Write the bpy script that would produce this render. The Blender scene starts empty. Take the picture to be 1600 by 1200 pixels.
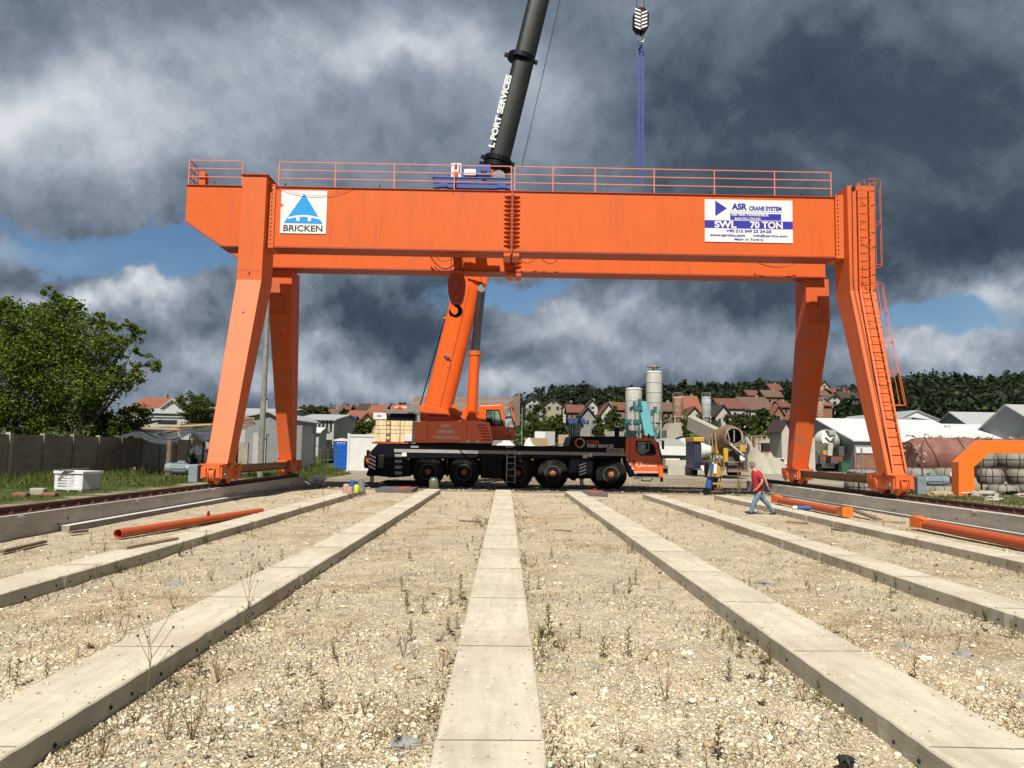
import bpy, math, random
import numpy as np
from mathutils import Vector, Matrix
R = math.radians
rnd = random.Random(7)
sc = bpy.context.scene
col = sc.collection

# ------------------------------------------------------------------ camera
F = 1200.0; EYE = 2.05
_y = Vector((-10., 102., 1200.)).normalized()
_z = _y.cross(Vector((1., .0168, 0.)))
_z.normalize()
if _z.y > 0: _z = -_z
_x = _y.cross(_z)
def pray(px, py):
    v = Vector(((px-800)/F, (py-600)/F, 1.0))
    return Vector((_x.dot(v), _y.dot(v), _z.dot(v)))
def P(px, py, Y):            # point seen at a pixel, at distance Y down the yard -> x, z
    d = pray(px, py); s = Y/d.y
    return d.x*s, EYE+d.z*s
def G(px, py, z=0.0):        # point on a level plane -> x, y
    d = pray(px, py); s = (z-EYE)/d.z
    return d.x*s, d.y*s
cam = bpy.data.cameras.new('camera'); co = bpy.data.objects.new('camera', cam); col.objects.link(co)
cam.sensor_fit = 'HORIZONTAL'; cam.sensor_width = 36; cam.lens = 36*F/1600
cam.clip_start = .05; cam.clip_end = 6000
m = Matrix(((_x.x, -_x.y, -_x.z, 0), (_y.x, -_y.y, -_y.z, 0), (_z.x, -_z.y, -_z.z, EYE), (0, 0, 0, 1)))
co.matrix_world = m
sc.camera = co

# ------------------------------------------------------------------ light
SUN_EL, SUN_AZ = 52.0, -9.0        # sun behind the camera, a little to the left
sd = Vector((math.sin(R(SUN_AZ))*math.cos(R(SUN_EL)), -math.cos(R(SUN_AZ))*math.cos(R(SUN_EL)), math.sin(R(SUN_EL))))
sl = bpy.data.lights.new('sun', 'SUN'); sl.energy = 5.0; sl.angle = R(.5); sl.color = (1.0, .94, .84)
so = bpy.data.objects.new('sun', sl); col.objects.link(so)
so.rotation_euler = sd.to_track_quat('Z', 'Y').to_euler(); so.location = (0, 0, 60)
sc.view_settings.view_transform = 'Standard'; sc.view_settings.look = 'None'
sc.view_settings.exposure = 0.5; sc.view_settings.gamma = 1.0

class NT:                     # tiny node-tree writer
    def __init__(s, tree): s.t = tree; s.n = tree.nodes; s.l = tree.links
    def new(s, ty, **kw):
        n = s.n.new(ty)
        for k, v in kw.items(): setattr(n, k, v)
        return n
    def put(s, sock, v):
        if isinstance(v, bpy.types.NodeSocket): s.l.new(v, sock)
        elif v is not None:
            if hasattr(sock, 'default_value') and hasattr(sock.default_value, '__len__') and not hasattr(v, '__len__'):
                v = [v]*len(sock.default_value)
            if hasattr(v, '__len__') and len(v) == 3 and len(sock.default_value) == 4: v = (*v, 1)
            sock.default_value = v
    def math(s, op, a, b=None, c=None, clamp=False):
        n = s.new('ShaderNodeMath', operation=op, use_clamp=clamp)
        s.put(n.inputs[0], a)
        if b is not None: s.put(n.inputs[1], b)
        if c is not None: s.put(n.inputs[2], c)
        return n.outputs[0]
    def vmath(s, op, a, b=None, scale=None):
        n = s.new('ShaderNodeVectorMath', operation=op)
        s.put(n.inputs[0], a)
        if b is not None: s.put(n.inputs[1], b)
        if scale is not None: s.put(n.inputs['Scale'], scale)
        return n.outputs['Value'] if op in ('DOT_PRODUCT', 'LENGTH', 'DISTANCE') else n.outputs[0]
    def mix(s, f, a, b, mode='MIX'):
        n = s.new('ShaderNodeMix', data_type='RGBA', blend_type=mode)
        s.put(n.inputs[0], f); s.put(n.inputs[6], a); s.put(n.inputs[7], b)
        return n.outputs[2]
    def noise(s, vec, scale, detail=4, rough=.55, dist=0):
        n = s.new('ShaderNodeTexNoise')
        if vec is not None: s.put(n.inputs['Vector'], vec)
        n.inputs['Scale'].default_value = scale; n.inputs['Detail'].default_value = detail
        n.inputs['Roughness'].default_value = rough; n.inputs['Distortion'].default_value = dist
        return n
    def ramp(s, f, stops, interp='LINEAR'):
        n = s.new('ShaderNodeValToRGB'); n.color_ramp.interpolation = interp
        cr = n.color_ramp
        while len(cr.elements) < len(stops): cr.elements.new(.5)
        for e, (p, c) in zip(cr.elements, stops):
            e.position = p; e.color = (*c, 1) if hasattr(c, '__len__') else (c, c, c, 1)
        s.put(n.inputs[0], f)
        return n.outputs[0]
    def mapr(s, v, a, b, c=0, d=1, smooth=False):
        n = s.new('ShaderNodeMapRange', interpolation_type='SMOOTHSTEP' if smooth else 'LINEAR')
        s.put(n.inputs[0], v); n.inputs[1].default_value = a; n.inputs[2].default_value = b
        n.inputs[3].default_value = c; n.inputs[4].default_value = d
        return n.outputs[0]

# ------------------------------------------------------------------ sky with storm clouds
world = bpy.data.worlds.new('World'); sc.world = world; world.use_nodes = True
nt = NT(world.node_tree); nt.n.clear()
wo = nt.new('ShaderNodeOutputWorld'); bg = nt.new('ShaderNodeBackground')
nt.l.new(bg.outputs[0], wo.inputs[0]); bg.inputs[1].default_value = .1
sky = nt.new('ShaderNodeTexSky', sky_type='NISHITA'); sky.sun_disc = False
sky.sun_elevation = R(SUN_EL); sky.sun_rotation = R(180+9); sky.air_density = 1.2; sky.dust_density = .6; sky.ozone_density = 2.0
tc = nt.new('ShaderNodeTexCoord'); D0 = tc.outputs['Generated']
w1 = nt.noise(D0, 3.2, 5, .55); w2 = nt.noise(D0, 9.0, 5, .6)
warp = nt.vmath('ADD', nt.vmath('SCALE', nt.vmath('SUBTRACT', w1.outputs['Color'], (.5, .5, .5)), scale=.20),
                nt.vmath('SCALE', nt.vmath('SUBTRACT', w2.outputs['Color'], (.5, .5, .5)), scale=.10))
D = nt.vmath('ADD', D0, warp)
sep = nt.new('ShaderNodeSeparateXYZ'); nt.l.new(D, sep.inputs[0])
ay = nt.math('MAXIMUM', nt.math('ABSOLUTE', sep.outputs[1]), .12)
U = nt.math('DIVIDE', sep.outputs[0], ay); V = nt.math('DIVIDE', sep.outputs[2], ay)
def blob(px, py, rx, ry, amp, sharp=1.0):
    u0 = (px-790)/1200; v0 = (702-py)/1200 + .0168*(px-790)/1200
    a = nt.math('MULTIPLY', nt.math('SUBTRACT', U, u0), 1200/rx)
    b = nt.math('MULTIPLY', nt.math('SUBTRACT', V, v0), 1200/ry)
    r2 = nt.math('MULTIPLY_ADD', a, a, nt.math('MULTIPLY', b, b))
    return nt.math('MULTIPLY', nt.math('EXPONENT', nt.math('MULTIPLY', r2, -sharp)), amp)
def total(bl):
    t = blob(*bl[0])
    for b in bl[1:]: t = nt.math('ADD', t, blob(*b))
    return t
LIGHT = [(40, 110, 280, 100, .42), (250, 200, 150, 60, .12), (600, 90, 200, 60, .30), (420, 20, 200, 40, .10), (880, 150, 90, 70, .17), (720, 60, 120, 60, .14),
         (780, 200, 110, 60, .10), (480, 230, 130, 40, .08), (110, 470, 180, 34, .32), (220, 445, 110, 30, .28), (60, 380, 150, 26, .30),
         (520, 575, 140, 50, .18), (930, 505, 150, 45, .34), (800, 595, 70, 30, .24), (640, 600, 90, 22, .10), (1080, 590, 150, 28, .16),
         (1490, 570, 140, 34, .36), (1590, 495, 70, 45, .32), (1180, 545, 120, 35, .16), (820, 480, 90, 40, .10), (330, 560, 170, 50, .04)]
DARK = [(1350, 130, 420, 150, -.20), (1480, 400, 260, 110, -.24), (1100, 180, 160, 120, -.06), (300, 420, 130, 70, -.10), (620, 480, 190, 55, -.17),
        (380, 480, 120, 50, -.06), (1090, 490, 190, 40, -.22), (90, 425, 90, 22, -.18), (700, 560, 220, 14, -.04), (1400, 540, 140, 26, -.16),
        (700, 625, 500, 20, -.08), (560, 520, 260, 40, -.10), (260, 330, 300, 60, -.04), (1250, 330, 300, 90, -.06), (1280, 20, 200, 60, -.03)]
BLUE = [(150, 385, 200, 34, .95), (270, 375, 130, 30, .70), (230, 420, 120, 22, .60), (730, 440, 130, 34, .62), (850, 436, 120, 26, .60), (1485, 530, 150, 30, 1.0),
        (60, 340, 120, 20, .5), (1290, 570, 60, 20, .3), (420, 455, 30, 20, .4)]
n1 = nt.noise(D0, 3.0, 9, .58, .4); n2 = nt.noise(D0, 10.0, 8, .6, .2); n3 = nt.noise(D0, 28.0, 6, .6)
fb = nt.math('ADD', nt.math('MULTIPLY', nt.math('SUBTRACT', n1.outputs[0], .5), .42),
             nt.math('ADD', nt.math('MULTIPLY', nt.math('SUBTRACT', n2.outputs[0], .5), .19), nt.math('MULTIPLY', nt.math('SUBTRACT', n3.outputs[0], .5), .10)))
up = nt.vmath('ADD', D0, (.004, .0, .022)); m1 = nt.noise(up, 3.0, 9, .58, .4); m2 = nt.noise(up, 10.0, 8, .6, .2)
relief = nt.math('ADD', nt.math('MULTIPLY', nt.math('SUBTRACT', n1.outputs[0], m1.outputs[0]), .50), nt.math('MULTIPLY', nt.math('SUBTRACT', n2.outputs[0], m2.outputs[0]), .24))
fb = nt.math('ADD', fb, nt.math('MULTIPLY', relief, nt.mapr(V, .16, .42, 2.2, .8, True)))
sepr = nt.new('ShaderNodeSeparateXYZ'); nt.l.new(D0, sepr.inputs[0])
back = nt.mapr(sepr.outputs[1], -.35, .25, -.04, 0)
Lv = nt.math('ADD', nt.math('ADD', .47, fb), nt.math('ADD', total(LIGHT), nt.math('ADD', total(DARK), back)))
cloud = nt.ramp(Lv, [(.08, (.028, .046, .076)), (.27, (.055, .080, .112)), (.42, (.128, .165, .212)), (.60, (.27, .32, .385)), (.80, (.52, .57, .63)), (1.0, (.86, .88, .90))])
cloudx = nt.vmath('SCALE', cloud, scale=7.4)
bl = nt.math('ADD', total(BLUE), nt.math('MULTIPLY', fb, 1.1))
bmask = nt.mapr(bl, .28, .74, 0, .88, True)
skyc = nt.mix(1.0, sky.outputs[0], (.36, .47, .58), 'MULTIPLY')
fin = nt.mix(bmask, cloudx, skyc)
nt.l.new(fin, bg.inputs[0])

# ------------------------------------------------------------------ materials
MATS = {}
KA = .76                       # real-world albedo level for this exposure
def alb(c): return tuple(x*KA for x in c)
def newmat(name):
    mt = bpy.data.materials.new(name); mt.use_nodes = True
    t = NT(mt.node_tree); b = t.n['Principled BSDF']; MATS[name] = mt
    return mt, t, b
def bump(t, b, h, strength, dist=.02):
    n = t.new('ShaderNodeBump'); n.inputs['Strength'].default_value = strength; n.inputs['Distance'].default_value = dist
    t.put(n.inputs['Height'], h); t.l.new(n.outputs[0], b.inputs['Normal'])
def paint(name, c, rough=.45, metal=0, var=.12, dirt=None, dscale=1.3, damt=.35, bumpy=.0, scale=1.0, streak=False, coat=0, spec=.5):
    mt, t, b = newmat(name)
    c = alb(c); dirt = alb(dirt) if dirt else None
    ob = t.new('ShaderNodeTexCoord').outputs['Object']
    n = t.noise(ob, 1.7*scale, 5, .6); n2 = t.noise(ob, 23*scale, 4, .6)
    f = t.math('MULTIPLY_ADD', n.outputs[0], .7, t.math('MULTIPLY', n2.outputs[0], .3))
    c1 = tuple(x*(1-var) for x in c); c2 = tuple(min(1, x*(1+var)) for x in c)
    cc = t.ramp(f, [(.3, c1), (.7, c2)])
    if dirt:
        vec = ob
        if streak:
            mp = t.new('ShaderNodeMapping'); mp.inputs['Scale'].default_value = (3, 3, .35); t.l.new(ob, mp.inputs[0]); vec = mp.outputs[0]
        d = t.noise(vec, dscale, 8, .68, .3)
        cc = t.mix(t.mapr(d.outputs[0], .62-damt*.35, .74, 0, damt*1.6 if damt < .6 else 1), cc, dirt)
    t.put(b.inputs['Base Color'], cc)
    t.put(b.inputs['Roughness'], t.mapr(n2.outputs[0], .2, .8, max(.05, rough-.08), min(1, rough+.1)))
    b.inputs['Metallic'].default_value = metal
    b.inputs['Specular IOR Level'].default_value = spec
    if coat: b.inputs['Coat Weight'].default_value = coat
    if bumpy: bump(t, b, n2.outputs[0], bumpy, .02)
    return mt
paint('orange', (.74, .134, .022), .48, spec=.3, dirt=(.46, .105, .04), damt=.32, var=.06, streak=True, dscale=1.0)
paint('orange_worn', (.72, .12, .025), .55, spec=.3, dirt=(.36, .17, .10), damt=.5, var=.1, dscale=1.6)
paint('orange_leg', (.74, .150, .036), .50, spec=.3, dirt=(.40, .14, .07), damt=.32, var=.07, streak=True, dscale=.9)
paint('orange_crane', (.84, .125, .009), .36, dirt=(.55, .10, .03), damt=.12, var=.05, coat=.3)
paint('orange_panel', (1.1, .22, .085), .40, dirt=(.4, .1, .05), damt=.15, var=.05)
paint('orange_cab', (.95, .15, .03), .30, var=.06, coat=.4, dirt=(.35, .08, .04), damt=.12)
paint('orange_bright', (.92, .20, .02), .4, var=.07, dirt=(.5, .2, .08), damt=.2)
paint('rust_orange', (.58, .105, .028), .5, dirt=(.26, .10, .05), damt=.4, var=.12)
paint('dark_orange', (.42, .055, .015), .5, dirt=(.2, .05, .03), damt=.35)
paint('blue', (.035, .10, .36), .45, var=.1, dirt=(.03, .06, .2), damt=.25)
paint('blue_chain', (.04, .10, .42), .5)
paint('white', (.78, .78, .76), .45, dirt=(.45, .42, .36), damt=.2)
paint('banner', (.82, .83, .84), .5, var=.03, dirt=(.6, .6, .6), damt=.06)
paint('black', (.004, .0045, .009), .5, var=.2, dirt=(.02, .018, .015), damt=.12, spec=.16)
paint('black_boom', (.018, .019, .018), .45, spec=.3, var=.25, dirt=(.045, .045, .04), damt=.35, dscale=.6)
paint('rubber', (.014, .0135, .013), .85, spec=.15, var=.25, dirt=(.10, .088, .07), damt=.4, bumpy=.4, dscale=2.2)
paint('steel', (.42, .43, .44), .35, metal=.6, var=.2, dirt=(.2, .19, .18), damt=.3)
paint('chrome', (.25, .26, .28), .18, metal=.9, var=.2)
paint('grey_motor', (.22, .28, .31), .45, dirt=(.12, .12, .12), damt=.3)
paint('grey_stripe', (.40, .40, .40), .45)
paint('letter_grey', (.55, .53, .50), .5)
paint('letter_white', (.85, .85, .85), .5)
paint('letter_black', (.02, .02, .02), .5)
paint('letter_blue', (.025, .022, .38), .5)
paint('logo_blue', (.0, .33, .82), .5, var=.04)
paint('letter_orange', (.75, .16, .03), .5)
paint('cream_weight', (.92, .76, .46), .6, dirt=(.26, .13, .06), damt=.42, dscale=2.6, var=.15, bumpy=.3, scale=2, streak=True)
paint('rail_rust', (.10, .045, .028), .7, dirt=(.20, .09, .05), damt=.5, bumpy=.3, scale=3)
paint('brown_steel', (.26, .15, .075), .6, dirt=(.12, .07, .04), damt=.5)
paint('wood', (.42, .31, .19), .8, dirt=(.2, .15, .1), damt=.4, bumpy=.4, scale=3)
paint('old_wood', (.22, .16, .11), .85, dirt=(.09, .07, .05), damt=.5, bumpy=.5, scale=3)
paint('mat_grey', (.12, .12, .13), .8, dirt=(.25, .1, .07), damt=.5)
paint('tarp', (.045, .05, .055), .5, dirt=(.2, .2, .2), damt=.4)
paint('amber', (.8, .3, .02), .3)
def glassmat():
    mt, t, b = newmat('glass')
    ob = t.new('ShaderNodeTexCoord').outputs['Object']; n = t.noise(ob, 2.5, 3)
    t.put(b.inputs['Base Color'], t.ramp(n.outputs[0], [(.3, (.02, .028, .03)), (.7, (.09, .12, .125))]))
    b.inputs['Roughness'].default_value = .06; b.inputs['Specular IOR Level'].default_value = .9
glassmat()
def litglass(nm, c1, c2):
    mt, t, b = newmat(nm)
    ob = t.new('ShaderNodeTexCoord').outputs['Object']; n = t.noise(ob, 2.2, 3)
    t.put(b.inputs['Base Color'], t.ramp(n.outputs[0], [(.35, c1), (.6, c2)]))
    b.inputs['Roughness'].default_value = .08
litglass('glass_lit', (.10, .14, .14), (.30, .38, .37)); litglass('glass_green', (.03, .06, .05), (.16, .25, .20))
def clearglass():
    mt, t, b = newmat('clear_glass')
    b.inputs['Base Color'].default_value = (.75, .86, .84, 1); b.inputs['Roughness'].default_value = .02
    b.inputs['Transmission Weight'].default_value = 1.0; b.inputs['IOR'].default_value = 1.05
clearglass()
def concrete(name, c1, c2, joint=0, sc_=1.0, holes=False, rough=.85, stain=.5):
    mt, t, b = newmat(name); c1 = alb(c1); c2 = alb(c2)
    ob = t.new('ShaderNodeTexCoord').outputs['Object']
    n = t.noise(ob, .55*sc_, 7, .62, .3); n2 = t.noise(ob, 6*sc_, 6, .65); n3 = t.noise(ob, 60*sc_, 4, .6)
    f = t.math('ADD', t.math('MULTIPLY', n.outputs[0], .55), t.math('ADD', t.math('MULTIPLY', n2.outputs[0], .30), t.math('MULTIPLY', n3.outputs[0], .15)))
    mp = t.new('ShaderNodeMapping'); mp.inputs['Scale'].default_value = (6, .9, 6); t.l.new(ob, mp.inputs[0]); n4 = t.noise(mp.outputs[0], 1.2, 6, .65, .3)
    f = t.math('MULTIPLY_ADD', n4.outputs[0], .35, t.math('MULTIPLY', f, .65))
    cc = t.ramp(f, [(.41, c1), (.57, c2)])
    st = t.noise(ob, .33*sc_, 5, .6, .5)
    cc = t.mix(t.mapr(st.outputs[0], .55, .72, 0, stain, True), cc, (.40, .31, .22))
    sp = t.new('ShaderNodeTexVoronoi'); sp.inputs['Scale'].default_value = 9*sc_; t.l.new(ob, sp.inputs[0])
    spm = t.math('LESS_THAN', sp.outputs['Distance'], .05)
    pm = t.math('MULTIPLY', spm, t.math('GREATER_THAN', n2.outputs[0], .56))
    cc = t.mix(pm, cc, (.14, .12, .10))
    t.put(b.inputs['Base Color'], cc); b.inputs['Roughness'].default_value = rough
    bump(t, b, t.math('ADD', t.math('MULTIPLY', n3.outputs[0], .5), t.math('SUBTRACT', n2.outputs[0], pm)), .35, .012)
    return mt
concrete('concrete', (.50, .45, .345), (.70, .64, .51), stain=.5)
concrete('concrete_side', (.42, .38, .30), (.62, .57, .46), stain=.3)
concrete('concrete_wall', (.40, .37, .32), (.60, .56, .49), stain=.2)
concrete('concrete_old', (.17, .165, .15), (.33, .32, .29), stain=.3)
concrete('concrete_fence', (.23, .195, .155), (.42, .37, .30), stain=.4)
concrete('lime', (.62, .60, .56), (.74, .72, .68), stain=.1)

# ------------------------------------------------------------------ mesh builder
class MB:
    def __init__(s): s.v = []; s.f = []; s.m = []; s.mats = []
    def mi(s, m):
        if m not in s.mats: s.mats.append(m)
        return s.mats.index(m)
    def add(s, vs, fs, m):
        k = len(s.v); i = s.mi(m)
        s.v.extend([tuple(v) for v in vs]); s.f.extend([tuple(k+j for j in f) for f in fs]); s.m.extend([i]*len(fs))
        return s
    def box(s, x0, x1, y0, y1, z0, z1, m='orange'):
        v = [(x, y, z) for z in (z0, z1) for y in (y0, y1) for x in (x0, x1)]
        return s.add(v, [(0, 2, 3, 1), (4, 5, 7, 6), (0, 1, 5, 4), (2, 6, 7, 3), (0, 4, 6, 2), (1, 3, 7, 5)], m)
    def bar(s, p0, p1, w, h=None, m='orange', up=(0, 0, 1)):
        h = h or w; p0 = Vector(p0); p1 = Vector(p1); d = (p1-p0).normalized(); u = Vector(up)
        if abs(d.dot(u)) > .95: u = Vector((0, 1, 0)) if abs(d.y) < .9 else Vector((1, 0, 0))
        a = d.cross(u).normalized()*w/2; b = a.cross(d).normalized()*h/2
        v = [p+sx*a+sy*b for p in (p0, p1) for sx, sy in ((-1, -1), (1, -1), (1, 1), (-1, 1))]
        return s.add(v, [(3, 2, 1, 0), (4, 5, 6, 7), (0, 1, 5, 4), (1, 2, 6, 5), (2, 3, 7, 6), (3, 0, 4, 7)], m)
    def cyl(s, p0, p1, r0, r1=None, n=16, m='orange', caps=True, sx=1.0):
        r1 = r0 if r1 is None else r1; p0 = Vector(p0); p1 = Vector(p1); d = (p1-p0).normalized()
        u = Vector((0, 0, 1)) if abs(d.z) < .9 else Vector((0, 1, 0))
        a = d.cross(u).normalized(); b = a.cross(d).normalized()
        v = []
        for p, r in ((p0, r0), (p1, r1)):
            for i in range(n):
                t = 2*math.pi*i/n; v.append(p+a*math.cos(t)*r*sx+b*math.sin(t)*r)
        fs = [(i, (i+1) % n, n+(i+1) % n, n+i) for i in range(n)]
        if caps: fs += [tuple(range(n-1, -1, -1)), tuple(range(n, 2*n))]
        return s.add(v, fs, m)
    def tube(s, pts, r, n=8, m='orange'):
        for a, b in zip(pts, pts[1:]): s.cyl(a, b, r, r, n, m)
        return s
    def prism(s, pts, off, m='orange'):       # polygon (3D points) pushed along off
        n = len(pts); o = Vector(off); pts = [Vector(p) for p in pts]
        v = pts+[p+o for p in pts]
        return s.add(v, [tuple(range(n)), tuple(range(2*n-1, n-1, -1))]+[((i+1) % n, i, n+i, n+(i+1) % n) for i in range(n)], m)
    def xz(s, poly, y0, y1, m='orange'):      # polygon in x,z from y0 to y1
        ar = sum(a[0]*b[1]-b[0]*a[1] for a, b in zip(poly, poly[1:]+poly[:1]))
        if ar < 0: poly = poly[::-1]
        return s.prism([(x, y0, z) for x, z in poly], (0, y1-y0, 0), m)
    def loft(s, secs, m='orange'):            # rect sections (z,x0,x1,y0,y1)
        v = []
        for z, x0, x1, y0, y1 in secs: v += [(x0, y0, z), (x1, y0, z), (x1, y1, z), (x0, y1, z)]
        k = len(secs); fs = [(3, 2, 1, 0), tuple(4*k-4+i for i in range(4))]
        for j in range(k-1):
            for i in range(4): fs.append((4*j+i, 4*j+(i+1) % 4, 4*j+4+(i+1) % 4, 4*j+4+i))
        if secs[0][0] > secs[-1][0]: fs = [f[::-1] for f in fs]
        return s.add(v, fs, m)
    def lathe(s, c, prof, n=24, m='white', axis='z'):   # prof: (r, h)
        v = []
        for r, h in prof:
            for i in range(n):
                t = 2*math.pi*i/n; a, b = r*math.cos(t), r*math.sin(t)
                v.append((c[0]+a, c[1]+b, c[2]+h) if axis == 'z' else (c[0]+a, c[1]+h, c[2]+b) if axis == 'y' else (c[0]+h, c[1]+a, c[2]+b))
        k = len(prof); fs = [(j*n+i, j*n+(i+1) % n, (j+1)*n+(i+1) % n, (j+1)*n+i) for j in range(k-1) for i in range(n)]
        fs += [tuple(range(n-1, -1, -1)), tuple(range((k-1)*n, k*n))]
        return s.add(v, fs, m)
    def blob(s, c, r, m='white', seed=0, amp=.2, n=8, k=5):
        rr = random.Random(seed); v = []; c = Vector(c)
        if not hasattr(r, '__len__'): r = (r, r, r)
        v.append(c+Vector((0, 0, r[2])))
        for j in range(1, k):
            for i in range(n):
                t = 2*math.pi*(i+.5*(j % 2))/n; ph = math.pi*j/k; q = 1+rr.uniform(-amp, amp)
                v.append(c+Vector((r[0]*math.sin(ph)*math.cos(t), r[1]*math.sin(ph)*math.sin(t), r[2]*math.cos(ph)))*q if False else c+Vector((r[0]*math.sin(ph)*math.cos(t)*q, r[1]*math.sin(ph)*math.sin(t)*q, r[2]*math.cos(ph)*q)))
        v.append(c-Vector((0, 0, r[2]))); L = len(v)-1; fs = []
        for i in range(n): fs.append((0, 1+i, 1+(i+1) % n)); fs.append((L, L-n+(i+1) % n, L-n+i))
        for j in range(k-2):
            for i in range(n):
                a = 1+j*n; fs.append((a+i, a+n+i, a+n+(i+1) % n, a+(i+1) % n))
        return s.add(v, fs, m)
    def build(s, name, parent=None, origin=None, smooth=False, bevel=0, label=None):
        o0 = Vector(origin) if origin is not None else (wloc(parent) if parent else Vector((0, 0, 0)))
        me = bpy.data.meshes.new(name)
        me.from_pydata([tuple(Vector(v)-o0) for v in s.v], [], s.f)
        for mm in s.mats: me.materials.append(MATS[mm])
        me.polygons.foreach_set('material_index', s.m)
        if smooth: me.polygons.foreach_set('use_smooth', [True]*len(s.f))
        me.update()
        ob = bpy.data.objects.new(name, me); col.objects.link(ob)
        if parent: ob.parent = parent; LOC[ob.name] = o0; ob.location = o0-wloc(parent) if origin is not None else (0, 0, 0)
        else: ob.location = o0; LOC[ob.name] = o0
        if parent and origin is None: LOC[ob.name] = wloc(parent)
        if smooth:
            try: me.set_sharp_from_angle(angle=R(38))
            except Exception: pass
        if bevel:
            b = ob.modifiers.new('bevel', 'BEVEL'); b.width = bevel; b.segments = 2; b.limit_method = 'ANGLE'; b.angle_limit = R(40)
        if label: ob['label'] = label
        return ob
LOC = {}
def wloc(o): return LOC[o.name]
def tag(o, label=None, cat=None, group=None, kind=None):
    if label: o['label'] = label
    if cat: o['category'] = cat
    if group: o['group'] = group
    if kind: o['kind'] = kind
    return o
def thing(name, loc, label, cat, rz=0, group=None):
    o = bpy.data.objects.new(name, None); col.objects.link(o); o.location = loc; o.rotation_euler = (0, 0, rz)
    o.empty_display_size = .3; LOC[o.name] = Vector(loc)
    return tag(o, label, cat, group)
def copy_tree(o, parent=None):
    c = o.copy(); col.objects.link(c); LOC[c.name] = LOC[o.name]
    if parent: c.parent = parent
    for ch in [k for k in o.children]: copy_tree(ch, c)
    return c
def text(s, c, w, h, m, parent, right=(1, 0, 0), up=(0, 0, 1), name='lettering', bold=0.0, thick=.006, shear=0, space=1.0):
    cu = bpy.data.curves.new('t', 'FONT'); cu.body = s; cu.size = 1; cu.align_x = 'CENTER'; cu.align_y = 'CENTER'; cu.offset = bold; cu.shear = shear
    cu.space_character = space
    ob = bpy.data.objects.new('t', cu); col.objects.link(ob)
    dg = bpy.context.evaluated_depsgraph_get(); me = bpy.data.meshes.new_from_object(ob.evaluated_get(dg))
    bpy.data.objects.remove(ob); 
    vs = [v.co.copy() for v in me.vertices]; fs = [tuple(p.vertices) for p in me.polygons]
    x0 = min(v.x for v in vs); x1 = max(v.x for v in vs); y0 = min(v.y for v in vs); y1 = max(v.y for v in vs)
    right = Vector(right).normalized(); up = Vector(up).normalized(); nrm = right.cross(up)
    c = Vector(c); out = []
    for v in vs:
        out.append(c+right*((v.x-(x0+x1)/2)/(x1-x0)*w)+up*((v.y-(y0+y1)/2)/(y1-y0)*h)+nrm*thick)
    b = MB(); b.add(out, fs, m)
    return b.build(name, parent)
def catenary(p0, p1, sag, n=10):
    p0 = Vector(p0); p1 = Vector(p1)
    return [p0.lerp(p1, i/n)-Vector((0, 0, sag*4*(i/n)*(1-i/n))) for i in range(n+1)]
# ================================================================== GROUND
def hpx(X, Y): return 790+1200*X/max(Y, 1)
SKYL = [(-600, 640), (0, 640), (200, 640), (450, 640), (560, 634), (640, 630), (800, 624), (900, 613), (1000, 607), (1080, 602), (1200, 600), (1300, 606), (1380, 600), (1430, 590), (1500, 590), (1540, 592), (1600, 588), (2200, 585)]
def skyl(p):
    for (a, ya), (b, yb) in zip(SKYL, SKYL[1:]):
        if p <= b: return ya+(yb-ya)*max(0, min(1, (p-a)/(b-a)))
    return SKYL[-1][1]
def sstep(t): t = max(0., min(1., t)); return t*t*(3-2*t)
def terrain(X, Y):
    z = 0.0
    if X < -10.6 and Y > -20:   # verge behind the left rail wall
        z = max(z, .38*min(1, (-10.6-X)/.6)*(1-sstep((Y-40)/6)))
    if X > 13.8: z = max(z, .36*min(1, (X-13.8)/.6)*(1-sstep((Y-36)/9)))
    if Y > 95:
        p = hpx(X, Y); H = 702+.0168*(p-790)
        e = (H-skyl(p)-24)/1200
        z += max(0, e)*520*sstep((Y-95)/(520-95))**1.15
    return z
def grid(xs, ys, fn):
    v = [(x, y, fn(x, y)) for y in ys for x in xs]; n = len(xs)
    f = [(j*n+i, j*n+i+1, (j+1)*n+i+1, (j+1)*n+i) for j in range(len(ys)-1) for i in range(n-1)]
    return v, f
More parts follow.
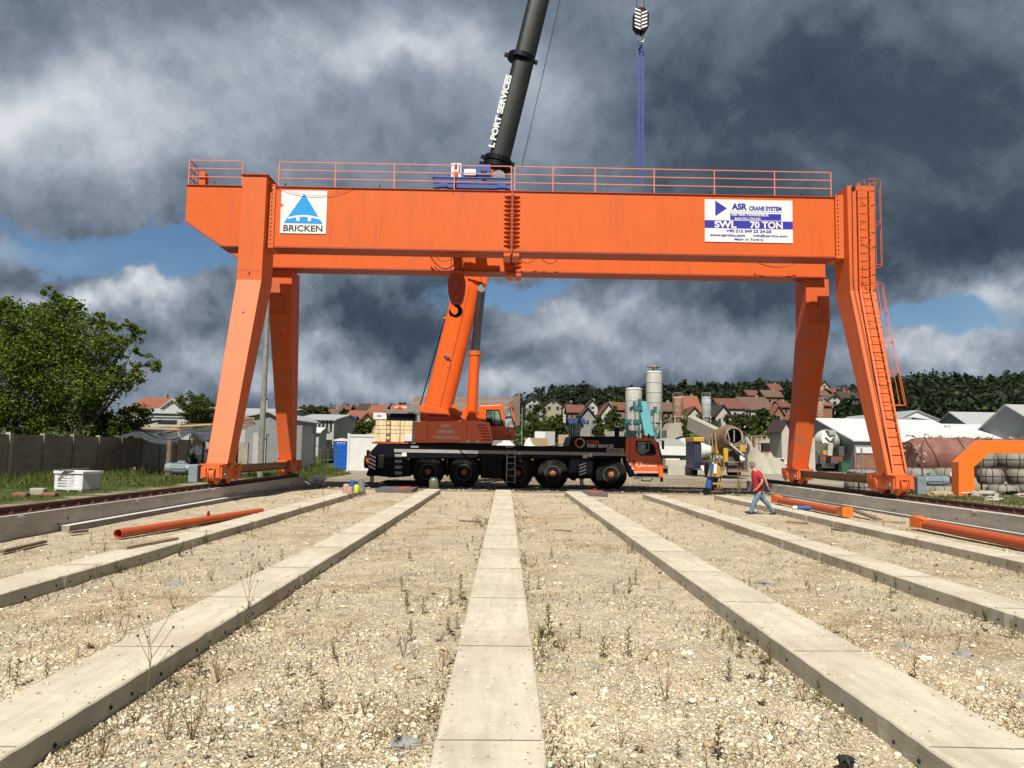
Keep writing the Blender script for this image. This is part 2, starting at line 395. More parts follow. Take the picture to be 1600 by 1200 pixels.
# --- ground material: yard dirt, grass verge
def groundmat():
    mt, t, b = newmat('yard_dirt')
    ob = t.new('ShaderNodeTexCoord').outputs['Object']
    s = t.new('ShaderNodeSeparateXYZ'); t.l.new(ob, s.inputs[0]); X, Y = s.outputs[0], s.outputs[1]
    n = t.noise(ob, .11, 7, .62, .4); n2 = t.noise(ob, 1.3, 6, .65); n3 = t.noise(ob, 14, 5, .65)
    f = t.math('ADD', t.math('MULTIPLY', n.outputs[0], .45), t.math('ADD', t.math('MULTIPLY', n2.outputs[0], .3), t.math('MULTIPLY', n3.outputs[0], .25)))
    dirt = t.ramp(f, [(.36, (.115, .088, .053)), (.5, (.20, .16, .11)), (.62, (.34, .29, .22))])
    # paler hauled gravel further down the yard
    pale = t.mapr(t.math('MULTIPLY_ADD', n.outputs[0], 26, Y), 62, 74, 0, .55, True)
    dirt = t.mix(pale, dirt, (.33, .30, .245))
    gr = t.ramp(t.math('MULTIPLY_ADD', n2.outputs[0], .5, t.math('MULTIPLY', n3.outputs[0], .5)), [(.35, (.026, .042, .011)), (.55, (.065, .088, .023)), (.7, (.15, .14, .055))])
    wob = t.math('MULTIPLY', t.math('SUBTRACT', n2.outputs[0], .5), 5)
    leftg = t.mapr(t.math('ADD', X, wob), -12.8, -13.4, 0, 1)
    nearl = t.math('MULTIPLY', leftg, t.mapr(t.math('ADD', Y, wob), 61, 57, 0, 1))
    farg = t.mapr(t.math('ADD', t.math('ADD', Y, t.math('MULTIPLY', wob, .7)), t.math('MULTIPLY', X, -.12)), 104, 112, 0, 1)
    rg = t.math('MULTIPLY', t.math('MULTIPLY', t.mapr(t.math('ADD', X, wob), 17, 18.5, 0, 1), t.mapr(Y, 36, 32, 0, 1)), t.mapr(n3.outputs[0], .48, .56, 0, .8))
    l2 = t.math('MULTIPLY', t.mapr(t.math('ADD', X, wob), -12, -14, 0, 1), t.mapr(Y, 66, 70, 0, 1))
    m_ = t.math('MAXIMUM', t.math('MAXIMUM', nearl, farg), t.math('MAXIMUM', rg, l2), clamp=True)
    c = t.mix(m_, dirt, gr)
    t.put(b.inputs['Base Color'], c); b.inputs['Roughness'].default_value = .95; b.inputs['Specular IOR Level'].default_value = .2
    bump(t, b, t.math('ADD', n3.outputs[0], n2.outputs[0]), .7, .06)
groundmat()
def gravelmat():
    mt, t, b = newmat('gravel')
    ob = t.new('ShaderNodeTexCoord').outputs['Object']
    wv = t.noise(ob, 5, 3); ov = t.vmath('ADD', ob, t.vmath('SCALE', wv.outputs['Color'], scale=.05))
    def vor(sc_):
        a = t.new('ShaderNodeTexVoronoi'); a.inputs['Scale'].default_value = sc_; t.l.new(ov, a.inputs[0])
        e = t.new('ShaderNodeTexVoronoi', feature='DISTANCE_TO_EDGE'); e.inputs['Scale'].default_value = sc_; t.l.new(ov, e.inputs[0])
        return a, e
    a, e = vor(31); a2, e2 = vor(85)
    n = t.noise(ob, .35, 6, .6, .5); n2 = t.noise(ob, 2.2, 6, .65); n3 = t.noise(ob, 120, 3, .6)
    big = t.math('GREATER_THAN', t.math('MULTIPLY_ADD', n2.outputs[0], .6, t.math('MULTIPLY', t.noise(ob, 12, 4).outputs[0], .4)), .5)
    sx = t.new('ShaderNodeSeparateXYZ'); t.l.new(a.outputs['Color'], sx.inputs[0]); sx2 = t.new('ShaderNodeSeparateXYZ'); t.l.new(a2.outputs['Color'], sx2.inputs[0])
    stone = t.ramp(sx.outputs[0], [(0, (.45, .345, .205)), (.35, (.60, .51, .355)), (.7, (.68, .61, .455)), (1, (.74, .70, .58))])
    fine = t.ramp(sx2.outputs[1], [(0, (.39, .295, .17)), (.4, (.62, .52, .355)), (1, (.75, .68, .52))])
    c = t.mix(big, fine, stone)
    c = t.mix(t.mapr(t.noise(ob, .55, 5, .6, .4).outputs[0], .42, .62, .0, .14, True), c, (.36, .29, .19))
    ochre = t.mapr(n.outputs[0], .48, .64, 0, .75, True)
    c = t.mix(t.math('MULTIPLY', ochre, t.mapr(n2.outputs[0], .35, .6, 0, 1)), c, (.42, .29, .14))
    grey = t.mapr(t.noise(ob, .8, 6, .6, 1).outputs[0], .59, .68, 0, .45, True)
    c = t.mix(grey, c, (.36, .345, .315))
    edge = t.math('MULTIPLY', big, t.mapr(e.outputs[0], 0, .06, .55, 0))  # gaps between stones darkened in the colour, standing for crevice shade
    c = t.mix(edge, c, (.15, .11, .07))
    t.put(b.inputs['Base Color'], c); b.inputs['Roughness'].default_value = .9; b.inputs['Specular IOR Level'].default_value = .25
    hgt = t.math('ADD', t.math('MULTIPLY', t.math('MULTIPLY', t.mapr(e.outputs[0], 0, .25, 0, 1, True), t.math('MULTIPLY_ADD', sx.outputs[1], .8, .4)), big),
                 t.math('ADD', t.math('MULTIPLY', t.mapr(e2.outputs[0], 0, .25, 0, 1), .35), t.math('MULTIPLY', n3.outputs[0], .12)))
    bump(t, b, t.math('ADD', hgt, t.math('MULTIPLY', sx.outputs[2], .55)), .9, .022)
gravelmat()
xs = [-700, -520, -400, -300, -230, -180, -140, -110, -90, -75, -62, -52, -44, -38, -33, -28, -24, -21, -19, -17, -15, -13, -12, -11.4, -11.0, -10.6]+[-10+i for i in range(0, 24)]+[13.8, 14.2, 14.6, 15.5, 17, 19, 22, 25, 29, 34, 40, 47, 55, 65, 77, 90, 106, 125, 150, 180, 215, 260, 320, 400, 520, 700]
ys = [-30, -10]+[i*3 for i in range(0, 16)]+[48, 52, 57, 62, 68, 75, 83, 92, 100, 108, 118, 130, 143, 157, 172, 190, 210, 232, 256, 282, 310, 340, 372, 406, 442, 480, 520, 570, 650, 800, 1100, 1800, 3000]
v, f = grid(sorted(set(xs)), ys, terrain)
g = MB(); g.add(v, f, 'yard_dirt'); gd = g.build('ground', smooth=True, origin=(0, 0, 0)); tag(gd, kind='structure')
# --- crushed stone bed between the rail walls, gently uneven
import mathutils
def bedz(x, y):
    n = mathutils.noise.noise(Vector((x*.55, y*.4, 0)))*.030+mathutils.noise.noise(Vector((x*2.3, y*1.9, 3)))*.018
    e = sstep((36.8-y)/2.2)
    return .012+(.035+n)*e
bx = [-9.97+i*.29 for i in range(0, 81)]; bx[-1] = 13.3
by = [-3+i*.22 for i in range(0, 60)]+[10.2+i*.45 for i in range(0, 60)]
v, f = grid([x for x in bx if x <= 13.3], [y for y in by if y < 36.8]+[36.85], bedz)
g = MB(); g.add(v, f, 'gravel'); gb = g.build('gravel_bed', smooth=True, origin=(0, 0, 0)); tag(gb, kind='structure')
# loose stones on the bed
STR = [(-6.65, -6.0), (-3.53, -2.87), (-.41, .28), (2.68, 3.40), (5.95, 6.58), (9.1, 9.75)]
def stones(name, N, ybounds, size, mats, seed, xr=(-9.9, 13.2), weights=None, near=None):
    r = np.random.default_rng(seed)
    t_ = (1+5**.5)/2
    ico = np.array([(-1, t_, 0), (1, t_, 0), (-1, -t_, 0), (1, -t_, 0), (0, -1, t_), (0, 1, t_), (0, -1, -t_), (0, 1, -t_), (t_, 0, -1), (t_, 0, 1), (-t_, 0, -1), (-t_, 0, 1)])/1.9
    fc = np.array([(0, 11, 5), (0, 5, 1), (0, 1, 7), (0, 7, 10), (0, 10, 11), (1, 5, 9), (5, 11, 4), (11, 10, 2), (10, 7, 6), (7, 1, 8), (3, 9, 4), (3, 4, 2), (3, 2, 6), (3, 6, 8), (3, 8, 9), (4, 9, 5), (2, 4, 11), (6, 2, 10), (8, 6, 7), (9, 8, 1)])
    u = r.random(N*3); a, b = ybounds
    Y = 1/(1/a+(1/b-1/a)*u); half = Y*.70+1
    X = r.uniform(-1, 1, N*3)*half
    if near: X = near[0]+r.normal(0, near[2], N*3); Y = near[1]+r.normal(0, near[3], N*3)
    ok = (X > xr[0]) & (X < xr[1])
    for s0, s1 in STR: ok &= ~((X > s0-.01) & (X < s1+.01))
    nz = np.array([mathutils.noise.noise(Vector((x*.9, y*.7, 7)))+.7*mathutils.noise.noise(Vector((x*3, y*2.5, 5))) for x, y in zip(X, Y)])
    if not near: ok &= r.random(N*3) < np.clip(.6+nz*1.0, .22, 1)
    X, Y = X[ok][:N], Y[ok][:N]; n = len(X)
    S = size[0]*(size[1]/size[0])**(r.random(n)**2.2)
    Z = np.array([bedz(x, y) for x, y in zip(X, Y)])
    sc3 = S[:, None, None]*r.uniform(.6, 1.25, (n, 1, 3))*np.array([1.1, 1.1, .62])
    vs = ico[None]*(1+r.uniform(-.42, .36, (n, 12, 1)))*sc3
    th = r.random(n)*6.28; c, s_ = np.cos(th), np.sin(th)
    x = vs[..., 0]*c[:, None]-vs[..., 1]*s_[:, None]; y = vs[..., 0]*s_[:, None]+vs[..., 1]*c[:, None]
    vs = np.stack([x+X[:, None], y+Y[:, None], vs[..., 2]+(Z+S*.22)[:, None]], -1).reshape(-1, 3)
    fs = (fc[None]+12*np.arange(n)[:, None, None]).reshape(-1, 3)
    me = bpy.data.meshes.new(name); me.vertices.add(len(vs)); me.vertices.foreach_set('co', vs.ravel())
    me.loops.add(len(fs)*3); me.loops.foreach_set('vertex_index', fs.ravel().astype(np.int32))
    me.polygons.add(len(fs)); me.polygons.foreach_set('loop_start', np.arange(0, len(fs)*3, 3, dtype=np.int32))
    for mm in mats: me.materials.append(MATS[mm])
    mi = np.repeat(r.choice(len(mats), n, p=weights), 20).astype(np.int32); me.polygons.foreach_set('material_index', mi)
    me.update(calc_edges=True); me.validate()
    o = bpy.data.objects.new(name, me); col.objects.link(o); return o
paint('stone_a', (.72, .62, .44), .9, var=.15, scale=4); paint('stone_b', (.84, .77, .61), .9, var=.12, scale=4); paint('stone_c', (.50, .37, .20), .9, var=.2, scale=4)
paint('stone_d', (.33, .32, .30), .9, var=.25, scale=6, bumpy=.5); paint('stone_e', (.50, .40, .25), .9, var=.15, scale=4)
o = stones('gravel_stones', 120000, (3.6, 34), (.005, .017), ['stone_a', 'stone_b', 'stone_c', 'stone_d', 'stone_e'], 3, weights=[.44, .26, .10, .02, .18]); tag(o, kind='stuff', label='loose crushed limestone lying over the bed between the concrete strips')
paint('rubble_stone', (.42, .37, .29), .9, var=.25, scale=4)
o = stones('rubble_scatter', 9000, (36.9, 66), (.02, .08), ['rubble_stone', 'stone_e', 'stone_d'], 12, xr=(-9.4, 13), weights=[.5, .35, .15]); tag(o, kind='stuff', label='loose rubble scattered over the dirt yard around the crane truck')
o = stones('gravel_stones', 1500, (3.6, 32), (.02, .042), ['stone_a', 'stone_b', 'stone_c', 'stone_d'], 9, weights=[.45, .35, .12, .08]); tag(o, kind='stuff', label='coarser pale stones among the fine gravel')
# ================================================================== CONCRETE STRIPS
snames = ['second concrete strip left of centre, timber plank lying on it, weeds along its side', 'first concrete strip left of the central one, running to the bottom left corner',
          'central concrete strip running straight away from the camera to the crane truck', 'first concrete strip right of the central one, chipped along its near edge',
          'second concrete strip right of centre, passing in front of the walking man', 'narrow concrete strip right of the walking man, beside the orange pipes']
ends = [33.4, 34.6, 34.9, 34.4, 33.4, 33.6]
for k, ((x0, x1), lab, ye) in enumerate(zip(STR, snames, ends)):
    b = MB(); r = random.Random(k)
    h = .23
    # long beam with slightly uneven arrises and tie holes along both sides
    y = -4.0; seg = 2.6; first = True; L0 = 4.72+[.0, .05, .25, .25, .1, .3][k]
    ysj = []
    yy = L0
    while yy > -4: yy -= 2.32
    while yy < ye: ysj.append(yy); yy += 2.32
    pts = [-4]; step = .13
    while pts[-1]+step < ye: pts.append(pts[-1]+step)
    pts.append(ye)
    vv = []
    for yv in pts:
        dj = min([abs(yv-j) for j in ysj]+[9]); w0 = r.uniform(-.005, .005)+(.03*r.random() if r.random() < .05 else 0); w1 = r.uniform(-.005, .005)-(.03*r.random() if r.random() < .05 else 0); dz = r.uniform(-.002, .002)
        vv += [(x0, yv, -.05), (x1, yv, -.05), (x1+w1, yv, h-.012+dz), (x1-.012+w1, yv, h+dz), (x0+.012+w0, yv, h+dz), (x0+w0, yv, h-.012+dz)]
    ff = []
    for j in range(len(pts)-1):
        for i in (1, 2, 3, 4, 5): ff.append((6*j+i, 6*j+(i+1) % 6, 6*j+6+(i+1) % 6, 6*j+6+i))
    ff += [(0, 5, 4, 3, 2, 1), tuple(6*(len(pts)-1)+i for i in range(6))]
    side = [fi for fi in range(len(ff))]
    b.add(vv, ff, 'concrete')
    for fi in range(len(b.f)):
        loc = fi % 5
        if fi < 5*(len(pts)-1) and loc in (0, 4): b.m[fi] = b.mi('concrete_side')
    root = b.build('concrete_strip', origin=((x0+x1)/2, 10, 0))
    tag(root, lab, 'concrete strip')
    jb = MB()
    for j in ysj:   # sawn joints across the top
        jb.box(x0+.012, x1-.012, j-.007, j+.007, h-.02, h+.0075, 'joint')if False else jb.bar((x0+.02, j+r.uniform(-.01, .01), h+.0045), (x1-.02, j+r.uniform(-.02, .02), h+.0045), .006, .004, 'joint')
    if 'joint' not in MATS: paint('joint', (.27, .235, .19), .95, var=.3); paint('hole', (.02, .018, .015), .9)
    jb.build('joint_lines', root, label=None)
    hb = MB(); yy = 2.0
    while yy < ye-1:
        q = r.uniform(-.1, .1)
        for xx, sg in ((x0, -1), (x1, 1)):
            if r.random() < .85:
                c = Vector((xx+sg*.006, yy+q, .10+r.uniform(-.02, .03))); hb.cyl(c, c+Vector((sg*.004, 0, 0)), .017, .017, 8, 'hole')
                if r.random() < .4: c = c+Vector((0, .32, 0)); hb.cyl(c, c+Vector((sg*.004, 0, 0)), .015, .015, 8, 'hole')
        yy += .78
    hb.build('tie_holes', root)
    lb = MB(); yy = 1.0     # lime wash strip / mortar spill at the foot
    while yy < ye-2:
        ln = r.uniform(1.5, 4)
        if r.random() < 0:
            sg = 1 if k in (0, 1) else -1
            xx = x1 if sg > 0 else x0
            N = 10; up = [(xx+sg*r.uniform(.008, .03), yy+ln*i/N, bedz(xx, yy)+.034) for i in range(N+1)]
            dn = [(xx-sg*.01, yy+ln*i/N, bedz(xx, yy)+.05) for i in range(N+1)]
            fs = [(i, i+1, N+2+i, N+1+i) for i in range(N)]
            lb.add(up+dn, fs, 'lime')
        yy += ln
    if lb.f: lb.build('mortar_spill', root)
# grit kicked up onto the strips
r_ = random.Random(31); gb_ = MB()
for _ in range(1500):
    k = r_.randrange(6); y = 1/(1/4.2+(1/30.-1/4.2)*r_.random()); a_, c_ = STR[k]
    x = r_.choice([a_+r_.expovariate(14)+.015, c_-r_.expovariate(14)-.015]) if r_.random() < .75 else r_.uniform(a_+.02, c_-.02)
    if not a_+.01 < x < c_-.01: continue
    s_ = r_.uniform(.003, .009)*(1+.03*y); gb_.blob((x, y, .232+s_*.5), (s_*1.3, s_, s_*.8), r_.choice(['stone_a', 'stone_b', 'stone_e']), _, .35, 5, 3)
tag(gb_.build('strip_grit', origin=(0, 10, .23)), 'fine grit scattered along the tops of the concrete strips', kind='stuff')
# ================================================================== RAIL WALLS AND RAILS
def railwall(name, x0, x1, ye, xr, lab, facing):
    b = MB(); b.box(x0, x1, -6, ye, -.05, .53, 'concrete_wall')
    w = b.build('retaining_wall', origin=((x0+x1)/2, 16, 0)); tag(w, lab, 'wall')
    r = random.Random(5); j = MB(); y = 1.0
    xf = x1 if facing > 0 else x0
    while y < ye-1:
        j.box(min(xf, xf+facing*.003), max(xf, xf+facing*.003), y-.006, y+.006, .02, .52, 'joint'); y += 4.6
        for q in (0, .55):
            if r.random() < .75:
                c = Vector((xf, y-2+q+r.uniform(-.3, .3), r.uniform(.22, .32))); j.cyl(c, c+Vector((facing*.004, 0, 0)), .03, .03, 10, 'hole')
    j.build('form_joints', w)
    l = MB(); xe = x1-.10 if facing > 0 else x0+.10; y = -4
    l.box(min(xf, xe), max(xf, xe), -5.5, ye-.02, .5345, .545, 'lime')
    y = 3
    while y < ye-2:
        c = (xf+facing*.006, y, .50); l.blob(c, (.012, r.uniform(.05, .22), r.uniform(.03, .07)), 'lime', int(y*10), .4); y += r.uniform(3, 6)
    l.build('mortar_lip', w)
    rb = MB()   # crane rail: flat base, web, head
    rb.box(xr-.085, xr+.085, -5.9, ye-.3, .555, .575, 'rail_rust'); rb.box(xr-.02, xr+.02, -5.9, ye-.3, .575, .66, 'rail_rust'); rb.box(xr-.045, xr+.045, -5.9, ye-.3, .66, .70, 'rail_rust')
    rb.box(xr-.17, xr+.17, -5.9, ye-.25, .531, .555, 'rail_rust')
    rl = rb.build('crane_rail', origin=(xr, 16, .53)); tag(rl, 'rusty brown crane rail along the top of the '+('left' if facing > 0 else 'right')+' concrete wall', 'rail')
    cb = MB(); y = 0.5
    while y < ye-1:
        for sg in (-1, 1):
            cb.box(xr+sg*.12-.04, xr+sg*.12+.04, y-.04, y+.04, .556, .592, 'rail_rust'); cb.cyl((xr+sg*.13, y, .592), (xr+sg*.13, y, .63), .016, .016, 6, 'rail_rust')
        y += .62
    cp = cb.build('rail_clips', rl); tag(cp, kind='stuff')
    return w
railwall('l', -10.75, -9.97, 38.6, -10.22, 'long low concrete wall under the left crane rail', 1)
railwall('r', 13.30, 14.35, 42.5, 13.95, 'long low concrete wall under the right crane rail, beside the orange pipes', -1)
# low footings beside the walls
b = MB(); b.box(-9.968, -9.74, 17.5, 37.5, -.05, .17, 'concrete_old'); b.box(-9.96, -9.738, 17.5, 29, .174, .184, 'lime'); tag(b.build('wall_footing', origin=(-9.6, 24, 0)), 'low concrete footing at the foot of the left rail wall', 'footing')  # sunlit top strip coloured pale, shaded side coloured dark
b = MB(); b.box(13.06, 13.298, 9, 40, -.05, .12, 'concrete_old'); b.box(13.058, 13.2, 9, 30, .124, .134, 'lime'); tag(b.build('wall_footing', origin=(13, 24, 0)), 'low concrete footing at the foot of the right rail wall', 'footing')

# ================================================================== GANTRY CRANE
gan = thing('gantry_crane', (1.9, 32.8, .7), 'huge orange double girder gantry crane straddling the yard on four legs', 'gantry crane')
ZB, ZT = 10.13, 12.68
def girder(y0, y1, near):
    b = MB(); xe = 13.45 if near else 14.55; xl = -13.33
    xl2 = xl if near else -13.25
    b.xz([(xl2, ZT), (xl2, 11.19), (-11.83, ZB+.06), (xe, ZB+.06), (xe, ZT)], y0, y1, 'orange')
    g_ = b.build('main_girder', gan, bevel=.01)
    c = MB()   # flanges, standing proud of the webs
    c.box(xl2-.03, xe+.02, y0-.05, y1+.05, ZT+.002, ZT+.034, 'dark_orange')
    c.box(-11.80, xe+.02, y0-.045, y1+.045, ZB, ZB+.058, 'dark_orange')
    c.prism([(xl2-.02, y0-.03, 11.17), (-11.83, y0-.03, ZB+.03), (-11.83, y0-.03, ZB-.01), (xl2-.02, y0-.03, 11.13)], (0, y1-y0+.06, 0), 'dark_orange')
    c.build('flange_plate', g_)
    s = MB(); xs_ = .10 if near else .25       # bolted splice with rows of gussets
    s.box(xs_-.035, xs_+.035, y0-.16, y0-.003, ZB-.1, ZT-.03, 'dark_orange')
    k = 12
    for i in range(k):
        z = ZB+.28+i*(ZT-ZB-.5)/(k-1)
        for sg in (-1, 1):
            s.prism([(xs_+sg*.036, y0-.004, z), (xs_+sg*.036, y0-.15, z), (xs_+sg*.33, y0-.05, z), (xs_+sg*.33, y0-.004, z)], (0, 0, .022), 'orange')
    for sg in (-1, 1):
        s.box(min(xs_+sg*.04, xs_+sg*.32), max(xs_+sg*.04, xs_+sg*.32), y0-.02, y1+.02, ZB-.17, ZB-.012, 'orange')
        s.box(xs_+sg*.17-.15, xs_+sg*.17+.15, y0-.06, y0-.052, ZB-.1, ZB+.1, 'orange') if False else None
    for i in range(16): s.cyl((xs_+.06, y0-.10, ZB+.1+i*.155), (xs_-.06, y0-.10, ZB+.1+i*.155), .018, .018, 6, 'steel')
    for i in range(4): s.cyl((xs_+.2, y0-.03, ZB-.15+i*.04), (xs_+.2, y0-.021, ZB-.15+i*.04), .012, .012, 6, 'steel')
    s.build('splice_plate', g_)
    sm = MB()
    for xx in (-10.6, -7.4, -4.2, -1.0, 3.4, 6.7, 10.1):
        sm.box(xx-.006, xx+.006, y0-.004, y0-.001, ZB+.07, ZT-.01, 'orange_worn')
    sm.build('weld_seams', g_)
    st = MB(); r = random.Random(3)
    for xx in ([-9.3, -5.4, -2.6, 5.9, 8.3, 12.1] if near else [-8, -1, 7]):
        st.bar((xx, y0+.03, ZT+.03), (xx, y0+.03, ZT+.16+r.uniform(0, .05)), .035, .035, 'black')
    for xx in (-2.35, -7.15, 6.9): st.bar((xx, y0-.004, ZT-.2), (xx+.02, y0-.004, ZT-.03), .02, .012, 'rail_rust')
    st.box(xl2+.3, xe-.3, y0+.4, y0+.48, ZT+.036, ZT+.09, 'rail_rust')
    st.build('trolley_rail', g_)
    return g_
gn = girder(31.0, 32.0, True); gf = girder(34.6, 35.6, False)
def leg(secs, bend_seam=True, cap=False, hatch=None, m='orange_leg'):
    b = MB(); b.loft(secs, m); l = b.build('leg', gan, bevel=.012)
    d = MB()
    z, x0, x1, y0, y1 = secs[0]
    if cap: d.box(x0-.06, x1+.06, y0-.06, y1+.08, z+.002, z+.05, 'dark_orange')
    # weld seams and lifting holes on the front face
    def at(zz):
        for a, c in zip(secs, secs[1:]):
            if c[0] <= zz <= a[0]:
                t = (a[0]-zz)/(a[0]-c[0]); return [a[i]+(c[i]-a[i])*t for i in range(1, 5)]
        return secs[-1][1:]
    for zz in ([9.1, 7.9, 5.0, 3.1] if bend_seam else []):
        q = at(zz); d.bar((q[0]+.08, q[2]-.001, zz), (q[0]+.45*(q[1]-q[0]), q[2]-.001, zz-.03), .006, .01, 'rail_rust'); d.bar((q[0]+.6*(q[1]-q[0]), q[2]-.001, zz-.04), (q[1]-.06, q[2]-.001, zz-.06), .006, .01, 'rail_rust')
    for zz in (8.95, 7.2):
        q = at(zz); xm = (q[0]+q[1])/2; d.box(xm-.025, xm+.025, q[2]-.005, q[2]+.02, zz-.07, zz+.07, 'hole')
    if hatch:
        q = at(hatch); x0, x1 = q[0]+.12, q[1]-.3; y = q[2]-.012
        d.bar((x0, y, hatch), (x1, y, hatch), .02, .03, m); d.bar((x1, y, hatch), (x1, y, hatch-.75), .03, .02, m); d.bar((x0, y, hatch-.75), (x1, y, hatch-.75), .02, .03, m)
    d.build('weld_seams', l)
    return l
leg([(13.0, -10.9, -9.92, 30.55, 32.02), (8.68, -10.95, -9.95, 30.55, 31.9), (1.37, -10.58, -9.83, 27.4, 28.15)], cap=True)
legR = leg([(13.05, 13.80, 14.92, 30.55, 32.02), (8.68, 13.84, 14.88, 30.55, 31.9), (1.37, 13.62, 14.30, 27.4, 28.15)])
leg([(ZB-.002, -11.0, -9.98, 34.85, 36.2), (8.0, -10.95, -9.92, 34.9, 36.2), (1.37, -10.72, -10.08, 36.6, 37.3)], hatch=8.9, bend_seam=False, m='orange_worn')
leg([(ZB-.002, 13.75, 14.8, 34.85, 36.2), (8.0, 13.75, 14.85, 34.9, 36.2), (1.37, 13.62, 14.40, 36.6, 37.3)], hatch=8.9, bend_seam=False, m='orange_worn')
# end plates joining the near girder to its legs
for x0, x1, bx_ in ((-9.92, -9.66, -9.79), (13.47, 13.80, 13.56)):
    b = MB(); b.box(x0, x1, 30.93, 32.03, ZB-.02, 12.78, 'orange_leg')
    j = b.build('joint_plate', gan); c = MB()
    for i in range(15): c.cyl((bx_, 30.93, ZB+.15+i*.175), (bx_, 30.915, ZB+.15+i*.175), .028, .028, 8, 'hole')
    c.build('bolt_row', j)
# bogies
def bogie(x, y, motor=0, near=True):
    b = MB(); w = .34
    for sx_ in (-1, 1): b.xz([(0, 0)]*0 or [(x+sx_*w-.03, .86), (x+sx_*w+.03, .86), (x+sx_*w+.03, 1.33), (x+sx_*w-.03, 1.33)], y-.95, y+.95, 'orange_leg')
    b.box(x-w-.05, x+w+.05, y-1.0, y+1.0, 1.331, 1.368, 'orange_leg')
    # front cover with arched mouth for the wheel
    for yy in (y-1.0, y+.96):
        b.box(x-w+.031, x-.17, yy, yy+.04, .90, 1.329, 'orange_leg'); b.box(x+.17, x+w-.031, yy, yy+.04, .90, 1.329, 'orange_leg'); b.box(x-.169, x+.169, yy, yy+.04, 1.20, 1.329, 'orange_leg')
    for sx_ in (-1, 1):   # hanging side guards
        b.cyl((x+sx_*(w+.03), y-.35, 1.33), (x+sx_*(w+.05), y-.35, 1.33), .16, .16, 14, 'dark_orange'); b.box(x+sx_*(w+.055)-.02, x+sx_*(w+.055)+.02, y+.62, y+.95, 1.08, 1.33, 'orange_leg')
    g_ = b.build('bogie', gan, bevel=.006)
    for yy in (y-.70, y+.45):
        wv = MB(); wv.lathe((x, yy, 1.0), [(.24, -.13), (.355, -.12), (.355, -.085), (.298, -.08), (.298, .08), (.355, .085), (.355, .12), (.24, .13)], 28, 'orange_leg', 'x')
        wv.cyl((x-.42, yy, 1.0), (x+.42, yy, 1.0), .085, .085, 12, 'steel'); wv.build('wheel', g_, smooth=True)
    for sx_ in (-1, 1):
        c = MB(); c.cyl((x+sx_*(w+.031), y+.45, 1.0), (x+sx_*(w+.075), y+.45, 1.0), .25, .25, 24, 'orange_leg'); c.cyl((x+sx_*(w+.076), y+.45, 1.0), (x+sx_*(w+.10), y+.45, 1.0), .11, .11, 16, 'dark_orange'); c.build('axle_cover', g_, smooth=True)
    if motor:
        s = motor; c = MB()
        c.box(min(x+s*.46, x+s*.78), max(x+s*.46, x+s*.78), y-1.0, y-.5, .72, 1.34, 'grey_motor')
        gb_ = c.build('gearbox', g_, bevel=.03); c = MB()
        z = 1.20; yy = y-.72
        c.cyl((x+s*.782, yy, z), (x+s*.92, yy, z), .13, .15, 18, 'grey_motor'); c.cyl((x+s*.921, yy, z), (x+s*1.42, yy, z), .165, .165, 20, 'grey_motor'); c.cyl((x+s*1.421, yy, z), (x+s*1.66, yy, z), .19, .17, 20, 'grey_motor')
        for i in range(12):
            t = 2*math.pi*i/12; c.box(min(x+s*.94, x+s*1.4), max(x+s*.94, x+s*1.4), yy+.175*math.cos(t)-.006, yy+.175*math.cos(t)+.006, z+.175*math.sin(t)-.012, z+.175*math.sin(t)+.012, 'grey_motor')
        c.box(min(x+s*1.0, x+s*1.25), max(x+s*1.0, x+s*1.25), yy-.07, yy+.1, z+.17, z+.26, 'grey_motor'); c.build('motor', g_, smooth=True)
bogie(-10.22, 27.9, -1); bogie(13.95, 27.9, 1); bogie(-10.34, 36.9); bogie(13.99, 36.9)
for x, xb in ((-10.12, -10.25), (13.85, 13.9)):
    b = MB(); b.box(x-.02, x+.02, 28.86, 35.93, 1.0, 1.28, 'brown_steel'); b.box(x-.11, x+.11, 28.86, 35.93, 1.281, 1.30, 'brown_steel'); b.box(x-.11, x+.11, 28.86, 35.93, .98, .999, 'brown_steel')
    b.build('tie_beam', gan)
# railings
def railing(xs_, y, z, m, ret=None, group=None, hs=(.36, .71, 1.05)):
    x0, x1 = xs_[0], xs_[-1]; b = MB()
    for h in hs: b.bar((x0, y, z+h), (x1, y, z+h), .034, .034, m)
    if ret:
        for h in hs: b.bar((x0, y, z+h), (x0, ret, z+h), .034, .034, m)
    rr = b.build('railing', gan)
    for x in xs_:
        p = MB(); p.bar((x, y+.001, z), (x, y+.001, z+hs[-1]-.02), .042, .042, m); p.box(x-.06, x+.06, y-.05, y+.06, z-.001, z+.012, m); p.build('post', rr)
    if ret:
        for yy in (ret-.1, (y+ret)/2):
            p = MB(); p.bar((x0+.001, yy, z), (x0+.001, yy, z+hs[-1]-.02), .042, .042, m); p.build('post', rr)
def XP(px, y, py=280): return P(px, py, y)[0]
railing([XP(p, 31.04) for p in (295, 337, 379)], 31.04, ZT+.036, 'rail_pink', ret=31.95) if 'rail_pink' in MATS else None
paint('rail_pink', (.78, .24, .14), .5, dirt=(.35, .1, .05), damt=.25)
railing([XP(p, 31.04) for p in (295, 379)], 31.04, ZT+.036, 'rail_pink', ret=31.95)
railing([XP(p, 31.04) for p in (436, 524, 616, 710, 799)], 31.04, ZT+.036, 'rail_pink')
railing([XP(p, 31.04) for p in (804, 864, 930, 1022, 1116, 1210, 1298)], 31.04, ZT+.036, 'rail_pink')
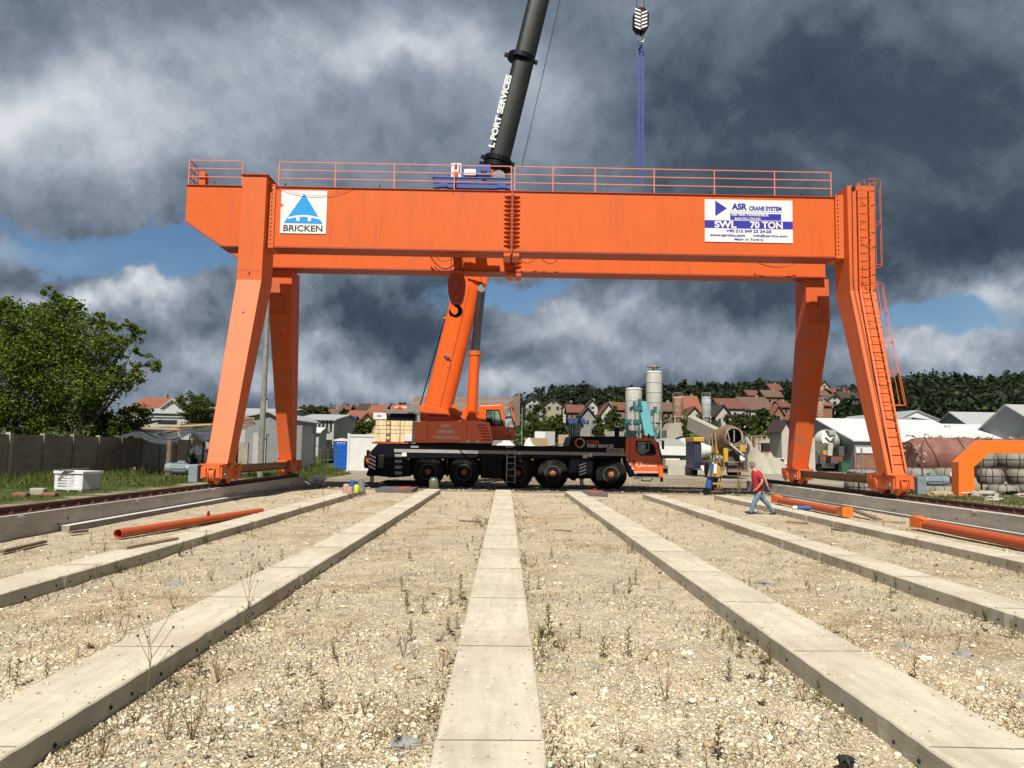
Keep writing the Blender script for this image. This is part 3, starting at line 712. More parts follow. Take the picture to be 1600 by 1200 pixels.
b = MB(); b.box(-12.98, -12.72, 31.3, 31.62, ZT+.036, ZT+.62, 'orange'); b.prism([(-12.70, 31.4, ZT+.5), (-12.66, 31.4, ZT+.5), (-12.0, 31.4, ZT+.05), (-12.06, 31.4, ZT+.05)], (0, .04, 0), 'dark_orange'); b.cyl((-12.85, 31.29, ZT+.62), (-12.85, 31.63, ZT+.62), .13, .13, 14, 'orange'); b.build('buffer_stop', gan)
# ladder with safety hoops up the right near leg
lad = MB(); xa, xb = 14.02, 14.42
def lpos(z):     # front face of right leg
    if z > 8.68: return 30.55, (13.82+14.92)/2+.02
    t = (8.68-z)/(8.68-1.37); return 30.55-t*3.15, 14.36+.02+(13.96-14.36)*t
off = .20; zs = [13.1, 8.68, 1.6]
for sg in (-.23, .23):
    pts = [(lpos(z)[1]+sg, lpos(z)[0]-off, z) for z in zs]
    for a, c in zip(pts, pts[1:]): lad.bar(a, c, .055, .03, 'orange_leg')
z = 1.9
ladder = lad.build('ladder', gan)
while z < 13.0:
    y, x = lpos(z); q = MB(); q.bar((x-.22, y-off, z), (x+.22, y-off, z), .028, .028, 'orange_leg')
    q.build('rung', ladder); z += .33
for z in (3, 4.6, 6.2, 7.8, 9.6, 11.2, 12.6):
    y, x = lpos(z); q = MB()
    for sg in (-.23, .23): q.bar((x+sg, y-.002, z), (x+sg, y-off, z), .03, .03, 'orange_leg')
    q.build('bracket', ladder)
def hoop(z, r=.36):
    y, x = lpos(z); y -= off; pts = []
    for i in range(13):
        t = math.pi*(-.12+1.24*i/12); pts.append((x+.20+r*1.05*math.cos(t), y-.26-r*1.0*math.sin(t)+.12, z))
    q = MB(); q.tube([(x+.23, y, z)]+pts+[(x-.23, y, z)], .014, 5, 'orange_leg'); q.build('safety_hoop', ladder); return pts
for lo, hi in ((9.6, 13.1), (3.9, 8.9)):
    n_ = 3 if lo > 9 else 5
    hp = [hoop(lo+(hi-lo)*i/(n_-1)) for i in range(n_)]
    for k in (1, 3, 6, 9, 11):
        q = MB(); q.tube([h[k] for h in hp], .011, 5, 'orange_leg'); q.build('cage_strap', ladder)
b = MB()
b.cyl((14.05, 30.5, 12.95), (14.05, 30.54, 12.95), .09, .09, 12, 'hole'); b.tube(catenary((13.98, 30.5, 12.9), (13.95, 30.5, 9.0), .0)+[(13.97, 30.4, 8.6), (13.75, 27.3, 1.6)], .014, 5, 'black'); b.build('cable', gan)
# sagging cables between and beside girders
def cab(pts, r=.02, m='dark_orange'):
    q = MB(); q.tube(pts, r, 6, m); q.build('festoon_cable', gan)
cab(catenary((-3.6, 34.2, ZB+.65), (-2.15, 34.2, ZB+.65), .62), .045); cab(catenary((-3.45, 34.2, ZB+.7), (-2.4, 34.2, ZB+.7), .35), .02)
cab(catenary((.5, 34.2, ZB+.5), (1.2, 34.2, ZB+.6), .2), .03); cab(catenary((1.5, 34.2, ZB+.55), (2.2, 34.2, ZB+.55), .2), .03); cab(catenary((11.2, 34.2, ZB+.62), (13.1, 34.2, ZB+.62), .25), .03)
cab(catenary((-9.7, 30.9, 12.75), (-6.4, 30.95, 12.72), .42), .008)
# ---- sign boards
def banner(p0, p1, lab):
    x0, z1 = P(*p0, 30.97); x1, z0 = P(*p1, 30.97)
    b = MB(); b.box(x0, x1, 30.97, 30.985, z0, z1, 'banner'); s = b.build('sign_board', gan, label=lab); return s, x0, x1, z0, z1
s, x0, x1, z0, z1 = banner((440, 297), (509, 365.5), 'square white board with a blue triangle and the word BRICKEN')
yb = 30.968; w, h = x1-x0, z1-z0
def pt(u, v, y=yb): return (x0+u*w, y, z0+v*h)
b = MB()
tri = [(.075, .235), (.93, .225), (.5, .93)]
b.add([pt(*q) for q in tri], [(0, 1, 2)], 'logo_blue'); b.build('logo_triangle', s)
b = MB()    # white bridge shape crossing the triangle
N = 14; top = [(.165+.695*i/N, .375+.055*math.sin(math.pi*i/N)) for i in range(N+1)]; bot = [(u, v-.045) for u, v in top]
vs = [pt(u, v, yb-.004) for u, v in top+bot]; b.add(vs, [(i, N+1+i, N+2+i, i+1) for i in range(N)], 'banner')
for u in (.345, .595): b.add([pt(u, .37, yb-.0045), pt(u+.075, .37, yb-.0045), pt(u+.075, .29, yb-.0045), pt(u, .29, yb-.0045)], [(0, 3, 2, 1)], 'banner')
b.build('logo_bridge', s)
text('BRICKEN', pt(.5, .12, yb), w*.85, h*.145, 'letter_black', s, bold=.018)
b = MB(); b.add([pt(-.004, .70, yb-.003), pt(.07, .645, yb-.003), pt(-.004, .60, yb-.003)], [(0, 2, 1)], 'orange'); b.build('torn_corner', s)
s, x0, x1, z0, z1 = banner((1101, 311), (1239, 380), 'wide white board reading SWL 70 TON in white on a blue stripe'); w, h = x1-x0, z1-z0
b = MB(); b.add([pt(.12, .97), pt(.12, .60), pt(.255, .79)], [(0, 1, 2)], 'letter_blue')
b.add([pt(.0, .505), pt(1, .505), pt(1, .32), pt(0, .32)], [(0, 3, 2, 1)], 'letter_blue'); b.add([pt(.29, .675), pt(.87, .675), pt(.87, .52), pt(.29, .52)], [(0, 3, 2, 1)], 'letter_blue')
b.add([pt(.29, .718), pt(.88, .718), pt(.88, .710), pt(.29, .710)], [(0, 3, 2, 1)], 'letter_blue'); b.build('printed_band', s)
text('ASR', pt(.395, .835), w*.175, h*.155, 'letter_blue', s, bold=.05); text('CRANE SYSTEM', pt(.69, .80), w*.37, h*.105, 'letter_blue', s, bold=.045)
text('ASR VINC MUHENDISLIK', pt(.515, .645, yb-.004), w*.43, h*.06, 'letter_white', s, bold=.03); text('SAN.TIC.LTD.STI', pt(.485, .55, yb-.004), w*.29, h*.06, 'letter_white', s, bold=.03)
text('SWL', pt(.235, .41, yb-.004), w*.25, h*.165, 'letter_white', s, bold=.035); text('70 TON', pt(.70, .41, yb-.004), w*.37, h*.165, 'letter_white', s, bold=.035)
text('+90 212 549 22 24-25', pt(.50, .262), w*.51, h*.07, 'letter_blue', s, bold=.035)
text('www.asrvinc.com', pt(.255, .158), w*.40, h*.062, 'letter_blue', s, bold=.035); text('info@asrvinc.com', pt(.745, .155), w*.39, h*.066, 'letter_blue', s, bold=.035); text('Made In Turkey', pt(.50, .06), w*.33, h*.066, 'letter_blue', s, bold=.035)

# ================================================================== TROLLEY ON THE GIRDERS
tro = thing('crane_trolley', (-1.3, 33.3, ZT+.1), 'blue hoist trolley with white cabinets parked on top of the orange girders', 'crane trolley')
for y, lab in ((31.25, 1), (34.85, 0)):
    b = MB(); xa, xb = XP(677, 31.2), XP(799, 31.2)
    b.box(xa, xb, y, y+.42, ZT+.20, ZT+.62, 'blue'); b.box(xa-.05, xb+.02, y-.03, y+.45, ZT+.622, ZT+.66, 'blue'); b.box(xa+.02, xb-.02, y-.02, y+.44, ZT+.39, ZT+.425, 'blue')
    c_ = b.build('end_carriage', tro, bevel=.008)
    for xx in (xa+.42, xb-.40):
        q = MB(); q.cyl((xx, y-.05, ZT+.27), (xx, y-.001, ZT+.27), .20, .20, 20, 'blue'); q.cyl((xx, y+.1, ZT+.26), (xx, y+.3, ZT+.26), .17, .17, 20, 'steel'); q.build('wheel', c_, smooth=True)
    q = MB(); q.cyl((XP(757, 31.2), y-.008, ZT+.53), (XP(757, 31.2), y-.002, ZT+.53), .10, .10, 14, 'hole'); q.box(XP(712, 31.2), XP(713.5, 31.2), y-.01, y-.002, ZT+.2, ZT+.6, 'hole'); q.build('access_hole', c_)
    q = MB(); q.bar((xa+.05, y+.1, ZT+.66), (xa-.02, y+.1, ZT+1.1), .03, .03, 'blue'); q.bar((xa+.25, y+.1, ZT+.66), (xa+.02, y+.1, ZT+1.1), .02, .02, 'blue'); q.build('stop_bracket', c_)
for x0_, x1_ in ((XP(692, 31.2), XP(700, 31.2)), (XP(730, 31.2), XP(742, 31.2)), (XP(778, 31.2), XP(790, 31.2))):
    b = MB(); b.box(x0_, x1_+.15, 31.671, 34.849, ZT+.12, ZT+.6, 'blue'); b.build('cross_beam', tro)
b = MB(); xa, xb = XP(704, 31.2), XP(720, 31.2); b.box(xa, xb, 31.4, 31.95, ZT+.70, ZT+1.32, 'white'); b.prism([(xa-.02, 31.37, ZT+.662), (xb+.02, 31.37, ZT+.662), (xb+.02, 31.37, ZT+.698), (xa-.02, 31.37, ZT+.698)], (0, .6, 0), 'blue')
b.box(xb+.002, xb+.14, 31.45, 31.95, ZT+.70, ZT+1.28, 'blue'); b.box(xa+.16, xa+.24, 31.392, 31.399, ZT+1.05, ZT+1.28, 'hole'); b.box(xa+.1, xa+.3, 31.392, 31.399, ZT+.72, ZT+.95, 'dark_orange'); b.box(xa+.33, xa+.37, 31.392, 31.399, ZT+.9, ZT+1.2, 'hole'); b.build('electrical_cabinet', tro)
b = MB(); xa, xb = XP(724.5, 31.2), XP(743, 31.2); b.box(xa, xb, 31.35, 31.42, ZT+.80, ZT+1.06, 'banner'); b.box(xa+.04, xb-.04, 31.4, 32.2, ZT+.66, ZT+.79, 'dark_orange'); b.build('white_panel', tro)
b = MB(); xa, xb = XP(745, 31.2), XP(766, 31.2); b.box(xa, xb, 31.3, 31.9, ZT+.662, ZT+1.25, 'blue'); b.box(xa-.12, xa-.003, 31.4, 31.9, ZT+.85, ZT+1.25, 'blue')
N = 10; xc, zc = (xa+xb)/2, ZT+.98
pts = [(xc+.14*math.cos(math.pi+math.pi*i/N), zc+.13*math.sin(math.pi+math.pi*i/N)) for i in range(N+1)]+[(xc+.09, zc+.02), (xc, zc-.05), (xc-.09, zc+.02)]
b.xz(pts, 31.29, 31.298, 'hole'); b.build('gear_housing', tro)
b = MB(); xc = XP(779, 31.2); b.cyl((xc, 31.5, ZT+.82), (xc, 31.6, ZT+.82), .27, .27, 28, 'steel'); b.cyl((xc, 31.47, ZT+.82), (xc, 31.499, ZT+.82), .20, .20, 24, 'grey_motor'); b.cyl((xc, 31.45, ZT+.82), (xc, 31.469, ZT+.82), .05, .05, 12, 'steel'); b.box(xc-.34, xc-.24, 31.5, 31.6, ZT+.661, ZT+1.1, 'orange'); b.build('brake_disc', tro, smooth=True)
b = MB(); b.cyl((XP(712, 31.2), 33.3, ZT+.85), (XP(775, 31.2), 33.3, ZT+.85), .38, .38, 24, 'blue'); b.build('rope_drum', tro, smooth=True)
# hook block hanging between the girders
hx = XP(714, 33.3, 440); hz = P(714, 441, 33.3)[1]
hb = thing('hook_block', (hx, 33.3, hz), 'brown red hook block with black hook hanging between the orange girders', 'hook block')
b = MB(); n_ = 22; pr = [(hx+.38*math.cos(math.pi*i/n_), hz+.38*math.sin(math.pi*i/n_)) for i in range(n_+1)]+[(hx-.37, hz-.5), (hx-.24, hz-.92), (hx-.17, hz-1.0), (hx+.19, hz-1.0), (hx+.27, hz-.9), (hx+.36, hz-.5)]
b.xz(pr, 33.08, 33.52, 'hookred'if 'hookred' in MATS else 'dark_orange'); b.build('sheave_housing', hb, bevel=.02)
b = MB(); b.cyl((hx, 33.05, hz), (hx, 33.079, hz), .36, .36, 28, 'dark_orange'); b.cyl((hx, 33.03, hz-.72), (hx, 33.079, hz-.72), .10, .10, 16, 'dark_orange'); b.cyl((hx, 33.02, hz-.72), (hx, 33.029, hz-.72), .05, .05, 12, 'orange_leg'); b.build('side_plate', hb, smooth=True)
b = MB(); zc = hz-1.28; xc = hx-.05; pts = []
for i in range(21):
    t = math.radians(100-(i*300/20)); pts.append((xc+.23*math.cos(t), 33.3, zc+.23*math.sin(t)))
for i, (p, q) in enumerate(zip(pts, pts[1:])):
    r0 = .05+.06*math.sin(math.pi*min(1, i/14)) if i < 15 else .10-.015*(i-14); b.cyl(p, q, r0, max(.02, r0-.004), 10, 'black')
b.cyl((hx, 33.3, hz-.98), (xc-.02, 33.3, zc+.24), .07, .06, 10, 'black'); b.build('hook', hb, smooth=True)
for sx_ in (-.28, -.12, .12, .28):
    b = MB(); b.cyl((hx+sx_, 33.3, hz+.2), (hx+sx_, 33.3, ZT+.6), .012, .012, 6, 'black'); b.build('rope', hb)
# ================================================================== MOBILE CRANE TRUCK (drawn on the plane y=41, then turned a little)
YT = 41.0
def T(px, py): return P(px, py, YT)
def tx(px, py=710): return P(px, py, YT)[0]
def poly(pts): return [T(*p) for p in pts]
trk = thing('crane_truck', (.7, 42.4, 0), 'black and orange five axle mobile crane truck with its boom raised, standing behind the strips', 'crane truck', rz=R(3.0))
b = MB()
b.xz(poly([(590, 693), (578, 706), (576, 742), (612, 746), (640, 744), (640, 716), (890, 716), (890, 748), (925, 748), (925, 716), (975, 716), (980, 697), (760, 697), (745, 693)]), YT+.02, YT+.9, 'black')
b.box(tx(600), tx(975), YT+.9, YT+1.9, .62, 1.75, 'black'); b.xz(poly([(590, 693), (578, 706), (576, 742), (612, 746), (640, 744), (640, 716), (975, 716), (980, 697), (760, 697), (745, 693)]), YT+1.95, YT+2.75, 'black')
for a, c in ((752, 782), (888, 893), (696, 699)): b.box(tx(a), tx(c), YT+.1, YT+.8, .55, 1.6, 'black')
ch = b.build('chassis', trk, bevel=.02)
b = MB(); x0, z1 = T(615, 703); x1, z0 = T(978, 708); b.box(x0, x1, YT-.012, YT+.018, 1.80, 1.97, 'grey_stripe')
for y in (712, 721, 730, 739): q = T(616, y); b.box(q[0], q[0]+.37, YT-.012, YT+.018, q[1]-.06, q[1]+.09, 'grey_stripe')
b.build('side_stripe', trk)
# axles and wheels
def wheel(px, turn=0, hub='hub_dirty'):
    xc = tx(px, 740); r = .79
    def one(yc, sgn):
        w = MB(); prof = [(.42, -.10), (.46, -.20), (.74, -.225), (.785, -.19), (.80, -.10), (.80, .10), (.785, .19), (.74, .225), (.46, .20), (.42, .10)]
        w.lathe((0, 0, 0), prof, 40, 'rubber', 'y')
        for i in range(40):   # tread lugs
            t = 2*math.pi*i/40
            for s_ in (-1, 1):
                tt = t+(.04 if s_ > 0 else 0)
                c = Vector((math.cos(tt)*.802, s_*.11, math.sin(tt)*.802)); w.bar(c-Vector((0, .085, 0)), c+Vector((0, .085, 0)), .05, .05, 'rubber', up=(math.cos(tt), 0, math.sin(tt)))
        c0 = Vector((xc, yc, r)); mt = Matrix.Rotation(R(turn), 3, 'Z'); w.v = [tuple(mt @ Vector(v)+c0) for v in w.v]
        o = w.build('wheel', trk, smooth=True)
        h = MB(); s = sgn
        h.lathe((0, 0, 0), [(.415, s*.06), (.43, s*.16), (.40, s*.17), (.385, s*.07), (.30, s*.03), (.17, s*.04)][::1], 32, 'steel_dirty', 'y')
        h.v = [tuple(mt @ Vector(v)+c0) for v in h.v]; h.build('rim', o, smooth=True)
        h = MB(); h.lathe((0, 0, 0), [(.17, s*.05), (.17, s*.09), (.13, s*.12), (.05, s*.13)], 20, hub, 'y')
        for i in range(10): t = 2*math.pi*i/10; h.cyl((.255*math.cos(t), s*.04, .255*math.sin(t)), (.255*math.cos(t), s*.075, .255*math.sin(t)), .022, .022, 6, 'steel_dirty')
        h.v = [tuple(mt @ Vector(v)+c0) for v in h.v]; h.build('hub', o, smooth=True)
    one(YT+.30, -1); one(YT+2.5, 1)
    a = MB(); a.cyl((xc, YT+.5, r), (xc, YT+2.3, r), .11, .11, 10, 'black'); a.build('axle', trk)
paint('steel_dirty', (.20, .195, .18), .55, metal=.3, dirt=(.30, .25, .18), damt=.4)
paint('hub_dirty', (.50, .12, .03), .6, dirt=(.18, .12, .08), damt=.5)
wheel(667, 0, 'hub_dirty'); wheel(723, 0, 'hub_dirty'); wheel(807); wheel(863, -9, 'hub_dirty'); wheel(956, -16)
# underside boxes, outriggers
b = MB(); b.box(tx(750), tx(783), YT+.03, YT+.8, .50, 1.7, 'black'); b.box(tx(893), tx(899), YT+.05, YT+.8, .45, 1.6, 'black'); b.build('tool_box', trk, bevel=.02)
def jack(px, yy, stripes, padz=.10):
    xc = tx(px, 750); b = MB()
    b.cyl((xc, yy, 1.45), (xc, yy, .55), .15, .15, 16, 'black'); o = b.build('outrigger', trk, smooth=True)
    c = MB(); c.cyl((xc, yy, .55), (xc, yy, .22), .10, .10, 16, 'steel'); c.cyl((xc, yy, .21), (xc, yy, .14), .30, .32, 20, 'rail_rust'); c.build('jack_foot', o, smooth=True)
    c = MB(); x0, z1 = T(stripes[0], stripes[1]); x1, z0 = T(stripes[2], stripes[3]); c.box(x0, x1, yy-.22, yy-.19, z0, z1, 'black')
    n = 4; w = x1-x0; hh = z1-z0
    for i in range(n):
        a = z0+hh*(i/n-.05); sl = hh*.22*(1 if stripes[4] else -1)
        ps = [(x0, a+(0 if sl > 0 else -sl)), (x1, a+(sl if sl > 0 else 0)), (x1, a+hh*.13+(sl if sl > 0 else 0)), (x0, a+hh*.13+(0 if sl > 0 else -sl))]
        ps = [(q[0], max(z0, min(z1, q[1]))) for q in ps]
        c.add([(q[0], yy-.2235, q[1]) for q in ps], [(0, 1, 2, 3)], 'letter_white')
    c.build('hazard_panel', o)
    c = MB(); c.box(xc-.2, xc+.2, yy+.15, YT+.6, 1.05, 1.4, 'black'); c.build('outrigger_beam', o)
jack(582, YT-.35, (578, 709, 588, 733, 0)); jack(906, YT-.30, (901, 722, 912, 743, 1))
b = MB(); x0, z1 = T(589, 709); x1, z0 = T(600, 732)
b.box(x0, x1, YT-.02, YT+.015, z0, z1, 'black')
for i in range(6): b.bar((x0+.05+i*.05, YT-.03, z0+.05), (x0+.10+i*.05, YT-.03, z1-.05), .02, .01, 'grey_stripe')
b.build('rear_grille', trk)
b = MB(); q = T(566, 722); b.cyl((q[0], YT+.9, q[1]), (q[0]+.5, YT+.9, q[1]), .32, .40, 12, 'black'); q2 = T(574, 716); b.box(q2[0]-.1, q2[0]+.25, YT+.3, YT+.6, q2[1]-.35, q2[1]+.4, 'orange_leg'); q3 = T(575, 709); b.box(q3[0]-.12, q3[0]+.03, YT+.2, YT+.45, q3[1]-.15, q3[1]+.2, 'black'); b.bar((q2[0], YT+.8, .5), (q2[0]+.3, YT+.8, 1.4), .2, .3, 'black'); b.build('rear_light_cluster', trk, bevel=.02)
# hung access ladder
b = MB(); x0, z1 = T(790, 703); x1, z0 = T(802, 756)
for x in (x0, x1): b.bar((x, YT-.05, z1), (x, YT-.05, z0), .045, .03, 'steel')
for i in range(6): b.bar((x0, YT-.05, z0+.1+i*(z1-z0-.15)/5), (x1, YT-.05, z0+.1+i*(z1-z0-.15)/5), .03, .03, 'steel')
b.build('access_ladder', trk)
b = MB()
for px, py in ((792, 697.5), (645, 698)): q = T(px, py); b.box(q[0]-.15, q[0]+.25, YT-.008, YT+.015, q[1]-.05, q[1]+.05, 'grey_stripe')
for px, py in ((630, 710), (912, 713), (920, 711)): q = T(px, py); b.box(q[0]-.1, q[0]+.14, YT-.014, YT-.0125, q[1]-.1, q[1]+.1, 'letter_white')
for px, py in ((690, 718), (746, 718), (830, 718), (637, 717)): q = T(px, py); b.box(q[0]-.05, q[0]+.05, YT+.012, YT+.0195, q[1]-.02, q[1]+.02, 'amber')
b.build('reflector', trk)
# engine housing with logos
b = MB(); b.xz(poly([(886, 700), (891, 683), (894, 681.5), (978, 681.5), (978, 702)]), YT+.0, YT+2.6, 'black'); eh = b.build('engine_housing', trk, bevel=.03)
c = T(904.5, 692); b = MB(); N = 36
for i in range(N):
    a0, a1 = 2*math.pi*i/N, 2*math.pi*(i+1)/N
    m_ = 'letter_orange' if math.pi*.45 < a0 < math.pi*1.55 else 'letter_grey'
    vs = [(c[0]+r_*math.cos(a), YT-.004, c[1]+r_*math.sin(a)) for r_, a in ((.20, a0), (.27, a0), (.27, a1), (.20, a1))]; b.add(vs, [(0, 1, 2, 3)], m_)
b.build('ring_logo', eh)
q = T(925, 690.3); text('GLOBAL', (q[0], YT-.004, q[1]), .74, .17, 'letter_orange', eh, bold=.02); q = T(937, 697); text('PORT SERVICES', (q[0], YT-.004, q[1]), 1.42, .18, 'letter_white', eh, bold=.02)
q = T(960.5, 703.6); b = MB(); b.box(q[0]-.46, q[0]+.46, YT-.006, YT-.001, q[1]-.10, q[1]+.10, 'letter_grey'); b.build('name_plate', eh); text('LIEBHERR', (q[0], YT-.0095, q[1]), .82, .13, 'letter_black', eh, bold=.03)
b = MB(); q = T(901.5, 681); b.cyl((q[0], YT+.6, q[1]-.1), (q[0], YT+.6, T(901, 661)[1]), .21, .21, 24, 'chrome'); b.cyl((q[0]-.28, YT+.45, 2.3), (q[0]-.28, YT+.45, T(890, 665)[1]), .035, .035, 8, 'black'); b.build('exhaust_stack', trk, smooth=True)
b = MB(); q = T(966.5, 681); b.cyl((q[0], YT+.6, q[1]-.1), (q[0], YT+.6, T(966, 668)[1]), .13, .13, 16, 'black'); b.bar((q[0]-.12, YT+.6, T(966, 666)[1]), (q[0]+.14, YT+.6, T(966, 665)[1]), .1, .07, 'white'); b.box(tx(920), tx(955), YT+.9, YT+1.9, 2.75, 2.85, 'teal') if False else None; b.build('air_intake', trk, smooth=True)
b = MB(); b.box(tx(760), tx(886), YT+.15, YT+.5, 2.19, 2.25, 'black'); b.tube(catenary((tx(803), YT+.1, 2.3), (tx(886), YT+.1, 2.45), .15), .02, 6, 'black'); b.build('deck_rail', trk)
# front cab
b = MB()
b.xz(poly([(977, 684), (1020, 684), (1026, 688), (1034, 720), (1037, 724), (1037, 747), (1030, 747), (1029, 741), (993, 741), (976, 712)]), YT-.05, YT+2.55, 'orange_cab'); cb_ = b.build('cab', trk, bevel=.06)
b = MB(); b.xz(poly([(1027, 690), (1030, 690), (1038, 721), (1035, 721)]), YT+.1, YT+2.4, 'glass'); b.build('windscreen', cb_)
wpts = [(992.5, 688.5), (1017, 688.5), (1024, 701), (1025.5, 709), (1021, 712), (1001, 712), (993, 705)]
b = MB(); b.xz(poly(wpts), YT-.062, YT-.0505, 'black'); wf = b.build('window_frame', cb_, bevel=.01)
cx_, cz_ = T(1008, 700)
gp = [(cx_+(x-cx_)*.87, cz_+(z-cz_)*.84) for x, z in poly(wpts)]
b = MB(); b.xz(gp, YT-.068, YT-.0625, 'glass_lit'); b.build('window_glass', wf)
b = MB(); b.xz([(cx_+.0, cz_+.28), (cx_+.12, cz_+.28), (cx_+.16, cz_-.05), (cx_+.02, cz_-.08)], YT-.0715, YT-.0685, 'black'); b.xz([(cx_+.2, cz_+.3), (cx_+.52, cz_+.1), (cx_+.54, cz_-.3), (cx_-.1, cz_-.34), (cx_+.22, cz_-.15)], YT-.0712, YT-.0685, 'black'); b.build('headrest', wf)
b = MB(); q = T(984.5, 695)
for px in (983.5, 1029): a = T(px, 687 if px < 1000 else 722); c = T(px, 740); b.bar((a[0], YT-.053, a[1]), (c[0], YT-.053, c[1]), .018, .008, 'black')
q = T(989.5, 723); b.box(q[0]-.03, q[0]+.03, YT-.09, YT-.051, q[1]-.1, q[1]+.12, 'black'); b.build('door_seam', cb_)
b = MB(); a = T(993, 736.5); c = T(1029, 739.5); b.box(a[0], c[0], YT-.056, YT-.0505, c[1], a[1], 'letter_grey'); b.build('sill_strip', cb_)
b = MB(); a = T(996, 740); c = T(1030, 745); b.box(a[0], c[0], YT+.05, YT+2.3, c[1]-.02, a[1]-.06, 'black'); b.bar((a[0], YT+.02, c[1]-.05), (c[0], YT+.02, c[1]-.05), .05, .05, 'steel'); b.box(a[0]+.3, a[0]+.75, YT+.0, YT+.5, c[1]-.28, c[1]-.23, 'steel'); b.bar((a[0]+.3, YT+.1, c[1]-.24), (a[0]+.2, YT+.1, c[1]), .04, .04, 'black'); b.bar((a[0]+.75, YT+.1, c[1]-.24), (a[0]+.85, YT+.1, c[1]), .04, .04, 'black'); b.build('cab_step', trk)
b = MB(); n_ = [(976, 713), (980, 718), (994, 742), (986, 746), (976, 722)]
b.xz(poly(n_), YT-.03, YT+.6, 'black')
for i in range(4):
    p = (977.2+i*4.2, 716+i*6.6); b.xz(poly([p, (p[0]+2.2, p[1]+.6), (p[0]+4.2, p[1]+5.2), (p[0]+1.6, p[1]+4.2)]), YT-.037, YT-.0305, 'letter_white')
b.build('wheel_arch', trk)
c = T(998, 725.5); b = MB()
for i in range(N):
    a0, a1 = 2*math.pi*i/N, 2*math.pi*(i+1)/N; vs = [(c[0]+r_*math.cos(a), YT-.055, c[1]+r_*math.sin(a)) for r_, a in ((.11, a0), (.155, a0), (.155, a1), (.11, a1))]; b.add(vs, [(0, 1, 2, 3)], 'letter_white')
b.build('ring_logo', cb_); q = T(1009.5, 725.2); text('GLOBAL', (q[0], YT-.055, q[1]), .42, .055, 'letter_orange', cb_, bold=.01); q = T(1014.5, 728.3); text('PORT SERVICES', (q[0], YT-.055, q[1]), .80, .075, 'letter_white', cb_, bold=.03)
for px, m_ in ((1007.5, 'amber'), (1016, 'rail_rust')):
    q = T(px, 682); b = MB(); b.cyl((q[0], YT+.3, q[1]-.1), (q[0], YT+.3, q[1]+.03), .05, .05, 10, 'black'); b.cyl((q[0], YT+.3, q[1]+.031), (q[0], YT+.3, q[1]+.16), .07, .05, 12, m_); b.build('beacon', cb_, smooth=True)
b = MB(); a = T(1031, 690); b.bar((a[0]-.05, YT-.06, a[1]+.1), (a[0]+.12, YT-.32, a[1]+.05), .03, .03, 'black'); b.box(a[0]+.05, a[0]+.14, YT-.45, YT-.25, a[1]-.40, a[1]+.05, 'black'); b.build('mirror', cb_, bevel=.02)
b = MB(); q = T(1038, 737); b.box(q[0]-.05, q[0]+.22, YT+.1, YT+.35, q[1]-.08, q[1]+.16, 'black'); b.cyl((q[0]-.15, YT-.06, q[1]-.2), (q[0]-.15, YT+.1, q[1]-.2), .13, .13, 14, 'orange_bright'); b.bar((q[0]-.1, YT+.1, q[1]-.55), (q[0]-.1, YT+.1, q[1]), .12, .12, 'black'); b.build('front_hitch', trk)
# superstructure
b = MB(); b.xz(poly([(647, 659.5), (740, 657), (763, 660), (769, 691.5), (647, 692)]), YT+.1, YT+.85, 'orange_panel'); sp_ = b.build('side_panel', trk, bevel=.02)
for s_, px, py, w in (('NIGG', 694.5, 665.3, .50), ('ABERDEEN', 694.5, 674.2, .92), ('INVERGORDON', 695, 683.3, 1.38)):
    q = T(px, py); text(s_, (q[0], YT+.095, q[1]), w, .185, 'letter_white', sp_, bold=.03)
b = MB()
for i in range(6):
    a = T(744+i*1.6, 663+i*4.6); c = T(758+i*1.6, 665.2+i*4.6); b.box(a[0], c[0], YT+.085, YT+.0985, c[1], a[1], 'dark_orange')
for px in (727.5, 666): a = T(px, 660); c = T(px, 691); b.bar((a[0], YT+.096, a[1]), (c[0], YT+.096, c[1]), .018, .008, 'dark_orange')
for px, py in ((729, 689), (744, 690)): q = T(px, py); b.box(q[0]-.08, q[0]+.08, YT+.09, YT+.0985, q[1]-.07, q[1]+.07, 'letter_white')
b.build('vent_louvre', sp_)
b = MB(); b.xz(poly([(647, 692), (768, 692), (765, 698), (650, 698)]), YT+.3, YT+2.4, 'black'); b.cyl((tx(705), YT+1.6, 2.0), (tx(705), YT+1.6, 2.35), 1.15, 1.15, 32, 'black'); b.build('slewing_ring', trk)
b = MB(); b.box(tx(650), tx(745), YT+.86, YT+4.2, 2.4, 3.30, 'orange_crane'); b.build('turntable_frame', trk, bevel=.02)
YT = 44.1      # the superstructure is slewed, its tail further from us
# counterweight slabs
x0, x1 = tx(588), tx(646.5); zlo, zhi = T(600, 690.5)[1], T(600, 657)[1]; n_ = 4; hs_ = [.46, .22, .22, .30]; tot = sum(hs_); z = zlo
for i, h_ in enumerate(hs_):
    h_ = h_/tot*(zhi-zlo); b = MB(); b.box(x0+.02*i, x1, YT+.04, YT+2.7, z+.012, z+h_-.012, 'cream_weight')
    b.box(x0+.65, x0+.92, YT+.025, YT+.042, z+.03, z+h_-.03, 'rail_rust'); b.cyl((x0+.78, YT+.02, z+h_/2), (x0+.78, YT+.04, z+h_/2), .1, .1, 12, 'cream_weight')
    b.box(x0+1.42, x0+1.46, YT+.03, YT+.041, z+.01, z+h_-.01, 'rail_rust'); b.box(x0+.05, x1-.02, YT+.05, YT+2.6, z-.012, z+.012, 'rail_rust')
    b.build('counterweight_slab', trk, bevel=.03); z += h_
b = MB(); q0 = T(585, 690.6); q1 = T(641, 694); b.box(q0[0], q1[0], YT+.0, YT+2.7, q1[1], q0[1], 'orange_leg'); b.build('base_plate', trk)
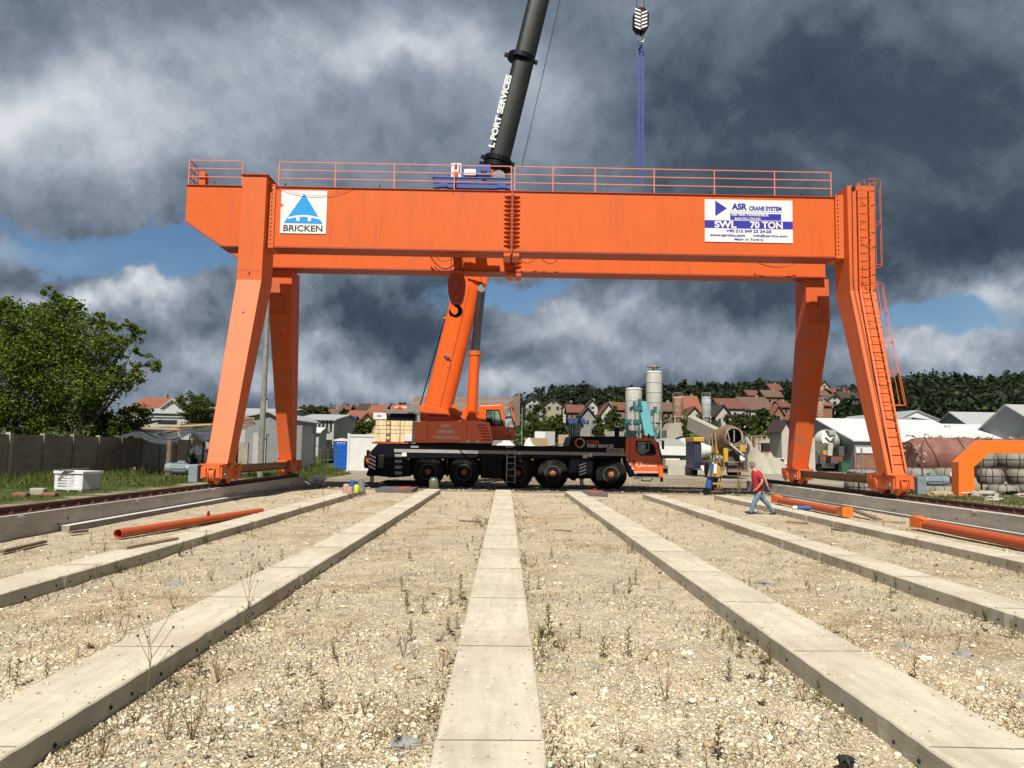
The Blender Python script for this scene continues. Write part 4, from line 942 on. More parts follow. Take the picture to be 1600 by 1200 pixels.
b = MB(); a = T(635, 679); c = T(647, 690); b.box(a[0], c[0], YT-.02, YT+.035, c[1], a[1], 'white'); b.build('control_box', trk, bevel=.03)
b = MB(); a = T(587, 645); c = T(607, 655.5); b.box(a[0], c[0], YT+.2, YT+1.1, c[1], a[1], 'white'); b.box(a[0]+.2, a[0]+.45, YT+.19, YT+.198, (a[1]+c[1])/2-.03, (a[1]+c[1])/2+.03, 'letter_black'); b.build('white_locker', trk, bevel=.04)
b = MB(); a = T(607, 642); c = T(660, 649); b.box(a[0], c[0], YT+.1, YT+2.0, c[1]+.08, c[1]+.16, 'steel'); b.box(a[0]+.2, c[0]-.3, YT+.3, YT+1.8, c[1]-.3, c[1]+.06, 'black'); b.box(a[0], c[0], YT+.09, YT+.11, c[1]+.16, c[1]+.3, 'steel')
for px in (607, 622, 640, 652): q = T(px, 634); b.bar((q[0], YT+.12, c[1]+.1), (q[0], YT+.12, q[1]), .03, .03, 'steel')
q = T(607, 634); q2 = T(652, 633); b.bar((q[0], YT+.12, q[1]), (q2[0], YT+.12, q2[1]), .03, .03, 'steel'); q = T(640, 633); b.box(q[0], q[0]+.38, YT+.02, YT+.09, c[1]+.15, q[1], 'steel'); b.build('winch_platform', trk)
b = MB(); q = T(624, 640.5); b.cyl((q[0]-.25, YT+.9, q[1]+.05), (q[0]+.5, YT+.9, q[1]+.05), .25, .25, 18, 'orange_crane'); b.box(q[0]-.35, q[0]-.27, YT+.6, YT+1.2, q[1]-.25, q[1]+.3, 'orange_leg'); b.box(q[0]+.52, q[0]+.6, YT+.6, YT+1.2, q[1]-.25, q[1]+.3, 'orange_leg'); b.cyl((q[0]+.1, YT+.5, q[1]), (q[0]+.1, YT+.6, q[1]), .2, .2, 14, 'dark_orange'); b.build('winch', trk, bevel=.01)
YT = 42.1
# boom hinge arms
b = MB()
for y0 in (YT+.55, YT+2.0):
    b.xz(poly([(654, 634), (663, 632), (700, 640), (712, 641), (724, 656), (662, 657)]), y0, y0+.12, 'orange_crane')
    b.xz(poly([(655, 640), (662, 640), (664, 658), (656, 658)]), y0-.01, y0+.14, 'orange_leg')
b.box(T(668, 643)[0], T(700, 650)[0], YT+.53, YT+.548, T(668, 650)[1], T(668, 646)[1], 'dark_orange')
b.build('hinge_bracket', trk, bevel=.02)
b = MB(); a = T(707, 651); c = T(715, 638); b.cyl((a[0]+.35, YT+.45, a[1]), (a[0]-.1, YT+.45, c[1]+.1), .22, .22, 16, 'orange_leg'); b.xz(poly([(722, 638), (730, 634), (745, 634), (748, 657), (722, 657)]), YT+.7, YT+.95, 'orange_crane'); b.build('tensioner', trk, bevel=.01)
YT = 42.7
# operator cab
b = MB(); YC = YT+.12
b.xz(poly([(749, 634), (784, 632), (786, 634), (790, 660), (790, 688), (769, 688), (762, 660), (748, 657)]), YC, YC+1.0, 'orange_crane'); oc = b.build('operator_cab', trk, bevel=.03)
b = MB(); wp = poly([(760, 640), (781, 640), (787, 665), (763, 666), (760, 655)]); b.xz(wp, YC-.014, YC-.001, 'black'); w_ = b.build('side_window', oc)
cx_ = sum(p[0] for p in wp)/5; cz_ = sum(p[1] for p in wp)/5
b = MB(); b.xz([(cx_+(x-cx_)*.86, cz_+(z-cz_)*.84) for x, z in wp], YC-.02, YC-.0145, 'glass_green'); b.xz([(cx_-.36, cz_-.38), (cx_-.36, cz_+.02), (cx_-.1, cz_-.05), (cx_+.1, cz_-.38)], YC-.024, YC-.0205, 'black'); b.bar((cx_+.1, YC-.026, cz_-.38), (cx_+.12, YC-.026, cz_+.35), .05, .006, 'black'); b.build('window_glass', w_)
b = MB()     # curved windscreen frame in front of the cab
fr = [T(*p) for p in ((788, 636), (798, 634), (802, 645), (805, 664), (804, 668), (790, 668))]
for y_ in (YC+.02, YC+.95):
    for p, q in zip(fr, fr[1:]): b.bar((p[0], y_, p[1]), (q[0], y_, q[1]), .075, .05, 'orange_leg')
for p in fr[1:5]: b.bar((p[0], YC+.02, p[1]), (p[0], YC+.95, p[1]), .05, .05, 'orange_leg')
b.build('windscreen_frame', oc)
b = MB(); b.xz([fr[0], fr[1], fr[2], fr[3], fr[4], fr[5]], YC+.47, YC+.475, 'glass_lit'); b.build('windscreen_glass', oc)
b = MB(); b.xz(poly([(790, 668.5), (804, 668.5), (806, 677), (804, 688), (790, 688)]), YC+.1, YC+.9, 'orange_panel'); a = T(798, 673); b.cyl((a[0], YC+.02, a[1]), (a[0], YC+.098, a[1]), .10, .10, 12, 'steel'); b.cyl((a[0]-.05, YC+.02, a[1]-.3), (a[0]-.05, YC+.098, a[1]-.3), .09, .09, 12, 'dark_orange'); b.build('cab_nose', oc, bevel=.02)
b = MB() if False else None; 0 and b.prism([(a[0], YT+.3, 2.27), (c[0], YT+.3, 2.27), (c[0]-.1, YT+.3, 2.52), (a[0]+1.6, YT+.3, 2.64), (a[0], YT+.3, 2.58)], (0, .9, 0), 'cream_load'if 'cream_load' in MATS else 'lime'); 0
YT = 41.9
# boom
def B_(px, py): q = P(px, py, YT+1.5); return Vector((q[0], YT+1.5, q[1]))
A0 = B_(685, 643); A1 = B_(784, 240); ax = (A1-A0).normalized()
def sec(t0, t1, hw, dp, m, name, bottomcut=0):
    n = 28; b = MB(); side = Vector((ax.z, 0, -ax.x)); yv = Vector((0, 1, 0)); vs = []
    for t in (t0, t1):
        c = A0+ax*t
        for i in range(n):
            a = 2*math.pi*i/n; ca, sa = math.cos(a), math.sin(a)
            # flat-sided towards the left, rounded towards the right, as an oval boom profile
            e = .62; fx = math.copysign(abs(ca)**(e if ca < 0 else 1.0), ca); fy = math.copysign(abs(sa)**e, sa)
            p = c+side*(fx*hw)+yv*(fy*dp)
            if t == t0 and bottomcut and fx > .1: p += ax*(-bottomcut*fx)
            vs.append(p)
    fs = [(i, (i+1) % n, n+(i+1) % n, n+i) for i in range(n)]+[tuple(range(n-1, -1, -1)), tuple(range(n, 2*n))]
    b.add(vs, fs, m); return b.build(name, trk, smooth=True)
L = (B_(750, 437)-A0).length
bm = sec(0, L+6.0, .80, .62, 'orange_crane', 'boom')
b = MB(); side = Vector((ax.z, 0, -ax.x)); yf = YT+1.5-.56
b.bar(A0+side*.12+Vector((0, -.64, 0)), A0+side*.12+ax*(L-.6)+Vector((0, -.64, 0)), .02, .02, 'dark_orange')
for t in (2.5, 5.5): b.bar(A0+side*.12+ax*t+Vector((0, -.64, 0)), A0+side*.12+ax*(t+.12)+Vector((0, -.64, 0)), .06, .03, 'dark_orange')
c = A0+ax*3.1-side*.15+Vector((0, -.63, 0)); b.cyl(c, c+Vector((0, -.12, 0)), .11, .11, 12, 'steel'); b.bar(c+Vector((-.2, -.1, .1)), c+Vector((.15, -.1, -.1)), .1, .04, 'steel')
c = A0+ax*5.2-side*.8+Vector((0, -.3, 0)); b.box(c.x-.1, c.x+.25, c.y-.1, c.y, c.z-.06, c.z+.06, 'orange_leg'); b.build('boom_fitting', bm)
b = MB()   # collar and flared bracket where the luffing ram pushes
b.xz([tuple(B_(*p).xz) for p in ((730, 428), (763, 425), (764, 444), (761, 448), (732, 440))], YT+.78, YT+.90, 'orange_crane')
b.xz([tuple(B_(*p).xz) for p in ((750, 428), (765, 425), (762, 449), (755, 449))], YT+.6, YT+2.4, 'orange_crane'); b.build('boom_bracket', bm, bevel=.02)
def collar(px, py, m='black'):
    c = B_(px, py); b = MB(); n = 24; vs = []
    for dt in (-.16, .16):
        for i in range(n): a = 2*math.pi*i/n; vs.append(c+ax*dt+side*(.80*math.cos(a))+Vector((0, .72*math.sin(a), 0)))
    b.add(vs, [(i, (i+1) % n, n+(i+1) % n, n+i) for i in range(n)]+[tuple(range(n-1, -1, -1)), tuple(range(n, 2*n))], m)
    for s_ in (-1, 1): q = c+side*s_*.85; b.bar(q-ax*.1, q+ax*.12, .3, .16, m, up=(0, 1, 0))
    b.build('boom_collar', trk, bevel=.02)
sec(L+6.0, 50.0, .62, .52, 'black_boom', 'boom_extension'); collar(815.5, 92); collar(779, 252); collar(776.5, 262)
sec(50.0, 51.2, .75, .7, 'orange_crane', 'boom_head')
# white lettering climbing the boom
c = B_(783.5, 180); ln = (B_(797, 127)-B_(770, 239)).length
upv = -side; text('L PORT SERVICES', c+Vector((-.05, -.52, 0)), ln, .36, 'letter_white', trk, right=tuple(ax), up=tuple(upv), bold=.045, thick=0, space=1.0)
# luffing ram
b = MB(); yr = YT+.95; r0 = P(735.5, 684, yr); r1 = P(743, 549, yr); r2 = P(753, 455, yr)
b.cyl((r0[0], yr, r0[1]), (r1[0], yr, r1[1]), .31, .29, 24, 'orange_crane'); b.cyl((r1[0]-.03*0, yr, r1[1]-.25), (r1[0], yr, r1[1]), .335, .335, 24, 'orange_leg'); ram = b.build('luffing_ram', trk, smooth=True)
b = MB(); b.cyl((r1[0]+.05, yr, r1[1]), (r2[0]+.03, yr, r2[1]), .2, .2, 20, 'chrome'); b.cyl((r1[0]-.2, yr+.1, r1[1]), (r2[0]-.2, yr+.1, r2[1]), .05, .05, 8, 'chrome'); b.cyl((r2[0], yr-.2, r2[1]+.1), (r2[0], yr+.2, r2[1]+.1), .22, .22, 16, 'steel'); b.build('piston_rod', ram, smooth=True)
b = MB(); q = P(742, 672, yr); b.box(q[0]-.1, q[0]+.14, yr-.34, yr-.28, q[1]-.3, q[1]+.15, 'black'); b.build('ram_opening', ram)
b = MB(); p = P(658, 636, YT+1.5); q = P(697, 500, YT+1.5); b.cyl((p[0], YT+1.5, p[1]), (q[0], YT+1.5, q[1]), .035, .03, 6, 'black')
tip = A0+ax*50.6; p = P(797, 262, YT+1.3); b.cyl((p[0]+.7, YT+1.3, p[1]), tuple(tip+side*.9), .018, .018, 6, 'black'); b.build('hoist_rope', trk)
YT = 41.0
# travelling hook block hanging far out from the boom tip
hk0 = P(1001, 33, 43.6); HX, HZ, HY = hk0[0], hk0[1], 43.6
thb = thing('hook_block', (HX, HY, HZ), 'black and white striped hook block hanging high in front of the clouds on two ropes', 'hook block')
def octa(w, h): return [(HX-w*.5, HZ-h*.28), (HX-w*.25, HZ-h*.5), (HX+w*.25, HZ-h*.5), (HX+w*.5, HZ-h*.25), (HX+w*.5, HZ+h*.25), (HX+w*.2, HZ+h*.5), (HX-w*.2, HZ+h*.5), (HX-w*.5, HZ+h*.25)]
b = MB(); b.xz(octa(.9, 1.45), HY-.28, HY+.28, 'black'); b.build('block_casing', thb, bevel=.04)
b = MB(); r = random.Random(2)
for i in range(6):
    z = HZ-.55+i*.22; b.add([(HX-.40+.03*(i in (0, 5)), HY-.285, z), (HX-.05, HY-.285, z-.13), (HX-.05, HY-.285, z-.02), (HX-.40, HY-.285, z+.10)], [(0, 1, 2, 3)], 'letter_white')
    b.add([(HX-.0, HY-.285, z-.05), (HX+.34, HY-.285, z+.08), (HX+.34, HY-.285, z+.18), (HX, HY-.285, z+.06)], [(0, 1, 2, 3)], 'letter_white') if i < 5 else None
b.build('hazard_stripes', thb)
b = MB(); zc = HZ-1.12; pts = [(HX+.03+.19*math.cos(R(100-i*15)), HY, zc+.2*math.sin(R(100-i*15))) for i in range(20)]; b.tube(pts, .05, 8, 'steel'); b.cyl((HX, HY, HZ-.70), (HX, HY, zc+.18), .06, .05, 10, 'black'); b.build('hook', thb, smooth=True)
for sx_ in (-.24, .20): b = MB(); b.cyl((HX+sx_, HY, HZ+.55), (HX+sx_*.6, HY+.1, 52), .02, .02, 6, 'black'); b.build('rope', thb)
b = MB(); b.cyl((HX+.02, HY, HZ+.6), (HX+.02, HY, HZ+1.0), .10, .05, 10, 'red_paint'if 'red_paint' in MATS else 'dark_orange'); b.build('rope_anchor', thb)
zt_, zb_ = P(1001, 70, HY)[1], P(1001, 288, HY)[1]
chn = thing('lifting_chains', (HX, HY, zt_), 'set of long blue lifting chains hanging from the striped hook block', 'lifting chains')
b = MB()
for k in range(14): b.blob((HX+.02+rnd.uniform(-.13, .13), HY+rnd.uniform(-.1, .1), zt_-rnd.uniform(0, .55)), rnd.uniform(.05, .09), 'blue', k, .4, 6, 4)
b.build('shackles', chn)
for k, (dx, dy) in enumerate(((-.16, 0), (-.05, .12), (.07, -.1), (.17, .03))):
    b = MB(); z = zt_-.3; zz = zb_+rnd.uniform(-.1, .15); i = 0
    while z > zz:
        if i % 2: b.bar((HX+dx, HY+dy, z), (HX+dx, HY+dy, z-.115), .075, .03, 'blue_chain')
        else: b.bar((HX+dx, HY+dy, z), (HX+dx, HY+dy, z-.115), .03, .075, 'blue_chain')
        z -= .10; i += 1
    b.cyl((HX+dx, HY+dy, zz), (HX+dx+.02, HY+dy, zz-.2), .045, .03, 8, 'steel'); b.build('chain', chn)
# crane mats lying under the outriggers
def matb(p0, p1, ln, lab, z=.0, m='mat_grey'):
    x0, y0 = G(*p0, z); x1, y1 = G(*p1, z); b = MB()
    n = 3
    for i in range(n): b.box(x0, x1, y0+i*ln/n, y0+(i+1)*ln/n-.02, .04, .21, m)
    if m == 'mat_grey': b.box(x0+.9, x1-.3, y0+.1, y0+ln-.1, .211, .225, 'rust_orange')
    o = b.build('crane_mat', origin=((x0+x1)/2, y0+ln/2, 0)); tag(o, lab, 'crane mat'); return o
matb((586, 771), (646, 771), 2.2, 'dark timber crane mat with a rusty top under the rear outrigger of the crane truck')
o = matb((893, 777), (948, 777), 2.4, 'grey crane mat at the far end of a concrete strip under the front outrigger')
matb((600, 757), (655, 757), 1.2, 'thin grey steel mat lying on the ground below the truck behind the rear outrigger')

# ================================================================== LOOSE STEEL TUBES AND PLANKS IN THE BED
def tube_thing(p0, p1, r, lab, name='steel_tube', heads=(), hollow=True, lug=None, m='rust_orange'):
    a = Vector(p0); c = Vector(p1); o = thing(name, tuple((a+c)/2-Vector((0, 0, r))), lab, 'steel tube'); d = (c-a).normalized()
    b = MB(); n = 28
    u = Vector((0, 0, 1)); s_ = d.cross(u).normalized(); w = s_.cross(d)
    vs = []
    for p, rr in ((a, r), (c, r), (c, r*.93), (a, r*.93)):
        for i in range(n): t = 2*math.pi*i/n; vs.append(p+s_*math.cos(t)*rr+w*math.sin(t)*rr)
    fs = []
    for j in range(4):
        k0, k1 = j*n, ((j+1) % 4)*n
        for i in range(n): fs.append((k0+i, k0+(i+1) % n, k1+(i+1) % n, k1+i))
    b.add(vs, fs, m); b.build('pipe', o, smooth=True)
    if not hollow or True:
        b = MB(); q = a+d*.6; b.cyl(q, q+d*.01, r*.92, r*.92, n, 'hole'); b.build('bore_dark_disc', o)  # black disc in the bore, shade of the hollow put in as colour
    for p in heads:
        b = MB(); e = a if p == 0 else c; dd = d if p == 0 else -d
        k0 = e-dd*.30
        b.prism([k0+s_*.17-Vector((0, 0, .13)), k0-s_*.17-Vector((0, 0, .13)), k0-s_*.17+Vector((0, 0, .17)), k0+s_*.17+Vector((0, 0, .17))], dd*.02, 'orange_bright')
        for sg in (-1, 1):
            g0 = e-dd*.275+s_*sg*.16; g1 = e+dd*.22+s_*sg*r*.95
            b.prism([g0-Vector((0, 0, .125)), g0+Vector((0, 0, .165)), g1+Vector((0, 0, .10)), g1-Vector((0, 0, .10))], s_*.015*sg, 'orange_bright')
        b.prism([e-dd*.27+s_*.15+Vector((0, 0, .17)), e-dd*.27-s_*.15+Vector((0, 0, .17)), e+dd*.25-s_*r*.8+Vector((0, 0, .11)), e+dd*.25+s_*r*.8+Vector((0, 0, .11))], Vector((0, 0, .015)), 'orange_bright')
        b.build('end_bracket', o)
    if lug is not None:
        q = a.lerp(c, lug)+w*r; b = MB(); b.prism([q-d*.08, q+d*.08, q+d*.04+w*.12, q-d*.04+w*.12], s_*.02, m); b.build('lifting_lug', o)
    return o
def gp(px, py, z): x, y = G(px, py, z); return (x, y, z)
tube_thing(gp(184, 834, .16), gp(408, 799, .16), .098, 'long rusty orange pipe on the gravel at the left, open end towards us', lug=.55)
tube_thing(gp(1216, 781, .25), gp(1318, 800, .22), .13, 'orange steel tube with end brackets lying behind the walking man', heads=(0, 1), m='rust_orange')
tube_thing(gp(1440, 818, .25), gp(1700, 869, .2), .13, 'orange steel tube with flared end bracket at the right edge', heads=(0,), m='rust_orange')
def plank(p0, p1, w, t, lab, m='wood', z=.04, z2=None):
    x0, y0 = G(*p0, z); x1, y1 = G(*p1, z2 if z2 is not None else z); b = MB()
    b.bar((x0, y0, z), (x1, y1, z2 if z2 is not None else z), w, t, m); o = b.build('timber_plank', origin=((x0+x1)/2, (y0+y1)/2, z), bevel=.004); tag(o, lab, 'plank'); return o
plank((190, 856), (272, 841), .20, .05, 'sawn timber plank lying flat on the concrete strip below the orange pipe', z=.258)
plank((1326, 794), (1374, 812), .2, .05, 'wooden board propped between the two orange tubes at the right', 'old_wood', z=.30, z2=.12)
plank((1360, 813), (1414, 817), .14, .06, 'short timber batten lying beside the flared orange tube', 'wood', z=.08)
plank((2, 862), (70, 846), .10, .05, 'old batten lying against the foot of the left rail wall', 'old_wood', z=.10)
plank((110, 832), (135, 829), .12, .05, 'short old batten on the gravel at the foot of the left wall', 'old_wood', z=.12)
plank((1228, 815), (1262, 818), .05, .03, 'thin stick lying on the gravel behind the walking man', 'old_wood', z=.07)
plank((1302, 826), (1320, 830), .12, .03, 'dark short board lying on the gravel between two strips at the right', 'old_wood', z=.07)
plank((717, 814), (752, 814.5), .16, .03, 'weathered board on the gravel left of the central strip', 'old_wood', z=.07)
plank((866, 828), (892, 830), .14, .03, 'weathered board on the gravel right of the central strip', 'old_wood', z=.07)
x, y = G(1255, 793, .30); tb = thing('sealant_tube', (x, y, .23), 'blue and white tube lying on the strip beside the orange pipe', 'sealant tube')
b = MB(); b.cyl((x-.22, y, .29), (x+.23, y-.02, .29), .07, .07, 14, 'blue'); b.build('tube_body', tb, smooth=True); b = MB(); b.cyl((x-.36, y+.005, .29), (x-.221, y, .29), .055, .07, 14, 'white'); b.build('tube_cap', tb, smooth=True)
# jar on the strip and paint cans beside the other
x, y = G(677.5, 763, .23); b = MB(); b.lathe((x, y, .235), [(.20, 0), (.215, .02), (.215, .34), (.15, .42), (.14, .48)], 24, 'jar'if 'jar' in MATS else 'steel'); 
paint('jar', (.16, .17, .13), .2, var=.2); b.mats = ['jar']; o = b.build('glass_jar', origin=(x, y, .235), smooth=True); tag(o, 'dark glass demijohn on the end of a strip in front of a truck wheel', 'jar')
paint('pink_tub', (.62, .36, .33), .5); paint('hivis', (.6, .75, .05), .6); paint('green', (.05, .28, .10), .5); paint('blue_tub', (.02, .10, .32), .5)
for (px, py, h, r, mm, ml, nm, lab) in ((541, 771, .36, .13, 'pink_tub', 'white', 'plastic_bucket', 'pink plastic tub on the strip, leftmost of the cluster of tubs'), (547, 772, .30, .12, 'pink_tub', 'green', 'plastic_bucket', 'pink and green tub beside the other pink one'), (551, 768, .44, .17, 'blue_tub', 'blue_tub', 'plastic_bucket', 'dark blue drum among the tubs on the strip'), (557, 770, .32, .10, 'hivis', 'white', 'plastic_bottle', 'bright yellow bottle in front of the dark blue drum'), (564, 768, .46, .16, 'steel', 'steel', 'metal_can', 'grey metal can, rightmost of the cluster on the strip')):
    x, y = G(px, py, .23); o = thing(nm, (x, y, .23), lab, nm.split('_')[1]); b = MB(); b.lathe((x, y, .235), [(r*.9, 0), (r, .02), (r, h*.9), (r*.95, h*.92)], 18, mm); b.build('body', o, smooth=True)
    b = MB(); b.lathe((x, y, .235), [(r*.6, h*.925), (r*.6, h)], 14, ml); b.build('lid', o, smooth=True)
# white sheet bundle at the end of the left wall
x, y = -9.6, 38.9; b = MB(); 
for k in range(5): b.blob((x+rnd.uniform(-.4, .4), y+rnd.uniform(-.2, .3), .45-.1*k), (.35, .25, .12), 'white', 40+k, .35, 9, 5)
tag(b.build('plastic_sheet', origin=(x, y, 0)), 'crumpled white plastic sheet draped over the far end of the left rail wall', 'plastic sheet')
# ================================================================== PLANTS
def leafmat(name, c, var=.35):
    mt, t, b = newmat(name); c = tuple(x*.82 for x in c)
    geo = t.new('ShaderNodeNewGeometry'); ob = t.new('ShaderNodeTexCoord').outputs['Object']
    n = t.noise(ob, .9, 3); f = t.math('MULTIPLY_ADD', geo.outputs['Random Per Island'], .65, t.math('MULTIPLY', n.outputs[0], .35))
    t.put(b.inputs['Base Color'], t.ramp(f, [(.15, tuple(x*(1-var) for x in c)), (.5, c), (.9, (min(1, c[0]*1.55), min(1, c[1]*1.4), c[2]*1.2))]))
    b.inputs['Roughness'].default_value = .6; b.inputs['Specular IOR Level'].default_value = .25
    b.inputs['Transmission Weight'].default_value = 0
    tr = t.new('ShaderNodeBsdfTranslucent'); mx = t.new('ShaderNodeMixShader'); mx.inputs[0].default_value = .28
    t.put(tr.inputs[0], (min(1, c[0]*1.8), min(1, c[1]*1.9), c[2]*.9))
    out = [q for q in t.n if q.type == 'OUTPUT_MATERIAL'][0]
    t.l.new(b.outputs[0], mx.inputs[1]); t.l.new(tr.outputs[0], mx.inputs[2]); t.l.new(mx.outputs[0], out.inputs[0])
leafmat('leaf_bright', (.135, .19, .022)); leafmat('leaf_mid', (.065, .105, .016)); leafmat('leaf_dark', (.022, .042, .014)); leafmat('leaf_olive', (.085, .095, .028)); leafmat('leaf_forest', (.020, .033, .017))  # leaf_forest is extra dark: cloud shade over the hills put into its colour
leafmat('weed_dark', (.10, .068, .040), .4); leafmat('weed_green', (.08, .12, .03), .4); leafmat('dry_grass', (.24, .19, .09), .3); leafmat('grass', (.080, .130, .026), .45); leafmat('corn', (.14, .19, .06), .4)
paint('bark', (.085, .065, .045), .9, var=.3, bumpy=.6, scale=3); paint('stem_dry', (.22, .15, .08), .9)
def mesh_np(name, vs, fs, mi, mats):
    vs = np.asarray(vs, dtype=np.float32); fs = np.asarray(fs, dtype=np.int32); k = fs.shape[1]
    me = bpy.data.meshes.new(name); me.vertices.add(len(vs)); me.vertices.foreach_set('co', vs.ravel())
    me.loops.add(fs.size); me.loops.foreach_set('vertex_index', fs.ravel())
    me.polygons.add(len(fs)); me.polygons.foreach_set('loop_start', np.arange(0, fs.size, k, dtype=np.int32))
    for m in mats: me.materials.append(MATS[m])
    me.polygons.foreach_set('material_index', np.asarray(mi, dtype=np.int32)); me.update(calc_edges=True); me.validate()
    o = bpy.data.objects.new(name, me); col.objects.link(o); return o
def leafcloud(C, size, rng, asp=.55, droop=.3):
    n = len(C); a = rng.normal(size=(n, 3)); a[:, 2] *= .7; a /= np.linalg.norm(a, axis=1)[:, None]
    b = rng.normal(size=(n, 3)); b[:, 2] += droop; b -= (b*a).sum(1)[:, None]*a; b /= np.linalg.norm(b, axis=1)[:, None]
    s = size*rng.uniform(.6, 1.35, n)[:, None]
    q = np.stack([C-a*s*.5, C+b*s*asp*.5-a*s*.05, C+a*s*.5, C-b*s*asp*.5-a*s*.05], 1).reshape(-1, 3)
    return q, np.arange(4*n).reshape(n, 4)
def tree(name, x, y, z, lobes, n, size, label, cat='tree', mats=('leaf_mid', 'leaf_bright', 'leaf_dark'), wts=(.5, .3, .2), trunk=(.2, 2.), seed=1, group=None, fill=.5, limbs=True, twigs=None):
    rng = np.random.default_rng(seed); o = thing(name, (x, y, z), label, cat, group=group)
    vol = np.array([l[3]*l[4]*l[5] for l in lobes])**.72; cnt = (n*vol/vol.sum()).astype(int); pts = []; 
    for l, c in zip(lobes, cnt):
        # clumps inside the lobe, leaves inside the clump
        nc = max(6, c//55); d = rng.normal(size=(nc, 3)); d /= np.linalg.norm(d, axis=1)[:, None]; rr = rng.uniform(fill, 1.05, nc)**.6
        cc = d*rr[:, None]*np.array(l[3:6])+np.array(l[0:3]); k = rng.integers(0, nc, c)
        cs = min(l[3:6])*.30; pts.append(cc[k]+rng.normal(size=(c, 3))*cs*np.array([1, 1, .75])*rng.uniform(.4, 1, (c, 1)))
    C = np.concatenate(pts)
    C[:, 2] = np.maximum(C[:, 2], .1)
    q, f = leafcloud(C, size, rng); mi = rng.choice(len(mats), len(C), p=wts)
    cr = mesh_np('crown', q, f, mi, mats); cr.parent = o; LOC[cr.name] = Vector((x, y, z))
    b = MB(); r, h = trunk
    b.cyl((x, y, z-.1), (x+.05, y, z+h), r, r*.75, 9, 'bark')
    if limbs:
        for i, l in enumerate(lobes[:14]):
            e = Vector((x+l[0]*.85, y+l[1]*.85, z+l[2])); s0 = Vector((x+.05, y, z+h*(.6+.4*((i*7) % 5)/5)))
            m1 = s0.lerp(e, .5)+Vector((0, 0, -.1*abs(e.z-s0.z)))
            b.cyl(s0, m1, r*.5, r*.3, 6, 'bark'); b.cyl(m1, e, r*.3, r*.08, 5, 'bark')
    b.build('trunk', o, smooth=True)
    return o
def at(px, Y, py): q = P(px, py, Y); return q
TZ = terrain
# big tree at the left: lobes taken from its outline, given depth
YB = 44.; bx_, _ = P(118, 690, YB)
rr = random.Random(11); lobes = []
for px, py, r_ in ((95, 500, 34), (45, 520, 36), (0, 500, 34), (130, 545, 44), (70, 570, 50), (10, 570, 46), (185, 545, 22), (165, 510, 14), (205, 520, 12), (222, 565, 14), (243, 556, 7), (200, 590, 22), (160, 600, 36), (110, 625, 36), (50, 625, 40), (0, 635, 36), (190, 650, 22), (150, 655, 20), (90, 470, 14), (60, 490, 18), (35, 485, 14), (110, 468, 9), (150, 500, 12), (-50, 560, 50), (-60, 630, 40), (215, 540, 8), (236, 580, 8), (200, 510, 9), (126, 480, 8), (20, 668, 26), (80, 668, 26), (140, 672, 22), (185, 672, 16), (-40, 668, 30)):
    x_, z_ = P(px, py, YB); s_ = r_*YB/1200; lobes.append((x_-bx_, rr.uniform(-1, 1)*max(.3, 2.4-s_), z_-.3, s_*1.05, s_*1.25+.25, s_*.95))
tree('broadleaf_tree', bx_, YB, .3, lobes, 85000, .17, 'large bushy green tree rising behind the concrete panel fence at the left', mats=('leaf_mid', 'leaf_bright', 'leaf_dark'), wts=(.40, .50, .10), trunk=(.22, 2.6), seed=4, fill=.25)
def simple_tree(px, pyb, pyt, wpx, Y, label, name='broadleaf_tree', n=6500, size=None, mats=('leaf_mid', 'leaf_olive', 'leaf_dark'), wts=(.5, .3, .2), seed=1, shape='round', group=None):
    x, z0 = P(px, pyb, Y); _, z1 = P(px, pyt, Y); zt = TZ(x, Y); z0 = min(z0, z1-1); h = z1-zt; w = wpx*Y/1200/2; lo = []; r = random.Random(seed)
    if shape == 'cone':
        for i in range(6): t = (i+.5)/6; lo.append((r.uniform(-.1, .1)*w, 0, h*(.08+.86*t), w*(1-.75*t), w*(1-.75*t), h*.12))
    elif shape == 'column':
        for i in range(6): t = (i+.5)/6; q = math.sin(math.pi*(t*.8+.15))**.5; lo.append((0, 0, h*(.04+.92*t), w*.9*q, w*.9*q, h*.11))
    else:
        hc = max((z1-z0)*.5, .3); zc = (z0+z1)/2-zt
        for i in range(9): a = 2*math.pi*i/9; e = r.uniform(-.55, .6); lo.append((w*.5*math.cos(a), w*.5*math.sin(a), zc+hc*e, w*.52, w*.52, hc*r.uniform(.36, .5)))
        lo.append((0, 0, z1-zt-hc*.35, w*.45, w*.45, hc*.33))
    return tree(name, x, Y, zt, lo, n, size or max(.16, Y*.0027), label, mats=mats, wts=wts, seed=seed, trunk=(max(.1, w*.09), max(.5, h*.35)), group=group, fill=.3)
simple_tree(308, 676, 614, 66, 62, 'round dark green tree standing left of the big gantry leg, beside the white warehouse', n=9000, size=.17, mats=('leaf_olive', 'leaf_dark', 'leaf_mid'), wts=(.4, .35, .25), seed=3)
simple_tree(492, 655, 633, 50, 150, 'low spreading tree behind the grey roofed hall left of the crane truck', seed=5, mats=('leaf_olive', 'leaf_mid', 'leaf_dark'))
simple_tree(536, 668, 638, 16, 140, 'small dark tree in front of the red roofed houses left of the crane', seed=6, mats=('leaf_dark', 'leaf_dark', 'leaf_mid'))
simple_tree(568, 682, 655, 36, 98, 'bushy green shrub tree in front of the yellow gabled house', seed=7)
simple_tree(842, 692, 630, 44, 105, 'tall round tree just right of the brown shed', n=7000, seed=8, mats=('leaf_olive', 'leaf_mid', 'leaf_dark'))
simple_tree(873, 692, 648, 26, 100, 'dense dark tree between the round tree and the exhaust stack', seed=9, mats=('leaf_mid', 'leaf_dark', 'leaf_dark'))
